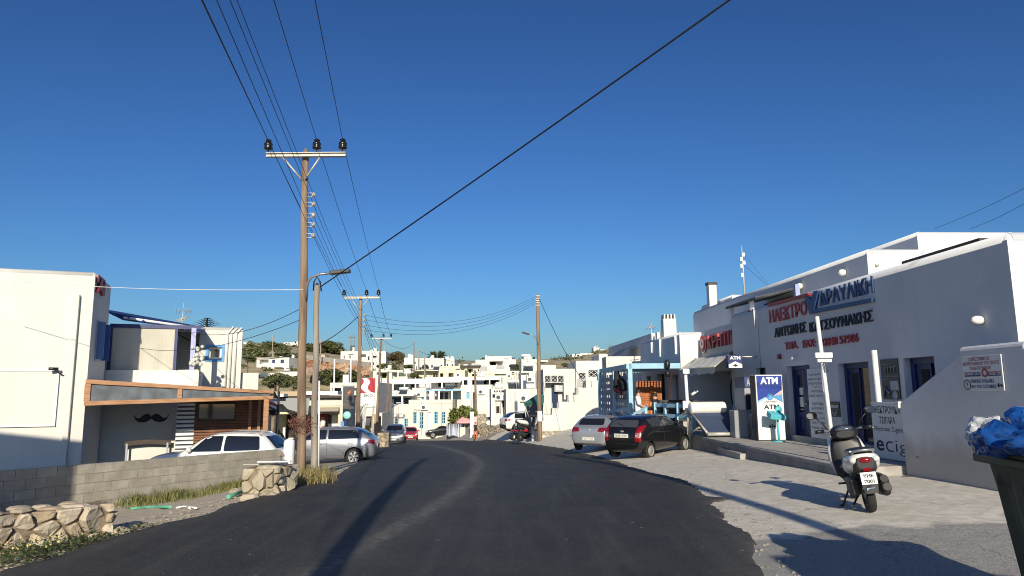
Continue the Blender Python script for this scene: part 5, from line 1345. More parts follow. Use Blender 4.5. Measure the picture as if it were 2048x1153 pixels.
# ------------------------------------------------------------------ the town beyond the bend, each house its own thing
def bld(name, label, cat, Y, rect, depth=6, ang=0.0, mat=PLASTER, wins=(), verandas=(), slabs=(), blocks=(), group=None, base=3.0, txt=()):
    """rect in pixels (x0, top, x1, bottom); every opening in pixels on the front plane"""
    x0, y0, x1, y1 = rect
    O = at((x0+x1)/2, y1, Y); pl = PL((O.x, O.y), (1, ang, 0)); r = pl.rect(x0, y0, x1, y1)
    hb_ = r[1] - base
    root = T(name, label, cat, pl.w((r[0]+r[2])/2, 0, hb_), 0, group)
    holes = []
    for v in verandas:
        q = pl.rect(*v[:4]); holes.append((q[0], q[1], q[2], q[3], v[4]))
    wr = []
    for w_ in wins:
        o = w_[6] if len(w_) > 6 else 0.0
        q = pl.rect(*w_[1:5], o=o); wr.append((w_, q, o))
        if o == 0: holes.append((q[0], q[1], q[2], q[3], .22))
    m = MB(); volume(m, pl, r[0], r[2], hb_, r[3], depth, holes)
    # low parapet lip around the roof
    t_ = .22
    m.pbox(pl, r[0]-.003, r[2]+.003, -t_, .004, r[3]-.05, r[3]+.12); m.pbox(pl, r[0]-.003, r[0]+t_, -depth, -t_, r[3]-.05, r[3]+.12); m.pbox(pl, r[2]-t_, r[2]+.003, -depth, -t_, r[3]-.05, r[3]+.12)
    m.build("wall", mat, root)
    for w_, q, o in wr:
        kind, fm = w_[0], w_[5]
        P = pl.shifted(o) if o else pl
        oo = .01 if o else -.2
        if kind == 'w': window(P, q, root, fm, oo, t=max(.05, min(.09, (q[2]-q[0])*.1)), mull=1, rails=1)
        elif kind == 'g': window(P, q, root, fm, oo, t=.08, mull=1, rails=3)
        elif kind == 'd': m = MB(); m.pbox(P, q[0]+.02, q[2]-.02, oo, oo+.06, q[1], q[3]-.02); m.build("door", fm, root)
        elif kind == 'o': m = MB(); m.pbox(P, q[0]+.003, q[2]-.003, oo, oo+.03, q[1]+.003, q[3]-.003); m.build("dark_opening", DARK, root)
        elif kind == 's':
            window(P, q, root, fm, oo, t=.07, mull=1)
            for s_ in (-1, 1):
                xs_ = q[0]-.02 if s_ < 0 else q[2]+.02; wd = (q[2]-q[0])*.5
                m = MB(); m.pbox(P, min(xs_, xs_+s_*wd), max(xs_, xs_+s_*wd), .004, .05, q[1], q[3]); m.build("shutter", fm, root)
    rn = random.Random(sum(map(ord, name)))
    wd_, ht_ = r[2]-r[0], r[3]-r[1]
    if depth > 5 and Y > 60:
        zr = r[3]+.05
        for k in range(rn.choice((1, 2, 2, 3))):
            kind = rn.choice(("water_tank", "aerial", "vent_block", "aerial", "vent_block", "solar_panel", "water_tank")); u_ = lerp(r[0]+.6, r[2]-.6, rn.random()); o_ = -rn.uniform(1.2, depth-1.2)
            m = MB()
            if kind == "water_tank": m.tube([pl.w(u_-.4, o_, zr+.35), pl.w(u_+.4, o_, zr+.35)], .28, 12); m.build(kind, WMETAL, root)
            elif kind == "aerial": m.tube([pl.w(u_, o_, zr-.2), pl.w(u_, o_, zr+1.7)], .03, 5); m.tube([pl.w(u_-.5, o_, zr+1.5), pl.w(u_+.5, o_, zr+1.55)], .02, 5); m.tube([pl.w(u_-.3, o_, zr+1.2), pl.w(u_+.35, o_, zr+1.2)], .02, 5); m.build(kind, GALV, root)
            elif kind == "vent_block": m.pbox(pl, u_-.3, u_+.3, o_-.3, o_+.3, zr-.1, zr+rn.uniform(.6, 1.1)); m.build(kind, PLASTER, root)
            else:
                m.prism([pl.w(u_-.5, o_+.6, zr+.1), pl.w(u_+.5, o_+.6, zr+.1), pl.w(u_+.5, o_-.4, zr+.7), pl.w(u_-.5, o_-.4, zr+.7)], (0, 0, .06)); m.build(kind, GLASS2, root)
                m = MB(); m.tube([pl.w(u_-.6, o_-.5, zr+.85), pl.w(u_+.6, o_-.5, zr+.85)], .2, 10); m.build("solar_tank", WMETAL, root)
        if Y < 130 and ht_ > 1.5:
            for k in range(rn.choice((1, 1, 2))):
                u_ = lerp(r[0]+.4, r[2]-.4, rn.random()); m = MB(); m.tube([pl.w(u_, .05, r[1]), pl.w(u_, .05, r[3]-.1)], .035, 6); m.build("downpipe", M_DP, root)
            u_ = lerp(r[0]+1, r[2]-1, rn.random()); h_ = r[3]-.75; m = MB(); m.pbox(pl, u_-.4, u_+.4, .004, .3, h_-.28, h_+.28); ac = m.build("air_conditioner", WMETAL, root)
            m = MB(); m.lathe([(0, 0), (.2, 0), (.2, .01)], pl.w(u_-.1, .302, h_), pl.n, 14); m.build("fan_grille", M_FAN, ac)
        if ht_ > 2.5 and wd_ > 4:
            m = MB(); m.pbox(pl, r[0], r[2], .003, .05, r[3]-.32, r[3]-.24); m.build("string_course", mat, root)
    for s_ in slabs:      # roof slabs of verandas on thin posts: x0,y,x1, out, thickness, posts, mat
        q = pl.rect(s_[0], s_[1], s_[2], s_[1]+1, o=s_[3]); th = s_[4]
        m = MB(); m.pbox(pl, q[0], q[2], .0, s_[3], q[3]-th, q[3]); sl = m.build("veranda_roof", s_[6], root)
        for xp in s_[5]:
            u_ = pl.px(xp, s_[1], s_[3])[0]; hb2 = pl.px(xp, s_[7], s_[3])[1]
            m = MB(); m.pbox(pl, u_-.08, u_+.08, s_[3]-.2, s_[3]-.05, hb2, q[3]-th); m.build("post", s_[8] if len(s_) > 8 else WPAINT, root)
    for b_ in blocks:     # further volumes of the same house: x0,y0,x1,y1, out0, out1, mat
        q = pl.rect(*b_[:4], o=b_[5]); m = MB(); m.pbox(pl, q[0], q[2], b_[4], b_[5], q[1]-(b_[7] if len(b_) > 7 else 0), q[3]); m.build(b_[8] if len(b_) > 8 else "wing", b_[6], root)
    for (tx, x0_, y0_, x1_, y1_, mt) in txt:
        q = pl.rect(x0_, y0_, x1_, y1_); m = MB(); m.text(tx, lambda u, h, o: pl.w(q[0]+u, .02, q[1]+h), q[2]-q[0], q[3]-q[1], bold=.02); m.build("lettering", mt, root)
    return root, pl
DG = M("blue_dark_glass", (.03, .045, .10), .15)

M_DP = M("offwhite_pipe", (.45, .44, .42), .6); M_FAN = M("fan_dark", (.10, .10, .10), .7)
# row along the street
bld("shop_house", "white house with a dark blue glazed terrace over a lettered shop wall", "house", 84, (758, 811, 818, 874), 9, .0, PLASTER, base=2,
    wins=[('g', 789, 838, 796, 861, SKYB), ('g', 808, 838, 816, 858, LBLUE), ('o', 770, 840, 776, 868, DARK)], txt=[("surrogoods", 781, 826, 805, 831, GREYP)])
bld("terrace_house", "white terrace flat with dark blue glass doors, left of the bare gable", "house", 87, (757, 792, 828, 815), 8, 0, PLASTER, base=5,
    wins=[('d', 784, 795, 805, 811, DG), ('d', 808, 796, 822, 811, DG), ('o', 796, 805, 801, 811, WPAINT)], slabs=[(766, 789.5, 827, 2.2, .18, (769, 804), WPAINT, 812)])
root, pl = bld("pale_shop", "broad pale shop wall with five blue framed windows, behind the blue postcard rack", "shop", 82, (817, 802, 905, 872), 9, .0, CREAM2, base=2,
    wins=[('g', 825.5, 825, 833.5, 848, SKYB), ('g', 839, 825, 847, 858, SKYB), ('d', 855, 825, 862, 858, WPAINT), ('g', 868, 824, 876, 848, SKYB), ('g', 883, 824, 891, 848, SKYB)], txt=[("Piccolo", 829, 819, 841, 822, INK)])
bld("pale_gable", "bare pale gable rising above the broad shop wall", "house", 90, (824, 778, 852, 806), 8, 0, CREAM2, base=6, wins=[('w', 843, 794, 848, 800, SKYB)])
bld("balcony_house", "white flat with slatted veranda roof, above the five blue framed windows", "house", 89, (849, 783, 930, 806), 8, 0, PLASTER, base=6,
    wins=[('d', 880, 785, 887, 799, DG), ('d', 889, 785, 896, 799, DG), ('d', 907, 785, 915, 799, SKYB)], slabs=[(848, 779.5, 925, 2.6, .16, (851, 878, 904), SKYB, 801)], blocks=[(853, 784, 873, 793, 1.7, 1.8, CREAMBLIND, 0, "blind")])
bld("corner_house", "white corner house with three narrow dark windows beside the wooden street pole", "house", 86, (922, 772, 985, 832), 10, 0, PLASTER, base=5,
    wins=[('s', 934, 785, 938, 798, SKYB), ('o', 947, 785, 953, 798, DARK), ('o', 979, 784, 984, 796, DARK)], blocks=[(986, 772, 1030, 784, -6, -.3, CREAM2, 1)])
bld("long_terrace", "long white terrace house with shaded verandas and a solar heater on top of the row", "house", 96, (850, 756, 1003, 782), 9, 0, PLASTER, base=6,
    verandas=[(876, 763, 915, 774, 1.4), (926, 759, 996, 771, 1.6)], wins=[('w', 877, 764.5, 884, 774, DG, -1.35), ('d', 902, 764, 912, 774, TEAL, -1.35), ('o', 968, 761, 973, 770, DARK, -1.5), ('o', 980, 761, 992, 769, DARK, -1.5), ('w', 940, 762, 950, 771, DG, -1.5)],
    slabs=[(858, 762, 921, 2.0, .22, (861, 884), WPAINT, 777), (922, 757, 999, 2.0, .22, (926, 957, 979), WPAINT, 771)])
bld("upper_flat", "white flat with two shaded verandas and blue shutters, above the sloping terrace roof", "house", 97, (752, 760, 850, 795), 9, 0, PLASTER, base=6,
    verandas=[(786, 766, 815, 782, 1.4), (821, 764, 845, 780, 1.6), (760, 768, 782, 782, 1.4)], wins=[('s', 797.5, 769, 802.5, 780, LBLUE, -1.35), ('o', 822, 769, 829, 779, DARK, -1.5), ('o', 833, 769, 844, 779, DARK, -1.5), ('o', 761, 771, 768, 782, GREYP, -1.3)],
    slabs=[(757, 764, 852, 1.6, .3, (786, 809, 831), WPAINT, 781)])
bld("station_house", "white two storey house with blue shutters behind the red and white fuel sign", "house", 72, (660, 768, 757, 832), 9, .02, PLASTER, base=1.2,
    verandas=[(664, 771, 682, 784, 1.3), (690, 775, 698, 789, .8), (728, 815, 752, 832, .1)], wins=[('d', 669, 775, 675, 784, MBLUE, -1.2), ('w', 735, 805, 741, 811, SKYB), ('o', 731, 822, 738, 826, DARK)], slabs=[(660, 766, 716, 1.2, .5, (663, 684), CREAM2, 784)], blocks=[(694, 775, 712, 800, 0, .5, PLASTER, 3)])
# ground floor of the fuel station: tan columns and awning
root, pl = bld("station_kiosk", "cream ground floor with tan columns and a dark rounded awning, behind the feather flag", "kiosk", 66, (676, 829, 764, 872), 5, .02, CREAM2, base=1.5,
    verandas=[(730, 833, 762, 870, 3.0)], wins=[('d', 683, 840, 690, 860, BLUE), ('o', 708, 838, 713, 850, DARK)], blocks=[(743, 829, 756, 872, .0, .5, M("tan_plaster", (.42, .30, .17), .85), 2, "column"), (706, 831, 714, 872, 0, .3, M("tan_plaster2", (.45, .34, .2), .85), 2, "column")])
m = MB()
for i in range(8):
    a0, a1 = .2+.9*i/8, .2+.9*(i+1)/8; q = pl.rect(729, 832, 742, 850)
    m.quad(pl.w(q[0], .1+1.5*(1-math.cos(a0)), q[3]-1.2*math.sin(a0)*.8), pl.w(q[2], .1+1.5*(1-math.cos(a0)), q[3]-1.2*math.sin(a0)*.8), pl.w(q[2], .1+1.5*(1-math.cos(a1)), q[3]-1.2*math.sin(a1)*.8), pl.w(q[0], .1+1.5*(1-math.cos(a1)), q[3]-1.2*math.sin(a1)*.8))
m.build("round_awning", M("charcoal_awning", (.09, .09, .09), .8), root)
# pharmacy block and the wall beside it
bld("pharmacy", "white pharmacy building with grey door reveals and square roof openings, behind the green cross", "shop", 70, (982, 780, 1014, 828), 8, .05, PLASTER, base=1.5,
    verandas=[(1003, 781, 1012, 826, .5)], wins=[('o', 993, 813, 999, 827, DARK), ('w', 985, 789, 995, 796, DG), ('o', 988, 781.5, 990.5, 785, GREYP), ('o', 993, 781.5, 995.5, 785, GREYP), ('o', 998, 781.5, 1000.5, 785, GREYP), ('o', 1004.5, 790, 1010, 815, SKYB, -.45)])
bld("long_white_wall", "long plain white building with a small wall lamp, behind the white crossover car", "building", 66, (1012, 781, 1088, 835), 7, .05, PLASTER, base=2,
    blocks=[(1020, 797, 1021.5, 802, .0, .1, GREYP, 0, "wall_lamp"), (1036, 814, 1050, 824, 0.0, .04, WPAINT, 0, "notice_board")])
bld("tower_house", "white tower-like house with a tall blue double door in a grey recess", "house", 74, (1042, 745, 1080, 784), 7, .03, PLASTER, base=3,
    verandas=[(1042.5, 746, 1058, 780, .5)], wins=[('d', 1046, 761, 1053, 780, DBLUE, -.45)], blocks=[(1073, 742, 1087, 790, 0, .8, GREYP, 2, "grey_wing")])
bld("roof_house", "white house with a round veranda and small chimneys, above the tall blue double door", "house", 88, (1043, 721, 1075, 750), 7, .03, PLASTER, base=6,
    wins=[('w', 1052.5, 727, 1055.5, 733, WPAINT), ('o', 1061, 727, 1062.5, 742, DARK), ('w', 1070, 726, 1073, 731, WPAINT)], blocks=[(1063, 718, 1064.5, 722, -1, 0, PLASTER, 0, "chimney"), (1067, 714, 1069.5, 722, -1, 0, DARK, 0, "chimney"), (1075, 721, 1096, 724, -4, 1, PLASTER, 0, "veranda_roof"), (1075, 731, 1112, 748, -4, .5, PLASTER, 4)])
bld("green_house", "pale green house with a white open terrace frame, above the fuel sign", "house", 112, (755, 743, 796, 765), 6, .0, M("pale_green_plaster", (.62, .74, .38), .85, var=.05, vs=1), base=5,
    wins=[('o', 764, 747, 773, 757, DARK), ('w', 789, 746, 795, 755, WPAINT)], slabs=[(752, 741, 806, 1.5, .3, (760, 796, 813), CREAM2, 757)], blocks=[(746, 742, 760, 764, -3, .6, PLASTER, 3), (796, 753.5, 815, 760, -3, 1.6, CREAM2, 3), (797, 744.5, 814, 745.5, 1.2, 1.4, WPAINT, 0, "rail")])
bld("white_villa", "large white hilltop villa with arches, chimneys and a dark recess", "house", 175, (681, 704, 771, 734), 12, .08, PLASTER, base=9,
    verandas=[(722, 709, 732, 716, 1.5), (697, 709, 707, 711, .6)], wins=[('w', 687, 712, 690, 718, GREYP), ('w', 698, 712, 702, 718, WPAINT), ('o', 716, 711, 719, 717, DARK), ('o', 736, 713, 739, 721, GREYP), ('o', 738, 725, 748, 731, GREYP), ('o', 746, 712, 753, 716, GREYP), ('o', 711, 720, 713, 724, GREYP)],
    blocks=[(705, 695, 709, 705, -3, -2, PLASTER, 1, "chimney"), (722, 694, 724, 704, -3, -2, PLASTER, 1, "chimney"), (747, 697, 754, 705, -4, -2, PLASTER, 1, "chimney"), (740, 700, 746, 705, -4, -2, PLASTER, 1, "chimney"), (724, 702, 736, 705, -6, -1, GREYP, 0, "roof_wall"), (741, 706, 745, 728, 0, 1.2, PLASTER, 3, "buttress"), (762, 706, 772, 728, 0, 2, PLASTER, 3)])
bld("arched_house", "white house with a big dark arch below the two palms", "house", 140, (826, 718, 888, 745), 9, .0, PLASTER, base=7,
    wins=[('o', 862.5, 730, 865.5, 736, GREYP), ('o', 871, 730, 873, 736, GREYP), ('o', 875, 730, 877, 735, GREYP), ('o', 881.5, 730, 884, 735, GREYP), ('w', 828, 724, 832, 729, GREYP)], blocks=[(822, 739.5, 874, 742, 0, 1.5, DWOOD, 0, "pergola_edge"), (836, 735, 842, 736.5, 0, .6, DARK, 0, "ledge")])
a = at(849.5, 736, 139.8); q = PL((a.x, a.y), (1, 0, 0)); rr_ = q.rect(843, 729, 858, 737)
m = MB(); n_ = 12; cx_, cw, ch_ = (rr_[0]+rr_[2])/2, (rr_[2]-rr_[0])/2, rr_[3]-rr_[1]
m.ppoly(q, [(cx_+cw*math.cos(math.pi*i/n_), rr_[1]+ch_*math.sin(math.pi*i/n_)) for i in range(n_+1)], -.3, .12)
o_ = m.build("arch_opening", DARK, bpy.data.objects["arched_house"])
bld("wing_house", "white house with a row of leaning buttresses at the right of the two palms", "house", 145, (885, 719, 909, 742), 8, .0, PLASTER, base=7, wins=[('o', 889, 728, 891, 734, GREYP), ('o', 894, 728, 896, 733, GREYP), ('o', 904, 729, 906.5, 734, GREYP)], blocks=[(900, 722, 902, 742, 0, 1, PLASTER, 2, "buttress")])
bld("grey_white_house", "low greyish white house with a small chimney at the right of the round tree", "house", 165, (808, 717, 828, 731), 8, .1, M("off_white_plaster", (.62, .62, .60), .85, var=.05), base=8, blocks=[(821, 712, 824, 717, -3, -2, PLASTER, 0, "chimney")])
bld("cream_terraces", "wide cream house with four shaded terrace openings, directly above the long terrace row", "house", 118, (835, 742, 930, 765), 8, .0, CREAM, base=7,
    verandas=[(866, 747, 877, 755, 1.5), (880, 747, 886.5, 755, 1.5), (897, 746.5, 907, 755, 1.5)], wins=[('w', 861, 749, 863, 756, GREYP), ('o', 881, 749, 885, 754, DARK, -1.4), ('o', 898, 748, 901, 755, DARK, -1.4)], blocks=[(830, 741, 876, 742.5, 0, 1.5, CREAM2, 0, "ledge")])
bld("cream_upper", "cream upper house with a dark roof edge and pairs of shaded openings", "house", 128, (876, 734, 962, 757), 8, .0, CREAM, base=8,
    verandas=[(911, 738, 920, 747, 1.3), (921.5, 738, 929, 746, 1.5), (934.5, 738, 946, 747, 1.3)], wins=[('o', 922, 739, 928, 746, DARK, -1.4), ('o', 938, 739.5, 942, 746, DARK, -1.2), ('o', 948, 739, 950.5, 743.5, DARK), ('o', 955.5, 739, 958, 743.5, DARK)], slabs=[(920, 731, 962, .8, .25, (), DWOOD, 740)], blocks=[(944, 748, 970, 749, 0, .8, DWOOD, 0, "ledge"), (945, 749, 957, 752.5, -.1, .06, DARK, 0, "painted_gap_shade"), (960, 733, 972, 745, -2, .5, GREYP, 1), (917.5, 729, 920, 734, -2, -1, PLASTER, 0, "chimney")])  # dark strip under the ledge is shade drawn as a block
bld("stepped_house", "big white stepped house with a dark pergola terrace and roof deck, at the skyline", "house", 135, (951, 721, 1032, 760), 9, .0, PLASTER, base=8,
    verandas=[(980, 724, 992, 731, 2), (993.5, 726, 1005, 731.5, .8)], wins=[('o', 981, 725, 991, 731, DARK, -1.9), ('o', 1018, 730, 1023, 735, GREYP)], blocks=[(970, 713, 1024, 722, -6, -1, PLASTER, 0, "upper_wing"), (1007, 716, 1018, 722, -1, -.9, GREYP, 0, "roof_window"), (1021, 715.5, 1031, 716.5, -5, -1, BLUE, 0, "roof_deck"), (1030, 716, 1030.6, 729, -1.2, -1, STEEL, 0, "deck_post"), (1026, 716, 1026.5, 723, -1.2, -1, STEEL, 0, "deck_post"), (979, 723, 1006, 724.3, 0, .8, DWOOD, 0, "pergola_edge"), (971, 711, 973.5, 714, -4, -3, PLASTER, 0, "chimney"), (992, 732, 1008, 738, 0, .06, GREYP, 0, "lattice_railing"), (1021, 729, 1033, 737, -2, 1.2, DARK, 0, "painted_gap_shade"), (982, 749, 1018, 750.2, 0, .8, DWOOD, 0, "ledge")])  # dark block by the deck stands in for a gap in shade
bld("ochre_house", "pale yellow low house below the stepped skyline house", "house", 118, (962, 744, 1042, 800), 7, .0, CREAM2, base=6,
    verandas=[(989, 748.5, 1012, 751.5, 1)], wins=[('o', 1024, 744.5, 1028, 750, DARK), ('o', 1029, 760, 1032, 768, GREYP)], blocks=[(1003, 755, 1022, 770, 0, .8, CREAM2, 3), (1030, 744, 1042, 790, -2, .6, CREAM2, 2)])
bld("hill_house", "white house with two blue windows and a covered balcony on the left hillside", "house", 165, (513, 717, 578, 745), 9, -.1, PLASTER, base=6,
    verandas=[(519, 719, 537, 729, 1.5), (548, 735, 565, 744, 1)], wins=[('w', 544, 720, 550, 727, BLUE), ('w', 561, 720, 568, 727, BLUE), ('o', 564, 736, 568, 740, DARK)])
bld("hilltop_house", "small white box house on the crest between the big dark trees", "house", 245, (567, 686, 603, 700), 9, 0, PLASTER, base=10)
bld("crest_house", "tiny white house at the far left crest above the trees", "house", 250, (487, 685, 504, 694), 7, 0, PLASTER, base=8)
bld("terrace_wall_house", "long low white retaining house below the hillside balcony house", "house", 150, (520, 748, 600, 762), 6, .1, CREAM2, base=5, blocks=[(552, 744, 601, 752, -3, -1, PLASTER, 2), (600, 745, 606, 757, -.5, .4, GREYP, 2)])
bld("stone_hut", "small stone coloured hut beside the hillside road wall", "hut", 170, (640, 711, 650, 727), 4, 0, M("hut_stone", (.50, .43, .33), .9, var=.1, vs=1), base=5)
bld("far_villa", "long low white villa on the slope of the dry hill", "house", 330, (1144, 709, 1188, 715), 10, 0, PLASTER, base=12, wins=[('o', 1166, 709, 1175, 713, DARK), ('o', 1154, 710, 1158, 713, DARK)], blocks=[(1160, 707, 1187, 710, -4, .2, PLASTER, 0)])
bld("far_house", "white cube house on top of the dry hill", "house", 380, (1187, 696, 1199, 702), 9, 0, PLASTER, base=14, blocks=[(1198, 699.5, 1212, 702, -2, 0, PLASTER, 4, "low_wall")])

# ------------------------------------------------------------------ stepped white wall with pierced panels, beside the blue pergola
q0 = gp(1150, 858); SW2 = PL((q0.x, q0.y), (1, .03, 0))
root = T("stair_house", "white house with a stepped stair wall and pierced parapet panels, beside the blue pergola", "house", q0)
steps = [(1084, 830), (1104, 830), (1104, 817), (1117, 817), (1117, 804), (1135, 804), (1135, 790), (1153, 790), (1153, 776), (1172, 776), (1172, 761), (1212, 761)]
poly = [SW2.px(x, y) for x, y in steps]; zb = q0.z - 1.0
poly = [(poly[0][0], zb)] + poly + [(poly[-1][0], zb)]
m = MB(); m.ppoly(SW2, poly, -1.2, 0); m.build("stair_wall", PLASTER, root, bevel=.02)
for (x, y0, y1) in ((1103, 806, 818), (1113.5, 806, 818), (1136, 790, 803), (1147, 790, 803), (1155, 775.5, 788), (1182, 762, 773)):
    r = SW2.rect(x, y0, x+1.8, y1); m = MB(); m.pbox(SW2, r[0], r[2], .003, .12, r[1], r[3]); m.build("stair_fin", GREYP, root)
SB = SW2.shifted(-2.0)
r = SB.rect(1087, 738, 1132, 832); m = MB(); 
hls = [SB.rect(1090+13*k, 752, 1101+13*k, 765) for k in range(3)]
volume(m, SB, r[0], SB.px(1212, 760)[0], zb, SB.px(1150, 738)[1], 5, holes=[h_[:4]+(.35,) for h_ in hls] + [SB.rect(1091, 766, 1128, 832)[:1] + (zb+1,) + (SB.rect(1091, 766, 1128, 832)[2], SB.rect(1091, 766, 1128, 832)[3], .9)]); m.build("wall", PLASTER, root)
def pierced(pl, r, o, parent, mat=GREYP):
    m = MB(); a, b, c, d = r; n_ = 3
    m.pbox(pl, a, c, o-.06, o-.03, b, d)
    pb = m.build("pierced_panel", DARK, parent)
    m = MB()
    for i in range(n_):
        for j in range(n_):
            u0_, u1_ = a+(c-a)*i/n_, a+(c-a)*(i+1)/n_; h0_, h1_ = b+(d-b)*j/n_, b+(d-b)*(j+1)/n_
            t_ = (u1_-u0_)*.16
            A_, B_ = pl.w(u0_, o, h0_), pl.w(u1_, o, h1_); C_, D_ = pl.w(u0_, o, h1_), pl.w(u1_, o, h0_)
            if (i+j) % 2: m.tube([A_, B_], t_*.6, 4)
            else: m.tube([C_, D_], t_*.6, 4)
    m.build("lattice", WPAINT, pb)
for h_ in hls: pierced(SB, h_, -.1, root)
r = SB.rect(1105, 770, 1118, 790); m = MB(); m.pbox(SB, r[0], r[2], -.85, -.8, r[1]-2, r[3]); m.build("door", DG, root)
r = SB.rect(1110, 767, 1127, 784); m = MB(); m.pbox(SB, r[0], r[2], -.5, -.42, r[1], r[3]); m.build("hung_sign", GREYP, root)
m = MB(); m.text("Θέα", lambda u, h, o: SB.w(r[0]+.1+u, -.41, (r[1]+r[3])/2-.2+h), r[2]-r[0]-.2, .4, bold=.02); m.build("lettering", WPAINT, root)
SC2 = SW2.shifted(-1.6)
r = SC2.rect(1152, 722, 1213, 770); m = MB(); hl2 = [SC2.rect(1158, 746, 1171, 758), SC2.rect(1177, 741, 1194, 754)]
volume(m, SC2, r[0], r[2], zb, r[3], 6, holes=[h_[:4]+(.35,) for h_ in hl2]); m.build("upper_wall", PLASTER, root)
for h_ in hl2: pierced(SC2, h_, -.1, root)
r = SC2.rect(1154, 758, 1172, 774); m = MB(); m.pbox(SC2, r[0], r[2], .003, .05, r[1], r[3]); m.build("grey_panel", GREYP, root)
SD = SW2.shifted(-4.5); r = SD.rect(1198, 708, 1216, 745); m = MB(); m.pbox(SD, r[0], r[2], -4, 0, r[1]-2, r[3]); m.build("upper_block", PLASTER, root, bevel=.05)
r = SD.rect(1207, 721, 1215, 740); m = MB(); m.ppoly(SD, [(r[0], r[1]), (r[2], r[1])]+[((r[0]+r[2])/2+(r[2]-r[0])/2*math.cos(math.pi*i/8), r[3]-.6+.6*math.sin(math.pi*i/8)) for i in range(9)], .003, .05); m.build("arch_niche", GREYP, root)
# rubble footing below the stair wall
m = MB(); r0 = SW2.px(1084, 870)[0]; r1 = SW2.px(1160, 856)[0]
stones(m, SW2, r0, r1, zb+.6, SW2.px(1110, 862)[1], .3, o=.05, seed=31, bulge=.04)
m.build("rubble_footing", STONEF, thing=("low course of rubble along the foot of the stepped stair wall", "footing"))
# volumes between stair house and shop wing
Yd = 38
DP_ = PL((CP.w(uC1, 0, 0) - CP.n*.6).to_2d(), RU)
root = T("rear_shop", "plain white shop block with a dark curved canopy, beyond the finned shop wing", "building", DP_.w(0, 0, -2))
zD = DP_.px(1240, 688)[1]; u_ = DP_.px(1217, 700)[0]
m = MB(); volume(m, DP_, u_, .0, -3, zD, 6); m.build("wall", PLASTERB, root)
qf = PL((at(1213, 780, 38.2).x, 38.2), (1, .02, 0)); r = qf.rect(1213, 713, 1284, 800)
m = MB(); m.pbox(qf, r[0], r[2], -1.5, 0, -3.6, r[3]); m.build("front_wall", PLASTER, root, bevel=.03)
m = MB(); a_, b_ = DP_.px(1258, 697), DP_.px(1276, 694)
for i in range(6):
    t0_, t1_ = i/6, (i+1)/6; f = lambda t: (.1+1.0*t, a_[1]-.5*t*t)
    (oa, ha_), (ob, hb2) = f(t0_), f(t1_); m.quad(DP_.w(a_[0], oa, ha_), DP_.w(b_[0]+.5, oa, ha_), DP_.w(b_[0]+.5, ob, hb2), DP_.w(a_[0], ob, hb2))
m.build("curved_canopy", M("slate_canopy", (.07, .08, .10), .6), root)

# ------------------------------------------------------------------ hillside: road wall, cliff, garden walls
m = MB(); n_ = 40
top = [at(lerp(612, 741, i/n_), lerp(717.5, 733.5, i/n_), lerp(158, 138, i/n_)) for i in range(n_+1)]
bot = [at(lerp(612, 741, i/n_), lerp(752, 752, i/n_), lerp(140, 128, i/n_)) for i in range(n_+1)]
rows = 14; V = []
for j in range(rows+1):
    for i in range(n_+1):
        p = top[i].lerp(bot[i], j/rows); k = mnoise.noise(p*.35)*2.2 + mnoise.noise(p*1.1)*.9
        V.append(p + Vector((k*.3, -k if 0 < j else 0, .3*k if 0 < j else 0)))
m.add(V, [(j*(n_+1)+i, (j+1)*(n_+1)+i, (j+1)*(n_+1)+i+1, j*(n_+1)+i+1) for j in range(rows) for i in range(n_)], False)
m.build("cliff", M("ochre_cliff", (.50, .37, .25), .95, col2=(.33, .14, .06), vs=.22, bump=.6, bs=2, detail=6, thr=(.36, .55)), kind="structure", local=True)
m = MB()
for i in range(n_):
    a, b = top[i]+Vector((0, -.5, -.2)), top[i+1]+Vector((0, -.5, -.2)); m.prism([a, b, b+Vector((0, .8, 0)), a+Vector((0, .8, 0))], (0, 0, 1.0))
m.build("road_wall", M("grey_road_wall", (.40, .37, .33), .9, var=.15, vs=.5), thing=("long grey parapet wall of the hill road above the orange cliff", "wall"))
# ------------------------------------------------------------------ cars
TYRE = M("tyre_rubber", (.018, .018, .019), .85, var=.3, vs=12)
ALLOY = M("alloy_rim", (.50, .50, .50), .35, metal=.7)
DULLRIM = M("dusty_hubcap", (.34, .33, .31), .6, metal=.3, var=.2, vs=6)
CARGLASS = M("car_glass", (.012, .014, .018), .03, spec=.9)
SEALM = M("car_seal", (.012, .012, .013), .6)
TRIM = M("car_trim", (.03, .03, .032), .6)
TAIL = M("tail_lamp_red", (.22, .005, .008), .15, coat=.5)
CLEAR = M("clear_lamp", (.62, .62, .60), .12, coat=.5)
PLATE = M("number_plate", (.70, .69, .62), .5)
def paint(name, col, metal=.0, rough=.35): return M(name, col, rough, metal=metal, coat=.8, var=.04, vs=2)
def fill2(poly, step):
    bm = bmesh.new(); vs = [bm.verts.new((x, y, 0)) for x, y in poly]; f = bm.faces.new(vs)
    bmesh.ops.triangulate(bm, faces=[f])
    for _ in range(6):
        es = [e for e in bm.edges if e.calc_length() > step]
        if not es: break
        bmesh.ops.subdivide_edges(bm, edges=es, cuts=1); bmesh.ops.triangulate(bm, faces=bm.faces[:])
    bm.verts.index_update()
    out = [(v.co.x, v.co.y) for v in bm.verts], [tuple(v.index for v in f.verts) for f in bm.faces]; bm.free(); return out
def rounded(poly, k=.22, n=3):
    out = []; N = len(poly)
    for i in range(N):
        a, b, c = Vector(poly[i-1]), Vector(poly[i]), Vector(poly[(i+1) % N])
        p, q = b.lerp(a, min(.45, k/max((a-b).length, .01))), b.lerp(c, min(.45, k/max((c-b).length, .01)))
        for j in range(n+1):
            t = j/n; x = p.lerp(b, t).lerp(b.lerp(q, t), t); out.append((x[0], x[1]))
    return out
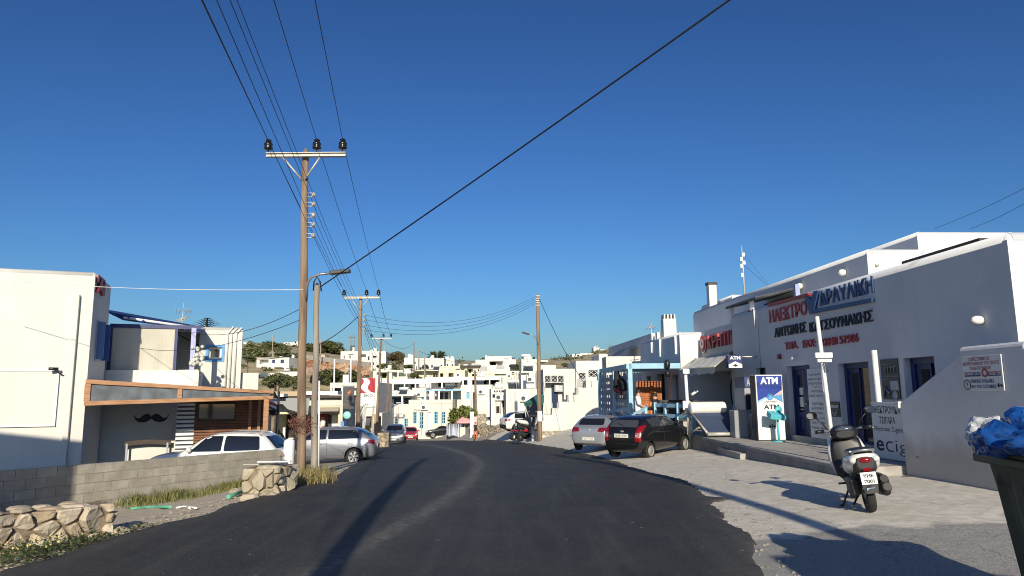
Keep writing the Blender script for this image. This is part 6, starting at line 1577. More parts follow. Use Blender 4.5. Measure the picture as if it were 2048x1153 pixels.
class Shell:
    """ray-cast target used to lay lamps, panes and trim exactly onto a body"""
    def __init__(s, me):
        s.t = BVHTree.FromPolygons([v.co.copy() for v in me.vertices], [tuple(p.vertices) for p in me.polygons])
    def hit(s, o, d):
        loc, n, i, dist = s.t.ray_cast(o, d, 20); return (loc, n)
def onto(sh, poly, view, off=.006, step=.09):
    """project a 2D outline onto the body. view: 'L','R' (x,z) 'F','B' (y,z)  'T' (x,y)"""
    vs, fs = fill2(poly, step); m = MB(); m.smooth = True; out = []
    for a, b in vs:
        if view == 'L': o, d = Vector((a, 5, b)), Vector((0, -1, 0))
        elif view == 'R': o, d = Vector((a, -5, b)), Vector((0, 1, 0))
        elif view == 'F': o, d = Vector((6, a, b)), Vector((-1, 0, 0))
        elif view == 'B': o, d = Vector((-6, a, b)), Vector((1, 0, 0))
        else: o, d = Vector((a, b, 5)), Vector((0, 0, -1))
        loc, n = sh.hit(o, d)
        if loc is None:
            out.append(None); continue
        if n.dot(d) > 0: n = -n
        out.append(loc + n*off)
    ok = [f for f in fs if all(out[i] is not None for i in f)]
    ref = next((p for p in out if p is not None), None)
    if ref is None: return None
    m.add([p if p is not None else ref for p in out], ok, True); return m
def lineon(sh, pts, view, r=.006, off=.001, n=5, sub=6):
    P = []
    for i in range(len(pts)-1):
        for k in range(sub if i < len(pts)-2 else sub+1):
            t = k/sub; P.append((pts[i][0]+(pts[i+1][0]-pts[i][0])*t, pts[i][1]+(pts[i+1][1]-pts[i][1])*t))
    Q = []
    for a, b in P:
        o, d = {'L': (Vector((a, 5, b)), Vector((0, -1, 0))), 'R': (Vector((a, -5, b)), Vector((0, 1, 0))), 'F': (Vector((6, a, b)), Vector((-1, 0, 0))), 'B': (Vector((-6, a, b)), Vector((1, 0, 0))), 'T': (Vector((a, b, 5)), Vector((0, 0, -1)))}[view]
        loc, nn = sh.hit(o, d)
        if loc is not None: Q.append(loc + (nn if nn.dot(d) < 0 else -nn)*off)
    m = MB()
    if len(Q) > 1: m.tube(Q, r, n)
    return m
def wheel_proto(parent, x, y, r, w, rimmat, spokes=5, hub=False):
    s_ = 1 if y > 0 else -1
    m = MB(); m.lathe([(r*.62, -w/2), (r*.9, -w/2), (r*.985, -w*.38), (r, -w*.2), (r, w*.2), (r*.985, w*.38), (r*.9, w/2), (r*.66, w/2-.005), (r*.62, w/2-.03), (r*.62, -w/2)], (x, y, r), (0, s_, 0), 32)
    t = m.build("wheel", TYRE, parent, local=True)
    m = MB(); c = Vector((x, y + s_*(w/2-.035), r)); Rr = r*.66
    m.lathe([(Rr, .03), (Rr*.95, .03), (Rr*.9, 0), (Rr*.9, -.05), (0, -.05)], c, (0, s_, 0), 28)
    if hub:
        m.lathe([(Rr*.9, 0), (Rr*.75, .02), (Rr*.35, .025), (Rr*.3, .035), (0, .035)], c, (0, s_, 0), 28)
    else:
        for k in range(spokes):
            a = 2*math.pi*k/spokes + .3; e = Vector((math.cos(a), 0, math.sin(a))); q = Vector((-math.sin(a), 0, math.cos(a)))
            for sg in (-1, 1):
                p0 = c + q*sg*.02; p1 = c + e*Rr*.93 + q*sg*.065*r/.3
                m.prism([p0-q*.016, p0+q*.016, p1+q*.02, p1-q*.02], (0, s_*.03, 0))
        m.lathe([(.055, .0), (.05, .04), (0, .045)], c, (0, s_, 0), 14)
    m.build("rim", rimmat, t, local=True)
    if not hub:
        m = MB(); m.lathe([(Rr*.88, -.045), (0, -.045)], c, (0, s_, 0), 20); m.build("brake_disc", TRIM, t, local=True)
    return t
def car(name, label, loc, heading, S, pm, group=None, rim=ALLOY, hub=False, pitch=0.0):
    """S: L W H hood cowl_x roof_x0 roof_x1 tail_x belt hoodh wheel axleF axleR gc ..., x forward, origin on the ground under the centre"""
    L, W, H = S['L'], S['W'], S['H']; hw = W/2; F = L/2
    g = S.get('gc', .2); belt = S['belt']; hh = S['hood']
    xc, x0, x1, xt = S['cowl'], S['roof0'], S['roof1'], S['tail']
    tw = S.get('top', .74)*hw; tz = S.get('tailz', belt+.08); rear = S.get('rearz', belt-.05)
    st = [ # x, zb, zmid, zbelt, ztop, wb, wmid, wbelt, wtop
        (F-.0, g+.12, .48, .58, .62, hw*.55, hw*.62, hw*.56, hw*.4),
        (F-.10, g+.02, .46, hh-.14, hh-.08, hw*.76, hw*.86, hw*.80, hw*.55),
        (F-.42, g, .50, hh-.04, hh+.02, hw*.88, hw*.985, hw*.93, hw*.66),
        (xc+.35, g, .52, belt-.06, (hh+S['cowlz'])/2+.03, hw*.9, hw, hw*.95, hw*.7),
        (xc, g, .52, belt, S['cowlz'], hw*.9, hw, hw*.955, hw*.76),
        ((xc*.45+x0*.55), g, .53, belt+.01, lerp(S['cowlz'], H, .60), hw*.9, hw, hw*.96, lerp(hw*.8, tw, .6)),
        (x0, g, .53, belt+.02, H-.04, hw*.9, hw, hw*.965, tw),
        ((x0+x1)/2, g, .54, belt+.04, H+.015, hw*.9, hw, hw*.965, tw*1.0),
        (x1, g, .55, belt+.06, H-.035, hw*.9, hw, hw*.955, tw*.96),
        ((x1*.5+xt*.5), g+.02, .56, belt+.06, lerp(H-.03, tz, .5), hw*.9, hw*.985, hw*.93, lerp(tw*.96, hw*.8, .5)),
        (xt, g+.04, .58, rear+.06, tz, hw*.88, hw*.955, hw*.90, hw*.78),
        (-F+.06, g+.08, .56, rear-.05, rear+.0, hw*.84, hw*.90, hw*.86, hw*.70),
        (-F, g+.16, .52, rear-.2, rear-.14, hw*.72, hw*.78, hw*.74, hw*.58)]
    bm = bmesh.new(); rings = []
    for (x, zb, zm, zl, zt, wb, wm, wl, wt) in st:
        half = [(0, zb), (wb*.8, zb), (wb, zb+.06), (wm, zm), (wm*.995, (zm+zl)/2+.02), (wl, zl), (lerp(wl, wt, .5)*1.005, lerp(zl, zt, .52)), (wt, zt-.05*(zt-zl > .2)-.012), (wt*.72, zt), (0, zt+.012)]
        ring = [(y, z) for y, z in half] + [(-y, z) for y, z in half[-2:0:-1]]
        rings.append([bm.verts.new((x, y, z)) for y, z in ring])
    n = len(rings[0])
    for a, b in zip(rings[:-1], rings[1:]):
        for j in range(n): bm.faces.new((a[j], a[(j+1) % n], b[(j+1) % n], b[j]))
    bm.faces.new(rings[0][::-1]); bm.faces.new(rings[-1])
    bmesh.ops.recalc_face_normals(bm, faces=bm.faces[:])
    me = bpy.data.meshes.new("body"); bm.to_mesh(me); bm.free()
    tmp = bpy.data.objects.new("tmp_body", me); COL.objects.link(tmp)
    sm_ = tmp.modifiers.new("s", 'SUBSURF'); sm_.levels = 3; sm_.render_levels = 3
    r = S['wheel']; cut = []
    dg = bpy.context.evaluated_depsgraph_get(); dg.update()
    full = bpy.data.meshes.new_from_object(tmp.evaluated_get(dg)); sh = Shell(full)
    axles = (S['axleF'], S['axleR'])
    mc = MB()
    for ax in axles:
        for s_ in (-1, 1): mc.lathe([(0, -.45), (r*1.17, -.45), (r*1.17, .45), (0, .45)], (ax, s_*(hw+.18), r*1.02), (0, 1, 0), 32, False)
    cu = mc.build("tmp_cut", TRIM, local=True); 
    bmm = bmesh.new(); bmm.from_mesh(cu.data); bmesh.ops.remove_doubles(bmm, verts=bmm.verts, dist=1e-5); bmesh.ops.recalc_face_normals(bmm, faces=bmm.faces[:]); bmm.to_mesh(cu.data); bmm.free()
    bo = tmp.modifiers.new("b", 'BOOLEAN'); bo.object = cu; bo.operation = 'DIFFERENCE'; bo.solver = 'EXACT'
    dg = bpy.context.evaluated_depsgraph_get(); dg.update()
    bodyme = bpy.data.meshes.new_from_object(tmp.evaluated_get(dg))
    bpy.data.objects.remove(tmp); bpy.data.objects.remove(cu)
    bodyme.materials.clear(); bodyme.materials.append(pm)
    bodyme.polygons.foreach_set("material_index", [0]*len(bodyme.polygons))
    bodyme.polygons.foreach_set("use_smooth", [True]*len(bodyme.polygons))
    try: bodyme.set_sharp_from_angle(angle=rad(38))
    except Exception: pass
    root = T(name, label, "car", loc, heading, group, tilt=(0, pitch))
    root.rotation_mode = 'XYZ'
    body = bpy.data.objects.new("body", bodyme); COL.objects.link(body); body.parent = root; XF[body.name] = XF[root.name]
    P = lambda mb, nm, mt, par=root: (mb.build(nm, mt, par, local=True) if mb is not None and mb.v else None)
    # dark liners inside the wheel arches
    for ax in axles:
        m = MB(); m.lathe([(r*1.15, -hw+.03), (r*1.15, hw-.03)], (ax, 0, r*1.02), (0, 1, 0), 28); m.lathe([(0, 0), (r*1.15, 0)], (ax, -hw+.26, r*1.02), (0, 1, 0), 28); m.lathe([(0, 0), (r*1.15, 0)], (ax, hw-.26, r*1.02), (0, 1, 0), 28)
        m.v = [Vector((v.x, v.y, max(v.z, g+.03))) for v in m.v]; P(m, "arch_liner", SEALM)
    for ax in axles:
        for s_ in (-1, 1): wheel_proto(root, ax, s_*(hw-.115), r, .2, rim, S.get('spokes', 5), hub)
    # panes
    wz0, wz1 = belt+.055, H-.115
    fx = lambda z: lerp(xc, x0, (z-S['cowlz'])/(H-S['cowlz']))       # windscreen line
    rx = lambda z: lerp(xt, x1, (z-tz)/(H-tz))                        # rear glass line
    for side, vw in ((1, 'L'), (-1, 'R')):
        xm = S.get('bpillar', (xc+x1)/2-.05)
        fpoly = [(fx(wz0)-.22, wz0-.01), (fx(wz1)-.15, wz1), (xm+.03, wz1+.012), (xm+.03, wz0)]
        rxe = S.get('sidewin', rx(wz0)+.38)
        rpoly = [(xm-.04, wz0), (xm-.04, wz1+.012), (max(rx(wz1)+.20, x1-.02), wz1-.012), (rxe+.22, wz0+.28*(wz1-wz0)+.10), (rxe+.18, wz0+.03)]
        for nm, poly in (("side_window", fpoly), ("side_window", rpoly)):
            P(onto(sh, rounded([(a-.0, b) for a, b in [(p[0], p[1]) for p in poly]], .06), vw, .004), nm, S.get("sideglass", CARGLASS))
        # seams, sill, handles
        zs = g+.14
        for pts in ([(xm, wz0-.03), (xm-.01, zs+.02)], [(fx(wz0)-.16, wz0-.03), (xc-.02, .62), (xc-.05, zs+.02)], [(axles[1]+r*1.25, zs+.05), (axles[1]+r*1.2, .55), (axles[1]+r*.55, r*2.15), (rxe+.2, wz0-.03)], [(xc-.05, zs+.02), (axles[1]+r*1.25, zs+.02)]):
            P(lineon(sh, pts, vw, .005), "door_seam", SEALM)
        for hx in (xm+.16, rxe+.42):
            m = lineon(sh, [(hx, belt-.12), (hx+.17, belt-.115)], vw, .013, .02, 6, 3); P(m, "door_handle", pm)
        loc_, n_ = sh.hit(Vector((xc-.28, side*5, belt+.06)), Vector((0, -side, 0)))
        if loc_ is not None:
            m = MB(); m.ball(loc_+Vector((0, side*.11, .05)), (.075, .11, .075), 12, 8); m.tube([loc_, loc_+Vector((0, side*.1, .03))], .025, 6); P(m, "wing_mirror", S.get('mirror', pm))
    wsw = hw*.80
    P(onto(sh, rounded([(-wsw*.98, S['cowlz']+.03), (wsw*.98, S['cowlz']+.03), (tw*.86, H-.10), (-tw*.86, H-.10)], .07), 'F', .004), "windscreen", CARGLASS)
    rb = S.get('rglass0', tz+.02)
    P(onto(sh, rounded([(-hw*S.get('rgw', .70), rb), (hw*S.get('rgw', .70), rb), (tw*.80, H-.13), (-tw*.80, H-.13)], .07), 'B', .004), "rear_window", S.get('rearglass', CARGLASS))
    P(lineon(sh, [(-.02, rb+.02), (hw*.3, rb+.10)], 'B', .009, .012), "rear_wiper", SEALM)
    # tail lamps, plate, bumpers
    for s_ in (-1, 1):
        for (poly, mt, vw, nm) in S['lamps'](s_, hw, F, belt): P(onto(sh, rounded(poly, .03, 2), vw, .006, .05), nm, mt)
    px_ = S.get('plate', (.0, .72))
    for back in (True, False):
        z_ = px_[1] if back else .42
        loc_, n_ = sh.hit(Vector((-6 if back else 6, 0, z_)), Vector((1 if back else -1, 0, 0)))
        if loc_ is not None:
            sgn = -1 if back else 1
            m = MB(); m.box(loc_+Vector((sgn*.012, 0, 0)), (.015, .50, .115)); pl_ = P(m, "number_plate", PLATE)
            m = MB(); m.text("ΝΑΡ 4729" if back else "ΥΜΑ 3018", lambda u, h, o: loc_+Vector((sgn*.021, (.20-u)*(1 if back else -1)*(1), -.035+h)), .40, .07); 
            P(m, "plate_lettering", INK, pl_)
    for vw, zb_, z1_, nm in (('B', S.get('rbump', .34), .0, "rear_bumper_trim"), ('F', .32, 0, "front_bumper_trim")):
        if S.get('trim', True): P(onto(sh, rounded([(-hw*.62, g+.10), (hw*.62, g+.10), (hw*.66, zb_), (-hw*.66, zb_)], .05), vw, .006), nm, TRIM)
    if S.get('seamB', True): P(lineon(sh, [(-hw*.70, .50), (hw*.70, .50)], 'B', .006), "boot_seam", SEALM)
    loc_, n_ = sh.hit(Vector((-6, 0, S.get('badge', belt-.05))), Vector((1, 0, 0)))
    if loc_ is not None: m = MB(); m.ball(loc_, (.012, .07, .04), 12, 6); P(m, "badge", ALLOY)
    if S.get('rails'):
        for s_ in (-1, 1):
            m = MB(); pts = []
            for k in range(9):
                x_ = lerp(x0-.1, x1+.05, k/8); l2, n2 = sh.hit(Vector((x_, s_*tw*.86, 5)), Vector((0, 0, -1)))
                if l2 is not None: pts.append(l2+Vector((0, 0, .035 if 0 < k < 8 else 0)))
            m.tube(pts, .018, 6); P(m, "roof_rail", S['rails'])
    if S.get('aerial'):
        l2, n2 = sh.hit(Vector((x1+.1, 0, 5)), Vector((0, 0, -1))); m = MB(); m.tube([l2, l2+Vector((-.28, 0, .32))], .008, 5); P(m, "aerial", BLACK)
    if S.get('grille'):
        for (poly, nm, mt) in S['grille'](hw): P(onto(sh, rounded(poly, .03, 2), 'F', .006, .05), nm, mt)
    return root, sh

def lamps_hatch(tall=True, clear=True):
    def f(s_, hw, F, belt):
        out = []
        if tall:
            out += [([(s_*hw*.66, belt-.32), (s_*hw*.90, belt-.32), (s_*hw*.93, belt+.0), (s_*hw*.90, belt+.16), (s_*hw*.72, belt+.12), (s_*hw*.66, belt-.1)], TAIL, 'B', "tail_lamp")]
            if clear: out += [([(s_*hw*.68, belt-.20), (s_*hw*.90, belt-.20), (s_*hw*.91, belt-.06), (s_*hw*.68, belt-.06)], CLEAR, 'B', "reversing_lamp")]
        else:
            out += [([(s_*hw*.45, belt-.13), (s_*hw*.90, belt-.15), (s_*hw*.92, belt+.03), (s_*hw*.52, belt+.02)], TAIL, 'B', "tail_lamp")]
        v = 'L' if s_ > 0 else 'R'
        z = belt-.05
        out += [([(-F+.05, z-.12), (-F+.38, z-.02), (-F+.40, z+.06), (-F+.08, z+.08)], TAIL, v, "tail_lamp_side")] if not tall else []
        out += [([(s_*hw*.55, .60), (s_*hw*.86, .62), (s_*hw*.86, .80), (s_*hw*.62, .72)], CLEAR, 'F', "headlight")]
        return out
    return f
HATCH = dict(L=4.25, W=1.80, H=1.46, hood=.88, cowl=.98, cowlz=.98, roof0=.30, roof1=-1.35, tail=-1.92, belt=.94, tailz=1.08, rearz=.96, wheel=.32, axleF=1.32, axleR=-1.30, lamps=lamps_hatch(False), spokes=6, aerial=True)
SILVER = paint("silver_paint", (.27, .28, .31), .5, .34)
SILVER2 = paint("blue_silver_paint", (.38, .40, .44), .5, .32)
WHITEP = paint("white_car_paint", (.76, .76, .72), 0, .3)
BLACKP = paint("black_car_paint", (.008, .008, .010), 0, .25)
REDP = paint("red_car_paint", (.42, .02, .03), 0, .35)
def heading(dx, dy): return math.atan2(dy, dx)
def place(px, py): return gp(px, py)

# silver hatchback parked side-on to the left
w1, w2 = gp(718, 927), gp(588, 932)
car("hatchback", "silver five door hatchback parked side-on behind the two wooden poles", Vector((at(645, 900, 28.8).x, 29.2, G(at(645, 900, 28.8).x, 29.2)+.02)), heading(-1, -.05), HATCH, SILVER)
# white small suv behind the block wall
SUV = dict(L=4.1, W=1.77, H=1.66, hood=1.02, cowl=.88, cowlz=1.10, roof0=.18, roof1=-1.45, tail=-1.88, belt=1.07, tailz=1.16, rearz=1.08, wheel=.34, axleF=1.27, axleR=-1.25, lamps=lamps_hatch(False), rails=ALLOY, spokes=5, sidewin=-1.62)
c = at(432, 900, 21.6)
car("white_crossover", "white crossover car half hidden behind the grey block wall", Vector((c.x+.12, 21.8, at(440, 862, 21.5).z-1.69)), heading(-1, .02), SUV, WHITEP)
# black small hatchback and the silver one beyond it
PIC = dict(L=3.50, W=1.58, H=1.43, hood=.92, cowl=.86, cowlz=1.02, roof0=.25, roof1=-1.28, tail=-1.62, belt=.96, tailz=1.05, rearz=.93, wheel=.275, axleF=1.20, axleR=-1.17, lamps=lamps_hatch(True), plate=(0, .80), rgw=.72, top=.78, gc=.2, spokes=6, trim=False, badge=.93, sideglass=M("side_glass_reflection", (.035, .04, .05), .06, spec=.9), rearglass=M("rear_glass_dusty", (.05, .055, .065), .1, spec=.8))  # side glass colour lightened in place of window reflections
SCL = .925
PIC = {k: (v*SCL if isinstance(v, float) else v) for k, v in PIC.items()}; PIC['plate'] = (0, .74); PIC['rgw'] = .72; PIC['top'] = .78
rr1 = gp(1299, 916.5); hd = rad(90-42); d = Vector((math.cos(hd), math.sin(hd), 0)); left = Vector((-d.y, d.x, 0))
c = rr1 + d*(-PIC['axleR']) + left*.64
z0, z1 = G(c.x-d.x*1.1, c.y-d.y*1.1), G(c.x+d.x*1.1, c.y+d.y*1.1)
car("black_hatchback", "small black hatchback parked nose to the blue railing, seen from behind", Vector((c.x, c.y, (z0+z1)/2+.03)), hd, PIC, BLACKP, rim=DULLRIM, hub=True, pitch=-math.atan2(z1-z0, 2.2)*.9)
TAILD = M("dark_tail_lamp", (.16, .008, .012), .15, coat=.5)
def lamps_dark(s_, hw, F, belt): return [(p, TAILD if t is TAIL else t, v, n) for p, t, v, n in lamps_hatch(False)(s_, hw, F, belt)]
IBI = dict(L=3.98, W=1.70, H=1.44, hood=.88, cowl=.92, cowlz=.98, roof0=.28, roof1=-1.25, tail=-1.70, belt=.94, tailz=1.04, rearz=.95, wheel=.30, axleF=1.25, axleR=-1.21, lamps=lamps_dark, plate=(0, .52), spokes=5, aerial=True, seamB=False, badge=.88, rgw=.66)
cr = gp(1179, 910); d2 = Vector((math.sin(rad(27)), math.cos(rad(27)), 0)); c = cr + d2*1.9
car("silver_hatchback", "silver hatchback with dark red lamps parked left of the small black car", Vector((c.x, c.y, G(c.x, c.y)+.03)), heading(d2.x, d2.y), IBI, SILVER2)
# white crossover with black roof further up the side street
SUV2 = dict(L=4.45, W=1.84, H=1.62, hood=1.02, cowl=.98, cowlz=1.08, roof0=.30, roof1=-1.45, tail=-2.0, belt=1.04, tailz=1.15, rearz=1.08, wheel=.35, axleF=1.38, axleR=-1.32, lamps=lamps_hatch(False), spokes=5, rbump=.6, mirror=BLACK)
c = gp(1056, 864)
ro, sh = car("white_suv", "white crossover with a dark roof parked on the side street behind the red quad bike", Vector((c.x, c.y, G(c.x, c.y)+.02)), heading(.93, .36), SUV2, WHITEP)
P_ = onto(sh, rounded([(-1.7, -.62), (.25, -.60), (.25, .60), (-1.7, .62)], .1), 'T', .008); P_.build("black_roof", BLACKP, ro, local=True)
for vw in 'LR':
    P_ = onto(sh, rounded([(-.95, .22), (1.0, .22), (1.0, .46), (-.95, .46)], .05), vw, .006); P_.build("sill_cladding", TRIM, ro, local=True)
P_ = onto(sh, rounded([(-.72, .30), (.72, .30), (.76, .62), (-.76, .62)], .05), 'B', .01); P_.build("rear_cladding", TRIM, ro, local=True)
# silver and red cars facing us at the bend
def front_grille(hw): return [([(-hw*.35, .66), (hw*.35, .66), (hw*.38, .74), (-hw*.38, .74)], "grille", TRIM), ([(-hw*.55, .34), (hw*.55, .34), (hw*.5, .46), (-hw*.5, .46)], "lower_grille", TRIM)]
COLT = dict(L=3.9, W=1.69, H=1.53, hood=.94, cowl=.95, cowlz=1.04, roof0=.30, roof1=-1.3, tail=-1.75, belt=.98, tailz=1.08, rearz=.98, wheel=.30, axleF=1.25, axleR=-1.25, lamps=lamps_hatch(True), grille=front_grille, trim=False)
c = gp(784, 890); 
car("silver_hatchback", "silver hatchback facing the viewer at the roadside bend, in front of the red car", Vector((c.x-.1, c.y+1.9, G(c.x, c.y+1.5)+.05)), heading(.10, -1), COLT, SILVER)
OLD = dict(L=4.0, W=1.62, H=1.37, hood=.85, cowl=.85, cowlz=.94, roof0=.25, roof1=-1.1, tail=-1.75, belt=.90, tailz=1.0, rearz=.92, wheel=.28, axleF=1.25, axleR=-1.2, lamps=lamps_hatch(True), grille=front_grille, trim=False)
c = gp(815, 883)
car("red_car", "small old red car facing the viewer beside the silver hatchback", Vector((c.x, c.y+1.9, G(c.x, c.y+1.5)+.06)), heading(.15, -1), OLD, REDP)
# black car and white pickup at the far corner
c = gp(880, 876.5)
car("black_car", "black saloon crossing left in front of the white pickup at the far corner", Vector((c.x+.3, c.y+.7, G(c.x, c.y)+.05)), heading(-1, -.25), HATCH, BLACKP)
VAN = dict(L=4.9, W=1.8, H=1.85, hood=1.12, cowl=1.15, cowlz=1.2, roof0=.55, roof1=-.75, tail=-1.0, belt=1.15, tailz=1.2, rearz=1.12, wheel=.36, axleF=1.5, axleR=-1.5, lamps=lamps_hatch(False), trim=False)
c = gp(880, 873)
car("white_pickup", "white pickup parked behind the black saloon, below the blue framed windows", Vector((c.x, c.y+3.2, G(c.x, c.y+3)+.25)), heading(1, -.1), VAN, WHITEP)
c = gp(981, 864)
car("white_car", "white car half hidden behind the posts of the pharmacy cross", Vector((c.x+.8, c.y+3.5, at(985, 855, c.y+3.5).z-.3)), heading(-1, .2), HATCH, WHITEP)

# ------------------------------------------------------------------ scooter (x forward, origin under the middle of the wheelbase)
def scooter(label, loc, hd, pm, lean=.0, group=None, cat="scooter"):
    t = T("scooter", label, cat, loc, hd, group, tilt=(lean, 0))
    def P(m, nm, mt, par=None, bv=0): return m.build(nm, mt, par or t, local=True, bevel=bv)
    rw = .245; wb = .66
    for x in (-wb, wb):
        m = MB(); m.lathe([(rw*.70, -.05), (rw*.9, -.055), (rw*.98, -.035), (rw, 0), (rw*.98, .035), (rw*.9, .055), (rw*.70, .05), (rw*.70, -.05)], (x, 0, rw), (0, 1, 0), 30); w_ = P(m, "wheel", TYRE)
        m = MB(); m.lathe([(rw*.72, -.04), (rw*.66, -.02), (rw*.66, .02), (rw*.72, .04)], (x, 0, rw), (0, 1, 0), 24)
        for k in range(5):
            a = 2*math.pi*k/5; m.tube([(x, 0, rw), (x+rw*.68*math.cos(a), 0, rw+rw*.68*math.sin(a))], .018, 6)
        m.lathe([(.05, -.06), (.05, .06)], (x, 0, rw), (0, 1, 0), 12); P(m, "rim", ALLOY, w_)
    # rear body: lofted sections (x, half width, z low, z high)
    def loft(secs, nm, mt, n=14, par=None):
        m = MB(); m.smooth = True; V = []
        for (x, w_, z0, z1) in secs:
            for j in range(n):
                a = 2*math.pi*j/n; cx, cz = math.cos(a), math.sin(a)
                V.append((x, w_*math.copysign(abs(cx)**.75, cx), (z0+z1)/2+(z1-z0)/2*math.copysign(abs(cz)**.75, cz)))
        k = len(secs); m.add(V, [(i*n+j, i*n+(j+1) % n, (i+1)*n+(j+1) % n, (i+1)*n+j) for i in range(k-1) for j in range(n)], True)
        m.f += [tuple(range(n))[::-1], tuple((k-1)*n+j for j in range(n))]; m.mi += [0, 0]; m.sm += [False, False]
        return P(m, nm, mt, par)
    loft([(-.98, .07, .69, .77), (-.95, .15, .65, .80), (-.84, .205, .57, .81), (-.62, .225, .50, .79), (-.35, .215, .46, .76), (-.12, .16, .42, .70), (.02, .09, .40, .55)], "tail_fairing", pm)
    loft([(-1.0, .10, .60, .755), (-.965, .135, .56, .765), (-.88, .15, .52, .76), (-.75, .15, .48, .7)], "tail_cover", TRIM)
    loft([(-.93, .07, .78, .81), (-.88, .13, .77, .84), (-.6, .155, .76, .86), (-.35, .15, .75, .83), (-.12, .12, .74, .80), (.06, .07, .72, .76)], "seat", BLACK)
    loft([(-.75, .10, .34, .55), (-.5, .14, .30, .58), (-.2, .13, .28, .5), (.05, .10, .26, .40)], "engine", TRIM)
    m = MB(); m.tube([(-.9, .13, .80), (-.98, .12, .84), (-1.03, 0, .85), (-.98, -.12, .84), (-.9, -.13, .80)], .018, 8); m.tube([(-.6, .17, .8), (-.9, .14, .83)], .016, 8); m.tube([(-.6, -.17, .8), (-.9, -.14, .83)], .016, 8); P(m, "grab_rail", STEEL)
    # floor, leg shield, head
    m = MB(); m.prism([(-.1, -.15, .30), (.42, -.15, .30), (.42, .15, .30), (-.1, .15, .30)], (0, 0, .07)); P(m, "footboard", BLACK, bv=.02)
    loft([(.33, .14, .28, .42), (.42, .225, .32, .62), (.50, .245, .42, .84), (.52, .215, .60, .98), (.56, .13, .72, 1.02), (.60, .05, .80, .95)], "leg_shield", BLACK)
    loft([(.46, .24, .34, .60), (.535, .28, .40, .88), (.60, .25, .46, .99), (.68, .15, .55, .95), (.73, .06, .62, .80)], "front_fairing", pm)
    loft([(.34, .12, .93, 1.03), (.42, .20, .90, 1.08), (.55, .18, .90, 1.11), (.66, .10, .95, 1.05)], "handlebar_cowl", BLACK)
    m = MB(); m.ball((.40, 0, 1.05), (.05, .13, .045), 14, 8, Matrix.Rotation(-.4, 3, 'Y')); P(m, "instrument", GLASS2)
    m = MB(); m.tube([(.50, -.17, 1.03), (.45, -.27, 1.05), (.38, -.37, 1.05)], .017, 8); m.tube([(.50, .17, 1.03), (.45, .27, 1.05), (.38, .37, 1.05)], .017, 8); P(m, "handlebar", STEEL)
    for s_ in (-1, 1):
        m = MB(); m.tube([(.44, s_*.28, 1.05), (.375, s_*.39, 1.05)], .026, 10); P(m, "grip", BLACK)
        m = MB(); m.tube([(.47, s_*.24, 1.04), (.50, s_*.34, 1.03), (.43, s_*.42, 1.03)], .009, 6); P(m, "brake_lever", ALLOY)
        m = MB(); m.tube([(.45, s_*.22, 1.06), (.44, s_*.28, 1.18), (.42, s_*.36, 1.26)], .009, 6); st_ = P(m, "mirror_stem", BLACK)
        m = MB(); m.ball((.415, s_*.41, 1.30), (.022, .085, .06), 16, 8); P(m, "mirror", BLACK, st_)
        m = MB(); m.lathe([(0, 0), (1, 0)], (0, 0, 0), (-1, 0, 0), 18); m.v = [Vector((.392, s_*.41+v.y*.074, 1.30+v.z*.05)) for v in m.v]; P(m, "mirror_glass", M("mirror_glass", (.75, .78, .82), .03, metal=1.0), st_)
    m = MB(); m.tube([(.66, -.07, .25), (.64, -.07, .52), (.58, -.05, .72)], .028, 8); m.tube([(.66, .07, .25), (.64, .07, .52), (.58, .05, .72)], .028, 8); P(m, "fork", STEEL)
    m = MB(); n_ = 10; V = []
    for i in range(n_+1):
        a = rad(25+130*i/n_)
        for s_ in (-1, 1): V.append((.66+.275*math.cos(a), s_*.075, .245+.275*math.sin(a)))
    m.add(V, [(2*i, 2*i+1, 2*i+3, 2*i+2) for i in range(n_)], True); P(m, "front_mudguard", pm)
    # rear mudguard tongue, plate, lamps
    m = MB(); m.prism([(-.84, -.12, .64), (-.84, .12, .64), (-.985, .11, .50), (-1.0, .08, .30), (-1.0, -.08, .30), (-.985, -.11, .50)], (-.02, 0, -.01)); P(m, "rear_mudguard", TRIM, bv=.006)
    m = MB(); m.box((-1.005, 0, .485), (.012, .19, .155), Matrix.Rotation(.12, 3, 'Y')); pl_ = P(m, "number_plate", WPAINT)
    for tx, w_, z_ in (("ΥΗΕ", .13, .495), ("7001", .12, .425)):
        m = MB(); m.text(tx, lambda u, h, o: Vector((-1.018-(h+z_-.485)*-.1, w_/2-u, z_+h)), w_, .045, bold=.02); P(m, "plate_lettering", INK, pl_)
    m = MB(); m.box((-1.008, 0, .345), (.012, .10, .035)); P(m, "sticker", M("pale_blue_sticker", (.25, .45, .65), .5))
    m = MB(); m.box((-1.0, 0, .595), (.02, .10, .04)); P(m, "reflector", TAIL, bv=.005)
    m = MB(); m.ball((-.985, 0, .715), (.035, .085, .04), 14, 8); P(m, "tail_lamp", TAIL)
    for s_ in (-1, 1): m = MB(); m.ball((-.945, s_*.14, .72), (.045, .05, .045), 12, 8); P(m, "indicator", CLEAR)
    # muffler, stand, air box
    m = MB(); m.tube([(-.35, -.17, .24), (-.55, -.19, .26), (-.9, -.20, .34), (-1.0, -.20, .36)], [.03, .065, .07, .05], 14); P(m, "muffler", TRIM)
    m = MB(); m.tube([(-.5, -.17, .44), (-.95, -.19, .46)], .05, 10); P(m, "muffler_guard", BLACK)
    m = MB(); m.box((-.62, .16, .36), (.42, .12, .22)); P(m, "air_box", BLACK, bv=.03)
    m = MB(); m.box((-.70, -.19, .36), (.50, .12, .26)); P(m, "engine_cover", BLACK, bv=.05)
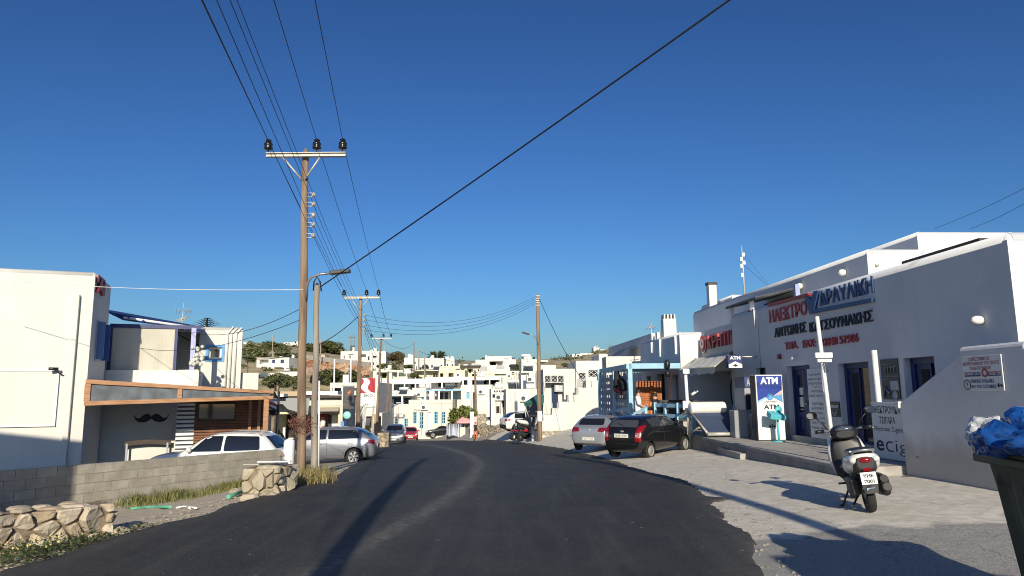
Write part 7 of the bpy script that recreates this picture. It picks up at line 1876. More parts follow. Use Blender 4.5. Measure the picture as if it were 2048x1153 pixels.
    m = MB(); m.tube([(-.62, .12, .3), (-.78, .14, .40)], .02, 6); m.tube([(-.62, -.12, .3), (-.7, -.10, .5)], .02, 6); P(m, "shock_absorber", STEEL)
    m = MB(); m.tube([(-.05, .13, .28), (-.22, .30, .03)], .014, 8); m.tube([(-.20, .27, .06), (-.30, .34, .06)], .012, 6); P(m, "side_stand", TRIM)
    m = MB(); m.tube([(-.45, .1, .2), (-.55, .2, .08), (-.63, .22, .1)], .014, 6); P(m, "centre_stand", TRIM)
    m = MB(); m.tube([(-.3, .16, .36), (-.3, .30, .36)], .015, 6); P(m, "foot_peg", TRIM)
    return t
wc = gp(1744, 1028); hd = rad(90-17); d = Vector((math.cos(hd), math.sin(hd), 0))
c = wc + d*.66 
scooter("white and black scooter leaning on its side stand near the shop, seen from behind", Vector((c.x, c.y, G(c.x, c.y)+.02)), hd, paint("scooter_white", (.72, .72, .69)), lean=rad(-7))
c = gp(742, 893); scooter("white scooter parked behind the silver five door hatchback", Vector((c.x-.9, 36, G(c.x-.9, 36)+.02)), rad(-75), WHITEP, lean=rad(4))
# red quad bike
c = gp(1047, 883)
t = T("quad_bike", "red and black quad bike parked beside the wooden pole on the side street", "quad bike", Vector((c.x, c.y+.4, G(c.x, c.y+.4)+.02)), rad(35))
for x in (-.6, .6):
    for y in (-.45, .45):
        m = MB(); m.lathe([(.13, -.12), (.24, -.13), (.29, -.09), (.30, 0), (.29, .09), (.24, .13), (.13, .12)], (x, y, .3), (0, 1, 0), 22); w_ = m.build("wheel", TYRE, t, local=True)
        m = MB(); m.lathe([(.15, -.1), (.12, .02), (0, .02)], (x, y, .3), (0, -1 if y < 0 else 1, 0), 16); m.build("rim", ALLOY, w_, local=True)
m = MB(); m.box((0, 0, .42), (1.3, .42, .28)); m.build("engine", TRIM, t, local=True, bevel=.05)
m = MB(); m.box((-.3, 0, .86), (.75, .32, .13)); m.build("seat", BLACK, t, local=True, bevel=.05)
m = MB(); m.box((.55, 0, .78), (.62, .86, .1)); m.box((-.62, 0, .76), (.6, .9, .1)); m.box((.2, 0, .76), (.4, .36, .2)); m.build("fairing", REDP, t, local=True, bevel=.04)
m = MB(); m.tube([(.35, -.38, 1.05), (.42, 0, 1.0), (.35, .38, 1.05)], .02, 8); m.tube([(.42, 0, 1.0), (.5, 0, .8)], .03, 8); m.build("handlebar", BLACK, t, local=True)
m = MB(); 
for s_ in (-1, 1): m.tube([(.35, s_*.35, .92), (.85, s_*.35, .90)], .015, 6); m.tube([(-.9, s_*.35, .90), (-.4, s_*.35, .92)], .015, 6)
for k in range(4): m.tube([(-.85+.13*k, -.35, .91), (-.85+.13*k, .35, .91)], .012, 6); m.tube([(.4+.13*k, -.35, .91), (.4+.13*k, .35, .91)], .012, 6)
m.build("carrier", BLACK, t, local=True)
# white scooter in front of the crossover, behind the quad
c = at(1056, 845, 48.5); scooter("white scooter with a dark seat standing behind the red quad bike", Vector((c.x, 48.5, at(1056, 863, 48.5).z)), rad(35), WHITEP)
# ------------------------------------------------------------------ utility poles
INSUL = M("black_insulator", (.012, .010, .010), .25, spec=.7)
CERAM = M("pale_insulator", (.45, .42, .36), .4)
def upole(label, base, top, r0=.125, r1=.085, arm=None, lv=(), lamp=None, mat=POLE, extra=0.3, name="utility_pole", group="wooden utility poles along the road"):
    """arm: (pixel x left, pixel x right, pixel y, insulator pixel xs)"""
    base, top = Vector(base), Vector(top)
    t = T(name, label, "utility pole", base, 0, group)
    m = MB(); n_ = 10
    pts = [base.lerp(top, i/n_) + Vector((.012*math.sin(i*1.3), 0, 0)) for i in range(n_+1)]; pts[0] -= Vector((0, 0, extra))
    m.tube(pts + [top+Vector((0, 0, .12))], [lerp(r0, r1, i/n_) for i in range(n_+1)] + [r1*.25], 14); m.build("shaft", mat, t)
    ins = []
    if arm:
        x0, x1, y, xs_ = arm; Yp = top.y - .16
        a, b = at(x0, y, Yp), at(x1, y, Yp); b.z = a.z
        m = MB(); h_ = .10; s_ = (x1-x0)/155.0
        m.box((a+b)/2+Vector((0, .0, h_*.45)), ((b-a).length, .12, .016)); m.box((a+b)/2-Vector((0, 0, h_*.45)), ((b-a).length, .12, .016)); m.box((a+b)/2, ((b-a).length, .016, h_)); m.build("crossarm", GALV, t)
        m = MB(); cx = top.x
        for q in (-.62, .5): p = Vector((cx+q*.85, Yp, a.z-.05)); m.tube([p, Vector((cx+.05*(1 if q > 0 else -1), Yp+.04, a.z-.62))], .025, 6)
        m.build("brace", GALV, t)
        for xx in xs_:
            p = at(xx, y, Yp); p.z = a.z+.06
            m = MB(); m.tube([p-Vector((0, 0, .02)), p+Vector((0, 0, .14))], .018, 6); m.lathe([(0, .08), (.10, .09), (.115, .14), (.075, .17), (.11, .2), (.10, .25), (.065, .28), (.075, .33), (.03, .36), (0, .36)], p, (0, 0, 1), 14); m.build("insulator", INSUL, t)
            ins.append(p + Vector((0, 0, .3)))
    lvp = []
    for yy in lv:
        u = (base.z - at(0+0, 0, 1).z*0 - base.z)
        # point of the shaft at that image row
        best = min((base.lerp(top, k/200) for k in range(201)), key=lambda q: abs(pix(q)[1]-yy))
        m = MB(); m.tube([best+Vector((.05, -.05, .05)), best+Vector((.26, -.07, .05))], .012, 5); m.tube([best+Vector((.05, -.05, -.05)), best+Vector((.26, -.07, -.05))], .012, 5); m.tube([best+Vector((.24, -.07, -.06)), best+Vector((.24, -.07, .06))], .012, 5); br = m.build("bracket", GALV, t)
        m = MB(); m.lathe([(0, -.05), (.04, -.045), (.045, 0), (.04, .045), (0, .05)], best+Vector((.24, -.07, 0)), (0, 0, 1), 10); m.build("insulator", CERAM, t); lvp.append(best+Vector((.24, -.07, 0)))
    if lamp:
        pts = [Vector(p) for p in lamp]
        m = MB(); m.tube(pts, .03, 8); m.build("lamp_arm", STEEL if mat is POLE else WMETAL, t)
        d = (pts[-1]-pts[-2]).normalized(); m = MB(); c = pts[-1]+d*.22; Rm = d.to_track_quat('X', 'Z').to_matrix(); m.box(c, (.5, .2, .09), Rm); m.build("lamp_head", M("dark_lamp_head", (.05, .05, .055), .4), t, bevel=.02)
    return t, ins, lvp
def wire(a, b, sag, label, r=.008, group="overhead wires", name="overhead_wire", n=18):
    a, b = Vector(a), Vector(b)
    m = MB(); m.tube([a.lerp(b, i/n) - Vector((0, 0, 4*sag*(i/n)*(1-i/n))) for i in range(n+1)], r, 5)
    m.build(name, WIRE, thing=(label, "wire", group))
b1 = gp(601, 957); Y1 = b1.y
lampA = [at(613, 600, Y1-.1), at(615, 568, Y1-.25), at(622, 555, Y1-.3), at(640, 549, Y1-.3), at(662, 546.5, Y1-.3)]
p1, i1, l1 = upole("nearest tall wooden utility pole with black insulators and a street lamp arm", b1, at(611, 306, Y1), .115, .08, arm=(533, 692, 311, (536, 633, 685)), lv=(391, 412, 431, 451, 473), lamp=lampA)
m = MB()
for k in range(150):
    a_ = R.uniform(0, 6.28); q = b1.lerp(at(611, 306, Y1), lerp(.135, .175, R.random())) ; rr_ = R.uniform(.13, .22)
    p = q + Vector((rr_*math.cos(a_), rr_*math.sin(a_), 0)); pts = [p]; dv = Vector((math.cos(a_+1.5), math.sin(a_+1.5), R.uniform(-.6, .6)))
    for j in range(4): dv = (dv + Vector((R.gauss(0, .5), R.gauss(0, .5), R.gauss(0, .5)))).normalized(); pts.append(pts[-1]+dv*.07)
    m.tube(pts, .005, 4)
m.build("dry_vine", M("dry_vine", (.22, .10, .07), .8, var=.3, vs=20), thing=("tangle of dry reddish vine wound round the nearest utility pole", "vine"))
m = MB(); q = b1.lerp(at(611, 306, Y1), .545); m.tube([q+Vector((-.15, -.05, 0)), q+Vector((.16, -.05, 0))], .13, 12); 
b2 = gp(627, 955)
t2 = at(634, 574, b2.y)
p2, _, _ = upole("shorter grey wooden pole right beside the nearest utility pole", b2, t2, .085, .065, mat=POLEG)
m = MB(); m.tube([at(637, 953, b2.y-.06), at(638.5, 762, b2.y-.06)], .022, 8); m.build("conduit", WPAINT, p2)
m = MB(); m.tube([t2+Vector((-.08, -.03, -.1)), t2+Vector((-.07, -.03, .12)), t2+Vector((0, -.03, .25)), t2+Vector((.08, -.03, .12)), t2+Vector((.12, -.03, -.12))], .018, 6); m.build("cable_loop", WIRE, p2)
Y2 = Y1*155/72
b3 = at(716, 862, Y2); b3.z = G(b3.x, Y2)
p3, i3, l3 = upole("second tall utility pole with crossarm, behind the red and white fuel sign", b3, at(721.5, 594, Y2), .125, .085, arm=(688, 760, 596, (688, 733, 757)), lv=(631, 640, 650, 660, 668))
Y3 = Y1*155/41
b4 = at(752, 862, Y3); b4.z = G(b4.x, Y3)
p4, i4, l4 = upole("third utility pole with crossarm, between the fuel sign and the lettered shop wall", b4, at(762.5, 676, Y3), .13, .09, arm=(743, 783, 677.5, (743, 767, 782)))
b5 = gp(1079.5, 884)
lampR = [at(1075, 690, b5.y-.1), at(1073, 678, b5.y-.3), at(1067, 672, b5.y-.4), at(1057, 669, b5.y-.5)]
p5, _, l5 = upole("weathered utility pole with a small white lamp arm, beside the stepped white wall", b5, at(1075.5, 592, b5.y), .15, .11, lamp=lampR)
m = MB(); q = at(1079.5, 833, b5.y-.2); m.box(q, (.3, .12, .68)); m.build("meter_box", WPAINT, p5, bevel=.01)
m = MB(); tp5 = at(1075.5, 590, b5.y)
for k in range(5): m.box(tp5+Vector((0, -.1, -.1-.16*k)), (.30, .08, .04))
m.build("brackets", GALV, p5)
for (x0, y0, xt, yt, Yp, lab) in [(952, 832, 950, 742, 80, "short thick wooden pole among the white houses, above the leafy fig tree"), (774, 872, 776.5, 745, 70, "thin dark pole in front of the lettered shop wall"), (828, 745, 828, 684, 130, "thin tall pole left of the arched house"), (838, 748, 837, 700, 132, "second thin pole close to the arched house"), (849.5, 757, 849, 716, 112, "thin pole standing before the dark arch"), (545, 715, 545, 672, 180, "distant pole among the left hill trees"), (641, 730, 641, 680, 150, "slim pole beside the hut above the cliff")]:
    a = at(x0, y0, Yp); upole(lab, a, at(xt, yt, Yp), .14 if Yp < 75 else .16, .1, extra=2.5, mat=POLE if Yp < 100 else POLEG)
# H-frame double pole with transformer, far behind
c = at(705, 700, 185); t = T("double_pole", "distant double pole carrying a dark transformer above the hilltop villa", "utility pole", c)
for xx in (702, 708):
    m = MB(); m.tube([at(xx, 706, 185), at(xx, 671, 185)], .16, 8); m.build("shaft", POLEG, t)
m = MB(); m.box(at(705, 696, 184.8), (1.2, .6, 1.1)); m.box(at(705, 675, 185), (1.8, .2, .2)); m.build("transformer", M("transformer_grey", (.06, .06, .06), .6), t)
# street lamp in front of the lettered shop wall
c = at(785.5, 868, 68); c.z = G(c.x, 68)
t = T("street_lamp", "grey curved street lamp in front of the lettered shop wall", "street lamp", c)
m = MB(); m.tube([c, at(786, 818, 68), at(789, 811, 68), at(796, 808, 68), at(801, 807, 68)], .07, 8); m.build("shaft", STEEL, t)
m = MB(); m.box(at(800, 806, 67.8), (.7, .25, .12)); m.build("lamp_head", STEEL, t)
# two flag poles
for x_ in (669, 702):
    a = at(x_, 775, 60); a.z = -3.5
    m = MB(); m.tube([a, at(x_, 719, 60)], .06, 8); m.build("flag_pole", WPAINT, thing=("bare white flag pole " + ("left of the dark squirrel banner" if x_ == 669 else "just behind the dark squirrel banner"), "flag pole"))

# ------------------------------------------------------------------ wires
def toward(a, px_, py_, zf=.98, yend=-9):
    """a line from a through the picture point, kept near the height of a, carried on past the viewpoint"""
    d = ray(px_, py_); Yq = a.z*zf/(d.z/d.y); q = d*(Yq/d.y); k = (yend-a.y)/(q.y-a.y)
    return a + (q-a)*k
tops = [((405, 0), "left outer high wire leading from the nearest crossarm over the road"), ((549, 0), "middle high wire leading from the nearest crossarm over the road"), ((631, 0), "right high wire leading from the nearest crossarm over the road")]
for p, ((x, y), lab) in zip(i1, tops): wire(p, toward(p, x, y), .05, lab, .008)
for k, x in enumerate((408, 436, 462, 476)):
    p = l1[(4, 3, 1, 0)[k]]; wire(p, toward(p, x, 0, 1.04), .04, ["lowest", "third", "second", "topmost"][k] + " low voltage wire running from the nearest pole brackets over the road", .006)
for k, (a, b) in enumerate(zip(i1, i3)): wire(a, b, .12, ["left", "middle", "right"][k] + " high wire between the nearest and second crossarms", .008)
for k, (a, b) in enumerate(zip(l1, l3)): wire(a, b, .12, ["topmost", "second", "third", "fourth", "lowest"][k] + " low voltage wire between the nearest and second utility poles", .006)
for k, (a, b) in enumerate(zip(i3, i4)): wire(a, b, .35, ["left", "middle", "right"][k] + " high wire between the second and third crossarms", .013)
for k in range(4): wire(l3[k], b4.lerp(at(762.5, 676, Y3), .9-.06*k), .3, ["topmost", "second", "third", "lowest"][k] + " low wire between the second and third utility poles", .012)
for k in range(4): wire(tp5+Vector((-.1, -.1, -.1-.16*k)), l3[min(k, 4)], 1.0, ["topmost", "second", "third", "lowest"][k] + " slack wire crossing from the weathered right pole to the second pole", .008)
pc = t2 + Vector((.1, -.03, 0))
dq = at(1436, 0, 9.2); far = pc + (dq-pc)*1.9
wire(pc, far, .12, "thick black cable slanting across the sky from the shorter grey pole", .016, name="black_cable", group="black cables")
wire(at(716, 634, Y2), L2.w(ur-.1, .1, L2.px(483, 668)[1]), 1.6, "black cable sagging from the second pole to the corner of the blue window house", .02, name="black_cable", group="black cables")
m = MB(); q = L2.w(ur+.05, .1, L2.px(483, 664)[1]); m.tube([q+Vector((.12*math.cos(a*.7), 0, .12*math.sin(a*.7))) for a in range(9)], .022, 6); m.build("cable_coil", WIRE, thing=("coil of black cable on the corner of the blue window house", "cable"))
wire(at(601, 618, Y1), L2.w(ur-.1, .1, L2.px(483, 660)[1]+.1), .5, "upper thin wire from the nearest pole to the blue window house", .008)
wire(at(601, 640, Y1), L2.w(ur-2.5, -1, L2.px(483, 680)[1]), .6, "lower thin wire from the nearest pole to the blue window house", .008)
wire(at(1077, 594, b5.y), at(1172, 772, 41), .35, "black cable dropping from the weathered right pole to the stepped wall house", .018, name="black_cable", group="black cables")
m = MB(); a_, b_ = at(606, 580, Y1-.1), at(-60, 556, Y1+1.5); m.tube([a_.lerp(b_, i/12)-Vector((0, 0, .12*math.sin(math.pi*i/12))) for i in range(13)], .008, 5); m.build("guy_wire", WMETAL, thing=("pale guy wire from the nearest pole clamp towards the white corner block", "wire"))
wire(at(2070, 366, 15), at(1868, 458, 20), .05, "upper thin wire above the shop roof end", .006)
wire(at(2070, 395, 14), at(1940, 458, 18), .05, "lower thin wire above the shop roof end", .006)
wire(at(838, 703, 132), at(960, 730, 128), .5, "thin wire from the pole by the arched house to the skyline house", .03)
wire(at(763, 678, Y3), at(828, 686, 130), 1.0, "slack wire from the third utility pole to the thin tall pole", .02)

# ------------------------------------------------------------------ poles behind the viewpoint whose shadows lie on the road and the lot
_q = gp(1640, 1055)
_t = next(Vector((_q.x-SUN_AZ_X*k*.1, _q.y+k*.1, G(_q.x-SUN_AZ_X*k*.1, _q.y+k*.1))) for k in range(20, 400) if pix((_q.x-SUN_AZ_X*k*.1, _q.y+k*.1, G(_q.x-SUN_AZ_X*k*.1, _q.y+k*.1)))[1] < 912)
for tip, by, lab, arm_ in ((gp(850, 921), -4.0, "wooden utility pole behind the viewpoint at the roadside", True), (_t, -4.5, "wooden utility pole behind the viewpoint beside the stepped gable house", False)):
    dist = (tip.y-by); bx = tip.x + SUN_AZ_X*dist; L_ = math.hypot(dist, SUN_AZ_X*dist)*math.tan(rad(SUN_EL)) + tip.z - G(bx, by)
    b_ = Vector((bx, by, G(bx, by))); tt, _, _ = upole(lab, b_, b_+Vector((0, 0, L_)), .16, .11)
    if arm_: m = MB(); m.box(b_+Vector((.0, .15, L_-.12)), (1.9, .12, .14)); m.build("crossarm", GALV, tt)

# ------------------------------------------------------------------ signs on the left side of the road
c = at(735, 862, 56); pl = PL((c.x, 56), (1, .03, 0))
t = T("fuel_sign", "tall red and white fuel station sign with a white wave", "sign", pl.w(0, 0, G(c.x, 56)))
r = pl.rect(721, 757, 750, 787); rw_ = pl.rect(721, 787, 750, 813); r2_ = pl.rect(721, 757, 750, 870)
m = MB(); m.pbox(pl, r[0], r[2], -.2, 0, rw_[1], r[3]); m.build("panel", CMW, t, bevel=.02)
W_, H_ = r[2]-r[0], r[3]-r[1]
def wavex(v): return .22+.14*math.sin(v*7.0+.2)+ (.25*(v)**2)    # v measured downwards
m = MB(); n_ = 26
pts = [(r[0]+W_*min(1, wavex(i/n_)+.20+.12*abs(math.sin(i/n_*3.0))), r[3]-H_*i/n_) for i in range(n_+1)]
m.ppoly(pl, [(r[2], r[3])] + pts[:-2] + [(r[2], r[3]-H_*.97)], .004, .02)
pts = [(r[0]+W_*max(.0, wavex(i/n_)-.14), r[3]-H_*i/n_) for i in range(n_+1)]
m.ppoly(pl, [(r[0], r[1])] + pts[::-1] + [(r[0], r[3])], .004, .02)
m.build("red_field", M("signal_red", (.36, .008, .018), .4), t)
q = pl.rect(728, 789, 746, 794); m = MB(); m.text("EKO", lambda u, h, o: pl.w(q[0]+u, .01, q[1]+h), q[2]-q[0], q[3]-q[1], bold=.01); m.build("lettering", INK, t)
q = pl.rect(733, 797, 746, 802); m = MB(); m.text("Υγραέριο", lambda u, h, o: pl.w(q[0]+u, .01, q[1]+h), q[2]-q[0], q[3]-q[1]); m.build("lettering", GREYP, t)
m = MB(); 
for uu in (r[0]+.1, r[2]-.1): m.tube([pl.w(uu, -.1, G(c.x, 56)-.3), pl.w(uu, -.1, rw_[1])], .07, 8)
m.build("post", GALV, t)
c = at(697, 862, 32.6); pl = PL((c.x, 32.6), (1, .05, 0)); r = pl.rect(686, 773, 708, 818)
t = T("banner_sign", "dark grey hanging banner with an orange squirrel mark", "sign", pl.w(0, 0, G(c.x, 32.6)))
m = MB(); m.pbox(pl, r[0], r[2], -.06, 0, r[1], r[3]); m.build("panel", M("charcoal_banner", (.065, .058, .062), .6), t)
W_, H_ = r[2]-r[0], r[3]-r[1]; B = lambda x, y: (r[0]+W_*x, r[1]+H_*y)
m = MB(); m.ppoly(pl, [B(.36, .70), B(.42, .76), B(.50, .77), B(.54, .73), B(.60, .80), B(.58, .86), B(.66, .84), B(.70, .76), B(.66, .67), B(.56, .63), B(.44, .64), B(.46, .69)], .003, .012); m.build("squirrel_mark", M("copper_print", (.45, .17, .06), .5), t)
for tx, x0, x1, y0, y1, mt in (("Bar café", .28, .74, .565, .60, M("copper_print2", (.45, .19, .08), .5)), ("open", .35, .62, .34, .365, GREYP), ("food · coffee · drinks", .08, .92, .19, .21, GREYP), ("breakfast · snacks", .12, .88, .12, .14, GREYP)):
    m = MB(); m.text(tx, lambda u, h, o: pl.w(*[(B(x0, y0)[0]+u), .006, B(x0, y0)[1]+h]), W_*(x1-x0), H_*(y1-y0)); m.build("lettering", mt, t)
m = MB()
m.tube([pl.w(r[0]-.05, -.1, G(c.x, 32.6)-.3), pl.w(r[0]-.05, -.1, r[3]+.08)], .03, 8)
m.tube([pl.w(r[0]-.05, -.03, r[3]+.05), pl.w(r[2]+.02, -.03, r[3]+.05)], .02, 6); m.build("bracket", WMETAL, t)
c = at(694, 831, 32); m = MB(); m.lathe([(0, -.03), (.16, -.03), (.17, 0), (.16, .03), (0, .03)], c, (0.05, -1, 0), 28); 
t = T("round_sign", "round aqua coloured sign below the dark squirrel banner", "sign", (c.x-.05, c.y+.05, G(c.x, 32)))
m.build("disc", AQUA, t); m = MB(); m.tube([(c.x-.02, c.y+.05, G(c.x, 32)-.2), (c.x-.02, c.y+.05, c.z)], .035, 8); m.build("post", DBLUE, t)
c = at(685, 850, 32.2); t = T("notice_box", "small bright blue notice box beside the café corner", "notice box", (c.x, c.y, G(c.x, 32.2)))
m = MB(); m.box(c, (.16, .1, .30)); m.build("box", MBLUE, t, bevel=.01); m = MB(); m.tube([(c.x, c.y+.04, G(c.x, 32.2)-.2), c], .03, 6); m.build("post", GALV, t)
# feather flag
c = at(716, 872, 38); t = T("feather_flag", "pale silver feather flag leaning beside the fuel sign", "flag", (c.x, 38, G(c.x, 38)))
pole = [at(706, 880, 38), at(712, 850, 38), at(719, 828, 38), at(727, 812, 38), at(733, 808, 38), at(735, 810, 38)]
m = MB(); m.tube(pole, .02, 6); m.build("pole", BLACK, t)
m = MB(); n_ = 12; V = []
lft = [at(706+(733-706)*(i/n_)**1.0, 873-(873-809)*(i/n_)**.9, 38) for i in range(n_+1)]; rgt = [at(lerp(727, 736, i/n_), lerp(873, 810, i/n_), 38) for i in range(n_+1)]
k_ = 6
for i in range(n_+1):
    for j in range(k_+1): p = lft[i].lerp(rgt[i], j/k_); p += Vector((0, .10*math.sin(j*1.9+i*.6), 0)); V.append(p)
m.add(V, [(i*(k_+1)+j, i*(k_+1)+j+1, (i+1)*(k_+1)+j+1, (i+1)*(k_+1)+j) for i in range(n_) for j in range(k_)], True); m.build("cloth", M("silver_cloth", (.50, .50, .52), .7, var=.15, vs=4), t)
# white post and white rounded tank by the block wall end
c = gp(566, 930); m = MB(); m.box((c.x, c.y, c.z+.75), (.10, .10, 1.55)); m.build("gate_post", WPAINT, thing=("slim white square post at the end of the block wall", "post"), bevel=.01)
c = at(577, 930, 21.5); zt_ = at(577, 878, 21.5).z; m = MB(); m.lathe([(0, zt_), (.08, zt_-.01), (.145, zt_-.05), (.16, zt_-.12), (.16, zt_-1.6), (0, zt_-1.6)], (c.x, c.y, 0), n=24); m.build("white_tank", CMW, thing=("upright white rounded tank between the slim post and the nearest pole", "tank"))
# rubble pier by the second pole
c = at(756, 862, 46); q = PL((c.x-.5, 46), (1, 0, 0)); m = MB(); stones(m, q, 0, 1.2, G(c.x, 46)-.3, at(756, 866, 46).z, .35, seed=44); m.m = 1; m.pbox(q, .02, 1.18, -.8, -.03, G(c.x, 46)-.3, at(756, 867, 46).z)
m.build("rubble_pier", [STONEF, MORTAR], thing=("rubble stone pier behind the rear of the silver five door hatchback", "pier"))

# ------------------------------------------------------------------ street things at the bend
c = gp(851, 871.5); pl = PL((c.x, c.y), (1, .1, 0)); r = pl.rect(843, 839, 858.5, 868)
t = T("postcard_rack", "bright blue standing rack with rows of cards in front of the pale shop", "rack", c)
m = MB(); m.pbox(pl, r[0], r[2], -.15, 0, r[1]+.1, r[3]); 
m.build("panel", MBLUE, t)
m = MB()
for uu in (r[0]+.1, r[2]-.1): m.tube([pl.w(uu, -.07, c.z-.1), pl.w(uu, -.07, r[1]+.2)], .03, 6); m.tube([pl.w(uu, -.5, c.z), pl.w(uu, -.07, c.z+.6)], .03, 6)
m.build("stand_leg", GALV, t)
m = MB()
for j in range(6):
    for i in range(3):
        if R.random() < .8: m.m = R.randrange(3); u_ = lerp(r[0]+.06, r[2]-.32, i/2); h_ = lerp(r[1]+.2, r[3]-.3, j/5); m.pbox(pl, u_, u_+.26, .004, .02, h_, h_+.17)
m.build("cards", [WPAINT, LBLUE, BLUE], t)
c = gp(908, 880); t = T("dress_rack", "rail of pale blue and grey dresses displayed at the roadside", "clothes rack", c)
hR = at(908, 848, c.y).z-c.z
m = MB(); wR = 1.6; m.tube([(-wR/2, 0, 0), (-wR/2, 0, hR), (wR/2, 0, hR), (wR/2, 0, 0)], .025, 6); m.build("rail_frame", STEEL, t, local=True)
for k in range(8):
    x_ = -wR/2+.12+k*(wR-.24)/7; m = MB(); n_ = 14; V = []
    hd_ = R.uniform(1.0, 1.35)
    for i in range(7):
        for j in range(n_):
            a_ = 2*math.pi*j/n_; rr_ = lerp(.10, .26, i/6)*(1+.22*math.sin(a_*4+k)); V.append((x_+rr_*.55*math.cos(a_), rr_*1.1*math.sin(a_), hR-.06-hd_*i/6))
    m.add(V, [(i*n_+j, i*n_+(j+1) % n_, (i+1)*n_+(j+1) % n_, (i+1)*n_+j) for i in range(6) for j in range(n_)], True)
    m.tube([(x_, -.12, hR-.1), (x_, 0, hR-.02), (x_, .12, hR-.1)], .02, 5)
    d_ = m.build("dress", M("dress_cloth", [(.32, .38, .50), (.55, .57, .60), (.25, .30, .42), (.62, .62, .6), (.40, .44, .52)][k % 5], .85, var=.25, vs=6), None, local=True)
    d_.location = c; tag(d_, ["pale blue dress at the near end of the roadside rail", "light grey dress hanging second on the rail", "slate blue dress hanging third on the rail", "off white dress in the middle of the rail", "grey blue dress just past the rail middle", "powder blue dress hanging sixth on the rail", "pearl grey dress next to the rail end", "dark slate dress at the far end of the rail"][k], "dress", "dresses on the roadside rail")
c = gp(925, 876); m = MB(); m.box((c.x, c.y+.6, c.z+.5), (.55, .5, 1.1)); m.build("display_plinth", CREAM2, thing=("plain cream display plinth between the dresses and the white totem", "plinth"), bevel=.02)
c = gp(944, 877); pl = PL((c.x, c.y), (1, .1, 0)); r = pl.rect(940, 824, 947.5, 877)
t = T("totem_sign", "narrow white totem sign with small upright letters, left of the woman", "sign", c)
m = MB(); m.pbox(pl, r[0], r[2], -.2, 0, c.z-.1, r[3]); m.build("panel", CMW, t, bevel=.01)
for i, ch in enumerate("GELATO"): m = MB(); hh_ = r[3]-.35-.27*i; m.text(ch, lambda u, h, o: pl.w((r[0]+r[2])/2-.06+u, .006, hh_+h), .12, .16, bold=.01); m.build("lettering", GREYP, t)
r = pl.rect(948, 834, 963, 878); t = T("pink_gate", "pale pink painted gate frame behind the walking woman", "gate", pl.w((r[0]+r[2])/2, -.6, c.z))
m = MB(); m.pbox(pl, r[0], r[2], -.7, -.55, r[3]-.55, r[3]); m.pbox(pl, r[0], r[0]+.35, -.7, -.55, c.z-.1, r[3]-.55); m.pbox(pl, r[2]-.14, r[2], -.7, -.55, c.z-.1, r[3]-.55); m.build("frame", M("pale_pink", (.72, .50, .47), .7), t)
c = gp(926, 874); c.y += 2; zt_ = at(926, 833, c.y).z
t = T("parasol", "faded pink parasol under the leafy fig tree", "parasol", (c.x, c.y, c.z))
m = MB(); m.tube([(c.x, c.y, c.z), (c.x, c.y, zt_)], .03, 6); m.build("pole", WPAINT, t)
m = MB(); n_ = 8
V = [(c.x, c.y, zt_+.05)] + [(c.x+1.0*math.cos(2*math.pi*j/n_), c.y+1.0*math.sin(2*math.pi*j/n_), zt_-.5) for j in range(n_)] + [(c.x+.98*math.cos(2*math.pi*j/n_), c.y+.98*math.sin(2*math.pi*j/n_), zt_-.72) for j in range(n_)]
m.add(V, [(0, 1+j, 1+(j+1) % n_) for j in range(n_)] + [(1+j, 1+n_+j, 1+n_+(j+1) % n_, 1+(j+1) % n_) for j in range(n_)], False); m.build("canopy", PINK, t)
# pharmacy cross on its white frame
c = gp(983, 866); pl = PL((c.x, c.y+2), (1, .05, 0)); r = pl.rect(983, 785, 1004, 858)
t = T("pharmacy_cross", "green pharmacy cross on a white metal frame with a small poster below", "sign", pl.w((r[0]+r[2])/2, 0, r[1]-.5))
m = MB()
for uu in (r[0], r[2]): m.tube([pl.w(uu, 0, r[1]-1), pl.w(uu, 0, r[3])], .06, 8)
for yy in (786, 807, 834, 850): h_ = pl.px(993, yy)[1]; m.tube([pl.w(r[0], 0, h_), pl.w(r[2], 0, h_)], .05, 6)
m.build("frame", WPAINT, t)
q = pl.rect(985, 788, 1001.5, 805); w3, h3 = (q[2]-q[0])/3, (q[3]-q[1])/3
cross = [(1, 0), (2, 0), (2, 1), (3, 1), (3, 2), (2, 2), (2, 3), (1, 3), (1, 2), (0, 2), (0, 1), (1, 1)]
m = MB(); m.ppoly(pl, [(q[0]+w3*x, q[1]+h3*y) for x, y in cross], -.1, .12); m.build("cross", M("pharmacy_green", (.02, .16, .07), .4), t)
m = MB(); m.ppoly(pl, [((q[0]+q[2])/2+(x-1.5)*w3*.72, (q[1]+q[3])/2+(y-1.5)*h3*.72) for x, y in cross], .121, .13); m.build("cross_inner", M("pale_green", (.22, .42, .28), .4), t)
q = pl.rect(987, 836, 1002, 848); m = MB(); m.pbox(pl, q[0], q[2], -.02, .03, q[1], q[3]); pp_ = m.build("poster", M("poster_cream", (.70, .55, .42), .6), t)
for k in range(3): m = MB(); hh_ = lerp(q[1]+.08, q[3]-.2, k/2); m.pbox(pl, q[0]+.08, q[2]-.08, .032, .036, hh_, hh_+.09); m.build("print_line", M("orange_print", (.5, .13, .05), .6), pp_)
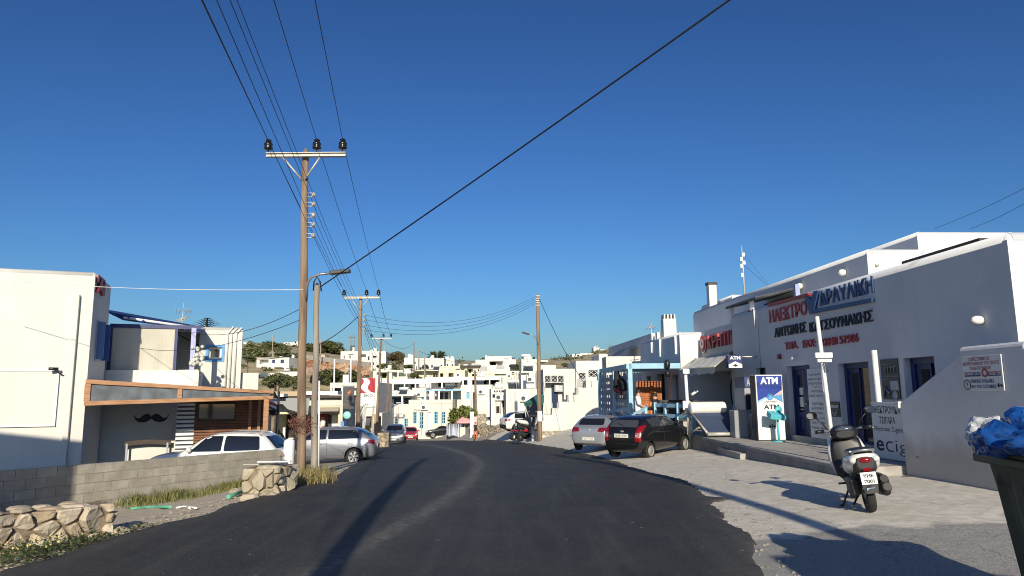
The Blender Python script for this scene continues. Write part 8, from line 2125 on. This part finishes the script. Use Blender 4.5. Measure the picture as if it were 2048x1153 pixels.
# low stone wall of the pharmacy terrace
a_, b_ = gp(957, 877), gp(1006, 866); q = PL((a_.x, a_.y), (b_.x-a_.x, b_.y-a_.y)); L_ = (b_-a_).length
m = MB(); stones(m, q, 0, L_, a_.z-.2, b_.z+.55, .32, seed=52, bulge=.05); m.m = 1; m.pbox(q, .0, L_, -.5, -.03, a_.z-.3, b_.z+.53)
m.build("stone_wall", [STONEF, MORTAR], thing=("low honey stone wall along the side street below the green cross", "wall"))
a_, b_ = at(955, 846, 71), at(972, 846, 71); q = PL((a_.x, a_.y), (1, 0, 0)); m = MB(); stones(m, q, 0, (b_-a_).length, -4.2, at(962, 828, 71).z, .4, seed=53); m.m = 1; m.pbox(q, 0, (b_-a_).length, -.6, -.03, -4.3, at(962, 829, 71).z)
m.build("stone_gatepost", [STONEF, MORTAR], thing=("rough stone gatepost right of the pink gate", "gatepost"))
# gateposts left of the weathered right pole
for (x0, x1, y0, mt, lab, Yq) in ((1063, 1073, 832, GREYP, "white gatepost coloured grey for its shade, beside the red quad bike", .3), (1073, 1076.5, 852, PLASTER, "slim white block against the foot of the weathered right pole", .0)):  # first post has its shade put in as grey plaster
    c = gp((x0+x1)/2, 884); q = PL((c.x, c.y+Yq), (1, .1, 0)); r = q.rect(x0, y0, x1, 884); m = MB(); m.pbox(q, r[0], r[2], -.5, 0, c.z-.3, r[3]); m.build("gatepost", mt, thing=(lab, "gatepost"), bevel=.02)
# green canvas awning behind the weathered pole
A_, B_, C_, D_ = at(1047, 807, 52), at(1088, 806, 50), at(1088, 786, 53), at(1079, 787, 55)
t = T("green_awning", "sloping green canvas awning behind the weathered right pole", "awning", (A_.x, A_.y, G(A_.x, A_.y)))
m = MB(); m.prism([A_, B_, C_, D_], (0, 0, .03)); m.prism([A_, at(1049, 812, 52), at(1088, 810, 50), B_], (0, .02, 0)); m.build("canvas", GREENF, t)
m = MB(); m.tube([A_, at(1058, 835, 52.5)], .04, 6); m.tube([A_, at(1052, 835, 52)], .04, 6); m.tube([B_, at(1086, 840, 50)], .04, 6); m.build("frame", WMETAL, t)
m = MB(); q = PL((A_.x+.3, 55.5), (1, 0, 0)); r = q.rect(1050, 808, 1090, 835); m.pbox(q, r[0], r[2], -.1, 0, r[1]-1, r[3]); m.build("back_panel", M("painted_awning_shade", (.2, .2, .19), .9), t)  # dark grey panel holds the shade under the awning in its colour

# ------------------------------------------------------------------ bin with refuse bags
BING = M("bin_green", (.05, .062, .038), .5, var=.2, vs=5)
zb_ = -1.66; rim = -.46
A_ = Vector((3.47, 5.30, 0)); 
t = T("wheelie_bin", "dark green wheeled refuse bin heaped with blue and white bags", "bin", (3.88, 4.60, zb_), rad(-10))
Wb, Db, Hb = .62, .62, rim-zb_
def ringp(w_, d_, z, rib): 
    out = []
    for k in range(12): out.append((-w_, d_-2*d_*k/12))
    for k in range(12): out.append((-w_+2*w_*k/12, -d_))
    for k in range(12): out.append((w_, -d_+2*d_*k/12))
    for k in range(12): out.append((w_-2*w_*k/12, d_))
    res = []
    for i, (x, y) in enumerate(out):
        f = 1 - (rib if (i % 4) in (1, 2) else 0); res.append((x*f, y*f, z))
    return res
m = MB(); V = []; lv = [(.42, .42, .10, 0), (.43, .43, .14, .035), (.52, .52, Hb-.22, .035), (.535, .535, Hb-.12, 0), (.55, .55, Hb-.02, 0)]
for w_, d_, z, rb in lv: V += ringp(w_, d_, z, rb)
n_ = 48; m.add(V, [(i*n_+j, i*n_+(j+1) % n_, (i+1)*n_+(j+1) % n_, (i+1)*n_+j) for i in range(len(lv)-1) for j in range(n_)], False); m.build("body", BING, t, local=True)
m = MB(); m.box((0, 0, Hb-.03), (1.24, 1.24, .06)); m.box((0, 0, Hb+.02), (1.20, 1.20, .05)); m.build("rim", BING, t, local=True, bevel=.012)
m = MB(); m.box((0, 0, Hb+.055), (1.14, 1.14, .03)); m.build("lid", BING, t, local=True, bevel=.01)
for x in (-.36, .36):
    for y in (-.36, .36): m = MB(); m.lathe([(0, -.03), (.08, -.03), (.08, .03), (0, .03)], (x, y, .08), (1, 0, 0), 16); m.build("wheel", TYRE, t, local=True)
m = MB(); zc, yc = .72, -.02
for k in range(3):
    a0 = rad(90+120*k); a1 = rad(90+120*(k+1)); f = lambda a_, rr_: (-.505-.0, yc-rr_*math.cos(a_), zc+rr_*math.sin(a_))
    p0, p1 = Vector(f(a0, .075)), Vector(f(a1, .075)); m.tube([p0.lerp(p1, .12), p0.lerp(p1, .72)], .010, 5)
m.build("recycling_mark", M("worn_print", (.35, .36, .34), .7), t, local=True)
m = MB(); m.text("ΔΗΜΟΣ ΠΑΡΟΥ", lambda u, h, o: Vector((-.503, yc+.18-u, .52+h)), .36, .05); m.build("lettering", M("worn_print2", (.32, .33, .31), .7), t, local=True)
def bag(c, r, mats, seed, sq=.7, label="", pinch=True):
    m = MB(); nu, nv = 40, 24; V = []
    for i in range(nv+1):
        th = math.pi*i/nv
        for j in range(nu):
            ph = 2*math.pi*j/nu; d = Vector((math.sin(th)*math.cos(ph), math.sin(th)*math.sin(ph), math.cos(th)))
            n1 = mnoise.noise(d*1.6+Vector((seed, 0, 0))); n2 = abs(mnoise.noise(d*4.5+Vector((0, seed, 0)))); n3 = abs(mnoise.noise(d*11+Vector((0, 0, seed))))
            k = 1+.30*n1-.20*n2-.09*n3
            if pinch and d.z > .75: k += (d.z-.75)*1.2
            V.append(Vector(c)+Vector((d.x*r*k, d.y*r*k, max(-.55, d.z)*r*sq*k)))
            
    m.add(V, [(i*nu+j, (i+1)*nu+j, (i+1)*nu+(j+1) % nu, i*nu+(j+1) % nu) for i in range(nv) for j in range(nu)], True)
    m.sm = [False if R.random() < .25 else True for _ in m.sm]
    return m.build("rubbish_bag", mats, thing=(label, "rubbish bag", "rubbish bags heaped on the green bin"))
BB = M("blue_bag", (.012, .075, .30), .22, spec=.7, var=.35, vs=7); WBG = M("white_bag", (.62, .64, .66), .3, var=.25, vs=6, bump=.4, bs=12)
LID = rim + .075
bag(at(2003, 887, 4.85), .185, BB, 1, .75, "blue rubbish bag lying at the near front of the bin lid", False)
bag(at(1980, 870, 5.02), .155, WBG, 5, .85, "crumpled white rubbish bag at the far edge of the bin lid", False)
bag(at(2066, 868, 4.9), .21, BB, 9, .9, "tall blue rubbish bag beside the white one on the bin lid", False)
bag(at(2080, 895, 4.45), .18, BB, 13, .6, "small blue rubbish bag nearest the viewer on the bin lid", False)
# small weed and cover plate at the wall foot, pale pipe at the stair block
c = gp(1857, 958); m = MB()
for k in range(40):
    p = c+Vector((R.gauss(0, .05), R.gauss(0, .05), R.uniform(0, .42))); a_ = R.uniform(0, 6.28); d = Vector((math.cos(a_), math.sin(a_), .4))*.035
    m.add([p, p+d+Vector((0, 0, .01)), p+d*1.8, p+d-Vector((0, 0, .012))], [(0, 1, 2, 3)], False)
m.tube([c, c+Vector((.02, 0, .42))], .006, 4); m.build("wall_weed", M("dry_weed", (.05, .045, .035), .8), thing=("spindly dark weed growing at the foot of the stair block wall", "weed"))
m = MB(); q = gp(1838, 957); m.box(q+Vector((0, 0, .012)), (.55, .3, .012), Matrix.Rotation(-.3, 3, 'Z')); m.build("cover_plate", M("rusty_plate", (.10, .06, .04), .8, var=.4, vs=12), thing=("rusty cover plate on the ground by the stair block weed", "cover plate"))
m = MB(); m.tube([gp(x, y)+Vector((0, 0, .03)) for x, y in ((1806, 950), (1780, 951), (1750, 953), (1715, 950), (1690, 944))], .022, 6); m.build("pale_hose", CREAM2, thing=("pale thin hose along the foot of the platform end", "hose"))

# ------------------------------------------------------------------ people
def skinmesh(verts, edges, rads, root=0, sub=2):
    me = bpy.data.meshes.new("b"); me.from_pydata(verts, edges, []); o = bpy.data.objects.new("b", me); COL.objects.link(o)
    o.modifiers.new("k", 'SKIN'); o.modifiers.new("s", 'SUBSURF').levels = sub
    for i, v in enumerate(me.skin_vertices[0].data): v.radius = rads[i] if isinstance(rads[i], tuple) else (rads[i], rads[i]); v.use_root = (i == root)
    dg = bpy.context.evaluated_depsgraph_get(); dg.update()
    out = bpy.data.meshes.new_from_object(o.evaluated_get(dg)); bpy.data.objects.remove(o)
    for p in out.polygons: p.use_smooth = True
    return out
def person(label, loc, hd, top, bottom, armL=(.05, .0), armR=(.05, .0), stride=.12, long_trousers=True, hair=HAIR, h=1.0, sleeve=True, cap=None, bend=.0, seated=False, skirt=False):
    """faces +x; arm tuples: forward reach of elbow and hand, hand height"""
    t = T("person", label, "person", loc, hd)
    def J(x, y, z): return (x*h, y*h, z*h)
    hipz = .93 if not seated else .50
    dz = hipz-.93
    V = [J(0, 0, hipz), J(bend*.1, 0, 1.12+dz), J(bend*.25, 0, 1.34+dz), J(bend*.35+.01, 0, 1.47+dz), J(bend*.45+.03, 0, 1.57+dz), J(bend*.5+.025, 0, 1.67+dz)]
    Rr = [(.135, .11), (.125, .10), (.15, .11), .062, .085, .075]; E = [(0, 1), (1, 2), (2, 3), (3, 4), (4, 5)]
    arms = {}
    for s_, (ef, hf) in ((1, armL), (-1, armR)):
        b = len(V); V += [J(bend*.27, s_*.19, 1.40+dz), J(ef*.6-.02, s_*.245, 1.14+dz), J(hf if hf else ef, s_*.24, (.90 if hf < .15 else 1.05)+dz), J((hf if hf else ef)+.05, s_*.235, (.82 if hf < .15 else 1.10)+dz)]
        Rr += [.062, .045, .032, .036]; E += [(2, b), (b, b+1), (b+1, b+2), (b+2, b+3)]; arms[s_] = b
    legs = {}
    for s_ in (1, -1):
        b = len(V); k = stride*s_
        if seated: V += [J(.05, s_*.10, hipz-.02), J(.42, s_*.12, .50), J(.42, s_*.12, .10), J(.53, s_*.12, .05)]
        else: V += [J(.0, s_*.095, .88), J(k*.55+.03, s_*.10, .50), J(k*.9-(.10 if k < 0 else 0), s_*.10, .09 + (.05 if k < 0 else 0)), J(k*.9+.13-(.06 if k < 0 else 0), s_*.115, .045)]
        Rr += [.092, .062, .042, (.045, .035)]; E += [(0, b), (b, b+1), (b+1, b+2), (b+2, b+3)]; legs[s_] = b
    Rr = [tuple(q*h for q in r_) if isinstance(r_, tuple) else r_*h for r_ in Rr]
    me = skinmesh(V, E, Rr)
    # fingers, nose and ears are welded into the same mesh
    n_skin = len(me.polygons)
    bm = bmesh.new(); bm.from_mesh(me)
    mm = MB()
    for s_ in (1, -1):
        w_ = Vector(V[arms[s_]+3]); pw = Vector(V[arms[s_]+2]); d = (w_-pw).normalized(); sd = d.cross(Vector((0, s_, 0))).normalized()
        for k in range(4): p = w_+d*.02+sd*(k-1.5)*.018; mm.tube([p, p+d*.045+Vector((0, -s_*.008, 0)), p+d*(.075-.006*abs(k-1.5))+Vector((0, -s_*.025, 0))], [.0095, .009, .007], 6)
        p = w_-d*.01+sd*.035; mm.tube([p, p+sd*.02+d*.03, p+sd*.022+d*.055], [.011, .010, .008], 6)
    hd_ = Vector(V[4]); mm.ball(hd_+Vector((.092, 0, .0))*h, (.018, .013, .022), 8, 6)
    for s_ in (1, -1): mm.ball(hd_+Vector((.0, s_*.082, .0))*h, (.022, .012, .032), 8, 6)
    vs = [bm.verts.new(v) for v in mm.v]
    for f in mm.f:
        try: bm.faces.new([vs[i] for i in f]).smooth = True
        except ValueError: pass
    bm.to_mesh(me); bm.free(); me.materials.clear(); me.materials.append(SKIN)
    for p in me.polygons: p.material_index = 0
    bo = bpy.data.objects.new("body", me); COL.objects.link(bo); bo.parent = t; XF[bo.name] = XF[t.name]
    Vv = [Vector(v) for v in V]
    def nearest(p):
        best, bi = 9, None
        for e in E:
            a_, b_ = Vv[e[0]], Vv[e[1]]; d_ = b_-a_; k = max(0, min(1, (p-a_).dot(d_)/max(d_.length_squared, 1e-9))); q = (p-a_-d_*k).length
            if q < best: best, bi = q, e
        return bi
    near = [nearest(p.center.copy()) for p in me.polygons]; ncen = [p.center.copy() for p in me.polygons]; nrm = [v.normal.copy() for v in me.vertices]
    def cloth(keep, nm, mt, off):
        sel = [p for p in me.polygons if p.index < n_skin and keep(near[p.index], ncen[p.index])]
        ids = sorted({i for p in sel for i in p.vertices}); mp = {i: k for k, i in enumerate(ids)}
        mm2 = MB(); mm2.add([me.vertices[i].co + nrm[i]*off for i in ids], [tuple(mp[i] for i in p.vertices) for p in sel], True)
        mm2.build(nm, mt, t, local=True)
    a, b = arms[1], arms[-1]; la, lb = legs[1], legs[-1]
    neck = V[3][2]-.03*h; hip = V[0][2]-.06*h
    up = {(1, 2), (0, 1), (2, 3), (2, a), (2, b)}
    lim = set(up)
    if sleeve: lim |= {(a, a+1), (b, b+1)}
    if sleeve == 'long': lim |= {(a+1, a+2), (b+1, b+2)}
    cloth(lambda e, c: c.z < neck and ((e in lim and (sleeve or abs(c.y) < .18*h)) or (e in {(0, la), (0, lb), (la, la+1), (lb, lb+1)} and c.z > hip)), "jacket" if sleeve == 'long' else ("shirt" if sleeve else "top"), top, .022)
    leg_e = {(0, la), (la, la+1), (0, lb), (lb, lb+1)} | ({(la+1, la+2), (lb+1, lb+2)} if long_trousers else set())
    zk = V[la+1][2]-.02*h
    cloth(lambda e, c: (e in leg_e and (long_trousers or c.z > zk or seated)) or (e == (0, 1) and c.z < V[0][2]+.08*h), "trousers" if long_trousers else "shorts", bottom, .014)
    m = MB(); hc = hd_+Vector((-.012, 0, .045))*h
    m.ball(hc, (.098*h, .094*h, .098*h), 16, 10); m.v = [v if v.z > hd_.z-.03 or v.x < hd_.x else Vector((v.x, v.y, hd_.z+.02)) for v in m.v]; m.build("hair" if not cap else "cap", cap or hair, t, local=True)
    for s_ in (1, -1):
        m = MB(); m.ball(Vector(V[legs[s_]+3])+Vector((-.05, 0, -.005)), (.125*h, .05*h, .045*h), 12, 6); m.build("shoe", BLACK if s_ else BLACK, t, local=True)
    return t
KHAKI = M("khaki_cloth", (.36, .25, .12), .85); BEIGE = M("beige_cloth", (.52, .44, .34), .85); TEE = M("white_tee", (.72, .72, .72), .85); BLKC = M("black_cloth", (.015, .015, .018), .85); CORAL = M("coral_cloth", (.48, .15, .09), .8); YEL = M("yellow_shirt", (.60, .55, .32), .85); DENIM = M("denim", (.06, .08, .13), .85)
x_ = at(1276, 800, 27.6).x
ph = person("man in a white T-shirt and beige shorts on the ramp behind the black car", (x_, 27.6, at(1276, 778, 27.6).z-1.76), rad(-15), TEE, BEIGE, armR=(.12, .26), armL=(.02, .05), long_trousers=False, stride=.14, h=1.02)
x_ = at(1311, 800, 29.2).x
person("man in a black jacket and khaki trousers standing by the orange panel", (x_, 29.2, at(1311, 785, 29.2).z-1.78), rad(150), BLKC, KHAKI, armL=(.1, .3), armR=(.1, .28), sleeve='long', stride=.05, h=1.03)
c = gp(951, 881); person("woman in a black sleeveless top and coral trousers walking past the white totem", (c.x, c.y, c.z+.02), rad(-80), BLKC, CORAL, armL=(.05, .08), armR=(-.02, .02), sleeve=False, stride=.2, h=1.0, hair=M("brown_hair", (.16, .07, .03), .6))
c = gp(897, 878); person("person in a pale yellow shirt and black trousers beside the dress rail", (c.x, c.y+.3, c.z+.04), rad(160), YEL, BLKC, stride=.1, h=.98)
x_ = at(646, 830, 34.6).x; person("person in a white shirt and red cap sitting inside the café opening", (x_, 34.6, at(646, 829, 34.6).z-1.27), rad(-150), TEE, DENIM, seated=True, cap=M("red_cap", (.25, .03, .03), .7), armL=(.1, .25), armR=(.1, .25))

# ------------------------------------------------------------------ trees and shrubs
def leafmat(name, c1, c2):
    m, nt, b = nodes_mat(name); ge = nt.nodes.new("ShaderNodeNewGeometry")
    a = ramp(nt, ge.outputs["Random Per Island"], [(0, c1), (.6, tuple((x+y)/2 for x, y in zip(c1, c2))), (1, c2)])
    nt.links.new(a, b.inputs["Base Color"]); b.inputs["Roughness"].default_value = .65; b.inputs["Specular IOR Level"].default_value = .25
    b.inputs["Subsurface Weight"].default_value = 0
    return m
PINEM = leafmat("pine_leaves", (.030, .042, .012), (.12, .125, .045)); OLIVE = leafmat("olive_leaves", (.05, .065, .025), (.18, .19, .085)); FIGM = leafmat("fig_leaves", (.05, .08, .015), (.24, .25, .075)); SCRUB = leafmat("scrub_leaves", (.035, .045, .015), (.11, .11, .045)); BROWNT = leafmat("bronze_leaves", (.05, .045, .018), (.14, .11, .05)); PALMM = leafmat("palm_leaves", (.03, .045, .015), (.12, .13, .05))
BARK = M("bark", (.12, .085, .06), .9, var=.3, vs=6, bump=.4)
def crown(m, c, rx, ry, rz, n, ls, rr, clumps=None, fill=.35):
    """leaf-sized faces gathered in clumps over an uneven volume"""
    cl = []
    nc = clumps or max(6, int(14*(rx*rz)**.3))
    for _ in range(nc):
        a, b = rr.uniform(0, 6.28), rr.uniform(-.5, 1); q = rr.uniform(.45, .92)
        s_ = math.sqrt(max(0, 1-b*b)); cl.append((Vector((c[0]+rx*q*s_*math.cos(a), c[1]+ry*q*s_*math.sin(a), c[2]+rz*q*b)), rr.uniform(.22, .45)))
    for i in range(n):
        cc, k = cl[rr.randrange(nc)]
        d = Vector((rr.gauss(0, 1), rr.gauss(0, 1), rr.gauss(0, 1))).normalized()*(rr.random()**.4)
        p = cc + Vector((d.x*rx*k, d.y*ry*k, d.z*rz*k))
        t1 = Vector((rr.gauss(0, 1), rr.gauss(0, 1), rr.gauss(0, .6))).normalized(); t2 = t1.cross(d if abs(t1.dot(d)) < .95 else Vector((0, 0, 1))).normalized(); L_ = ls*rr.uniform(.6, 1.3)
        m.add([p-t1*L_, p-t2*L_*.45, p+t1*L_, p+t2*L_*.45], [(0, 1, 2, 3)], False)
    return cl
def tree(name, label, px_, pyt, pyb, wpx, Y, mat, n, ls, trunk_px=None, group=None, seed=0, cat="tree", clumps=None):
    rr = random.Random(seed+int(px_)); c0 = at(px_, pyt, Y); c1 = at(px_, pyb, Y); rx = wpx/2/FPX*Y; rz = (c0.z-c1.z)/2; cz = (c0.z+c1.z)/2
    gz = min(G(c0.x, Y), c1.z) if trunk_px is None else at(px_, trunk_px, Y).z
    t = T(name, label, cat, (c0.x, Y, gz), 0, group)
    m = MB(); cl = crown(m, (c0.x, Y, cz), rx, rx*.8, rz, n, ls, rr, clumps); m.build("crown", mat, t)
    m = MB(); r0 = max(.06, rx*.07); m.tube([(c0.x, Y, gz-.5), (c0.x+rx*.05, Y, (gz+cz)/2), (c0.x, Y, cz)], [r0, r0*.8, r0*.5], 7)
    for cc, k in cl[:5]: m.tube([Vector((c0.x, Y, lerp(gz, cz, .7))), Vector((c0.x, Y, cz)).lerp(cc, .5), cc], [r0*.5, r0*.3, r0*.15], 5)
    m.build("trunk", BARK, t)
    return t
HT = "dark trees on the left hill"
tree("pine_tree", "broad dark tree crowning the hill left of the white crest box house", 541, 683, 716, 66, 215, PINEM, 3200, .42, group=HT, seed=1)
tree("pine_tree", "broad flat dark tree on the crest right of the two wooden poles", 650, 683, 714, 78, 225, PINEM, 3800, .42, group=HT, seed=2)
tree("pine_tree", "dark tree behind the nearest poles, left part of the crest trees", 618, 687, 712, 40, 222, PINEM, 1800, .42, group=HT, seed=3)
tree("olive_tree", "tall grey green tree right of the blue window house corner", 497, 688, 736, 36, 140, OLIVE, 2400, .30, group=HT, seed=4)
tree("olive_tree", "olive tree above the hillside house with two blue windows", 560, 702, 722, 44, 190, OLIVE, 1500, .36, group=HT, seed=5)
tree("olive_tree", "low olive tree behind the roof of the hillside house", 590, 706, 728, 40, 192, OLIVE, 1300, .36, group=HT, seed=6)
tree("olive_tree", "grey green tree left of the hillside house balcony", 518, 697, 720, 34, 185, OLIVE, 1300, .34, group=HT, seed=7)
tree("bush", "large dark bush below the orange cliff, left of the fuel sign", 670, 735, 785, 62, 105, PINEM, 4200, .20, group=HT, seed=8, cat="bush")
tree("bush", "wide green bush below the long low retaining house, left of the poles", 553, 747, 784, 64, 95, OLIVE, 3600, .20, group=HT, seed=9, cat="bush")
tree("bush", "green bush directly left of the nearest utility pole", 588, 752, 785, 36, 92, OLIVE, 2200, .2, group=HT, seed=10, cat="bush")
tree("bush", "small bush under the dark cliff foot right of the hut", 703, 742, 772, 36, 118, SCRUB, 1600, .22, group=HT, seed=11, cat="bush")
tree("round_tree", "round bronze green tree on the skyline between the villa and the grey white house", 790, 704, 732, 38, 168, BROWNT, 3200, .26, trunk_px=734, seed=12)
tree("bush", "dark rounded bush above the pale green house", 772, 727, 742, 36, 135, PINEM, 1800, .22, seed=13, cat="bush", group="bushes among the houses")
tree("bush", "low dark shrub between the grey white house and the arched house", 822, 729, 738, 30, 150, SCRUB, 1300, .25, seed=14, cat="bush", group="bushes among the houses")
tree("bush", "green shrub behind the open frame of the pale green house", 829, 746, 764, 26, 116, OLIVE, 1500, .2, seed=15, cat="bush", group="bushes among the houses")
tree("bush", "dark shrub in the gap right of the skyline house deck", 1038, 727, 748, 12, 132, PINEM, 900, .22, seed=16, cat="bush", group="bushes among the houses")
tree("bush", "dark bush on the dry right hill above the stepped house wall", 1136, 727, 738, 24, 150, PINEM, 1400, .22, seed=17, cat="bush", group="bushes among the houses")
tree("fig_tree", "leafy green fig tree above the pink parasol", 927, 812, 852, 54, 78, FIGM, 2600, .20, trunk_px=874, seed=18, clumps=22)
tree("shrub", "bright yellow green shrub beside the barber pole post", 556, 862, 895, 22, 27, leafmat("lime_leaves", (.10, .14, .02), (.35, .38, .08)), 900, .05, seed=19, cat="shrub")
# scattered scrub on the hills, past counting
m = MB(); rr = random.Random(99)
for i in range(620):
    y = rr.uniform(110, 420); x = rr.uniform(-.42, .16)*y
    if mnoise.noise(Vector((x/25, y/25, 4))) < -.05: continue
    z = G(x, y); s_ = rr.uniform(.5, 1.5)
    for k in range(16):
        p = Vector((x+rr.gauss(0, s_*.6), y+rr.gauss(0, s_*.6), z+abs(rr.gauss(0, s_*.4)))); t1 = Vector((rr.gauss(0, 1), rr.gauss(0, 1), rr.gauss(0, 1))).normalized(); t2 = t1.orthogonal().normalized(); L_ = .4*s_
        m.add([p-t1*L_, p-t2*L_*.5, p+t1*L_, p+t2*L_*.5], [(0, 1, 2, 3)], False)
m.build("scrub", SCRUB, local=True, kind="stuff")
def palm(label, px_, pyt, pyb, Y, seed):
    rr = random.Random(seed); c = at(px_, (pyt+pyb)/2+2, Y); t = T("palm_tree", label, "palm", (c.x, Y, G(c.x, Y)), 0, "palms on the skyline")
    m = MB(); Rr = (pyb-pyt)/FPX*Y*.75
    for k in range(44):
        a, e = rr.uniform(0, 6.28), rr.uniform(-.5, 1.35); d = Vector((math.cos(a)*math.cos(e), math.sin(a)*math.cos(e), math.sin(e))); L_ = Rr*rr.uniform(.75, 1.1); sd = d.cross(Vector((0, 0, 1))).normalized()
        for q in range(8):
            t0 = (q+.5)/8; p = c + d*L_*t0 - Vector((0, 0, L_*.28*t0*t0))
            for s_ in (-1, 1): m.add([p, p+sd*s_*.55*(1-t0*.6)+d*.35-Vector((0, 0, .12)), p+d*.22], [(0, 1, 2)], False)
            m.add([p-Vector((0, 0, .05)), p+d*L_/8, p+Vector((0, 0, .05))], [(0, 1, 2)], False)
    m.build("crown", PALMM, t)
    m = MB(); m.tube([(c.x, Y, G(c.x, Y)-.5), (c.x, Y, c.z)], [.35, .25], 8); m.build("trunk", BARK, t)
palm("left one of the two palms above the arched house", 867, 703, 721, 149, 1)
palm("right one of the two palms above the arched house", 882, 702, 721, 150, 2)
c = at(414, 648, 60); t = T("araucaria", "tip of a layered pine showing above the blue window house roof", "tree", (c.x, 60, -2))
m = MB()
for k in range(5):
    for j in range(12): a = 2*math.pi*j/12+k; L_ = .35+.22*k; p = Vector((c.x, 60, at(414, 639, 60).z-.18*k)); d = Vector((math.cos(a), math.sin(a), .25)); sd = Vector((-d.y, d.x, 0))*.05; m.add([p-sd, p+d*L_-sd, p+d*L_+sd, p+sd], [(0, 1, 2, 3)], False)
m.build("crown", PINEM, t); m = MB(); m.tube([(c.x, 60, -2), (c.x, 60, at(414, 638, 60).z)], .08, 6); m.build("trunk", BARK, t)
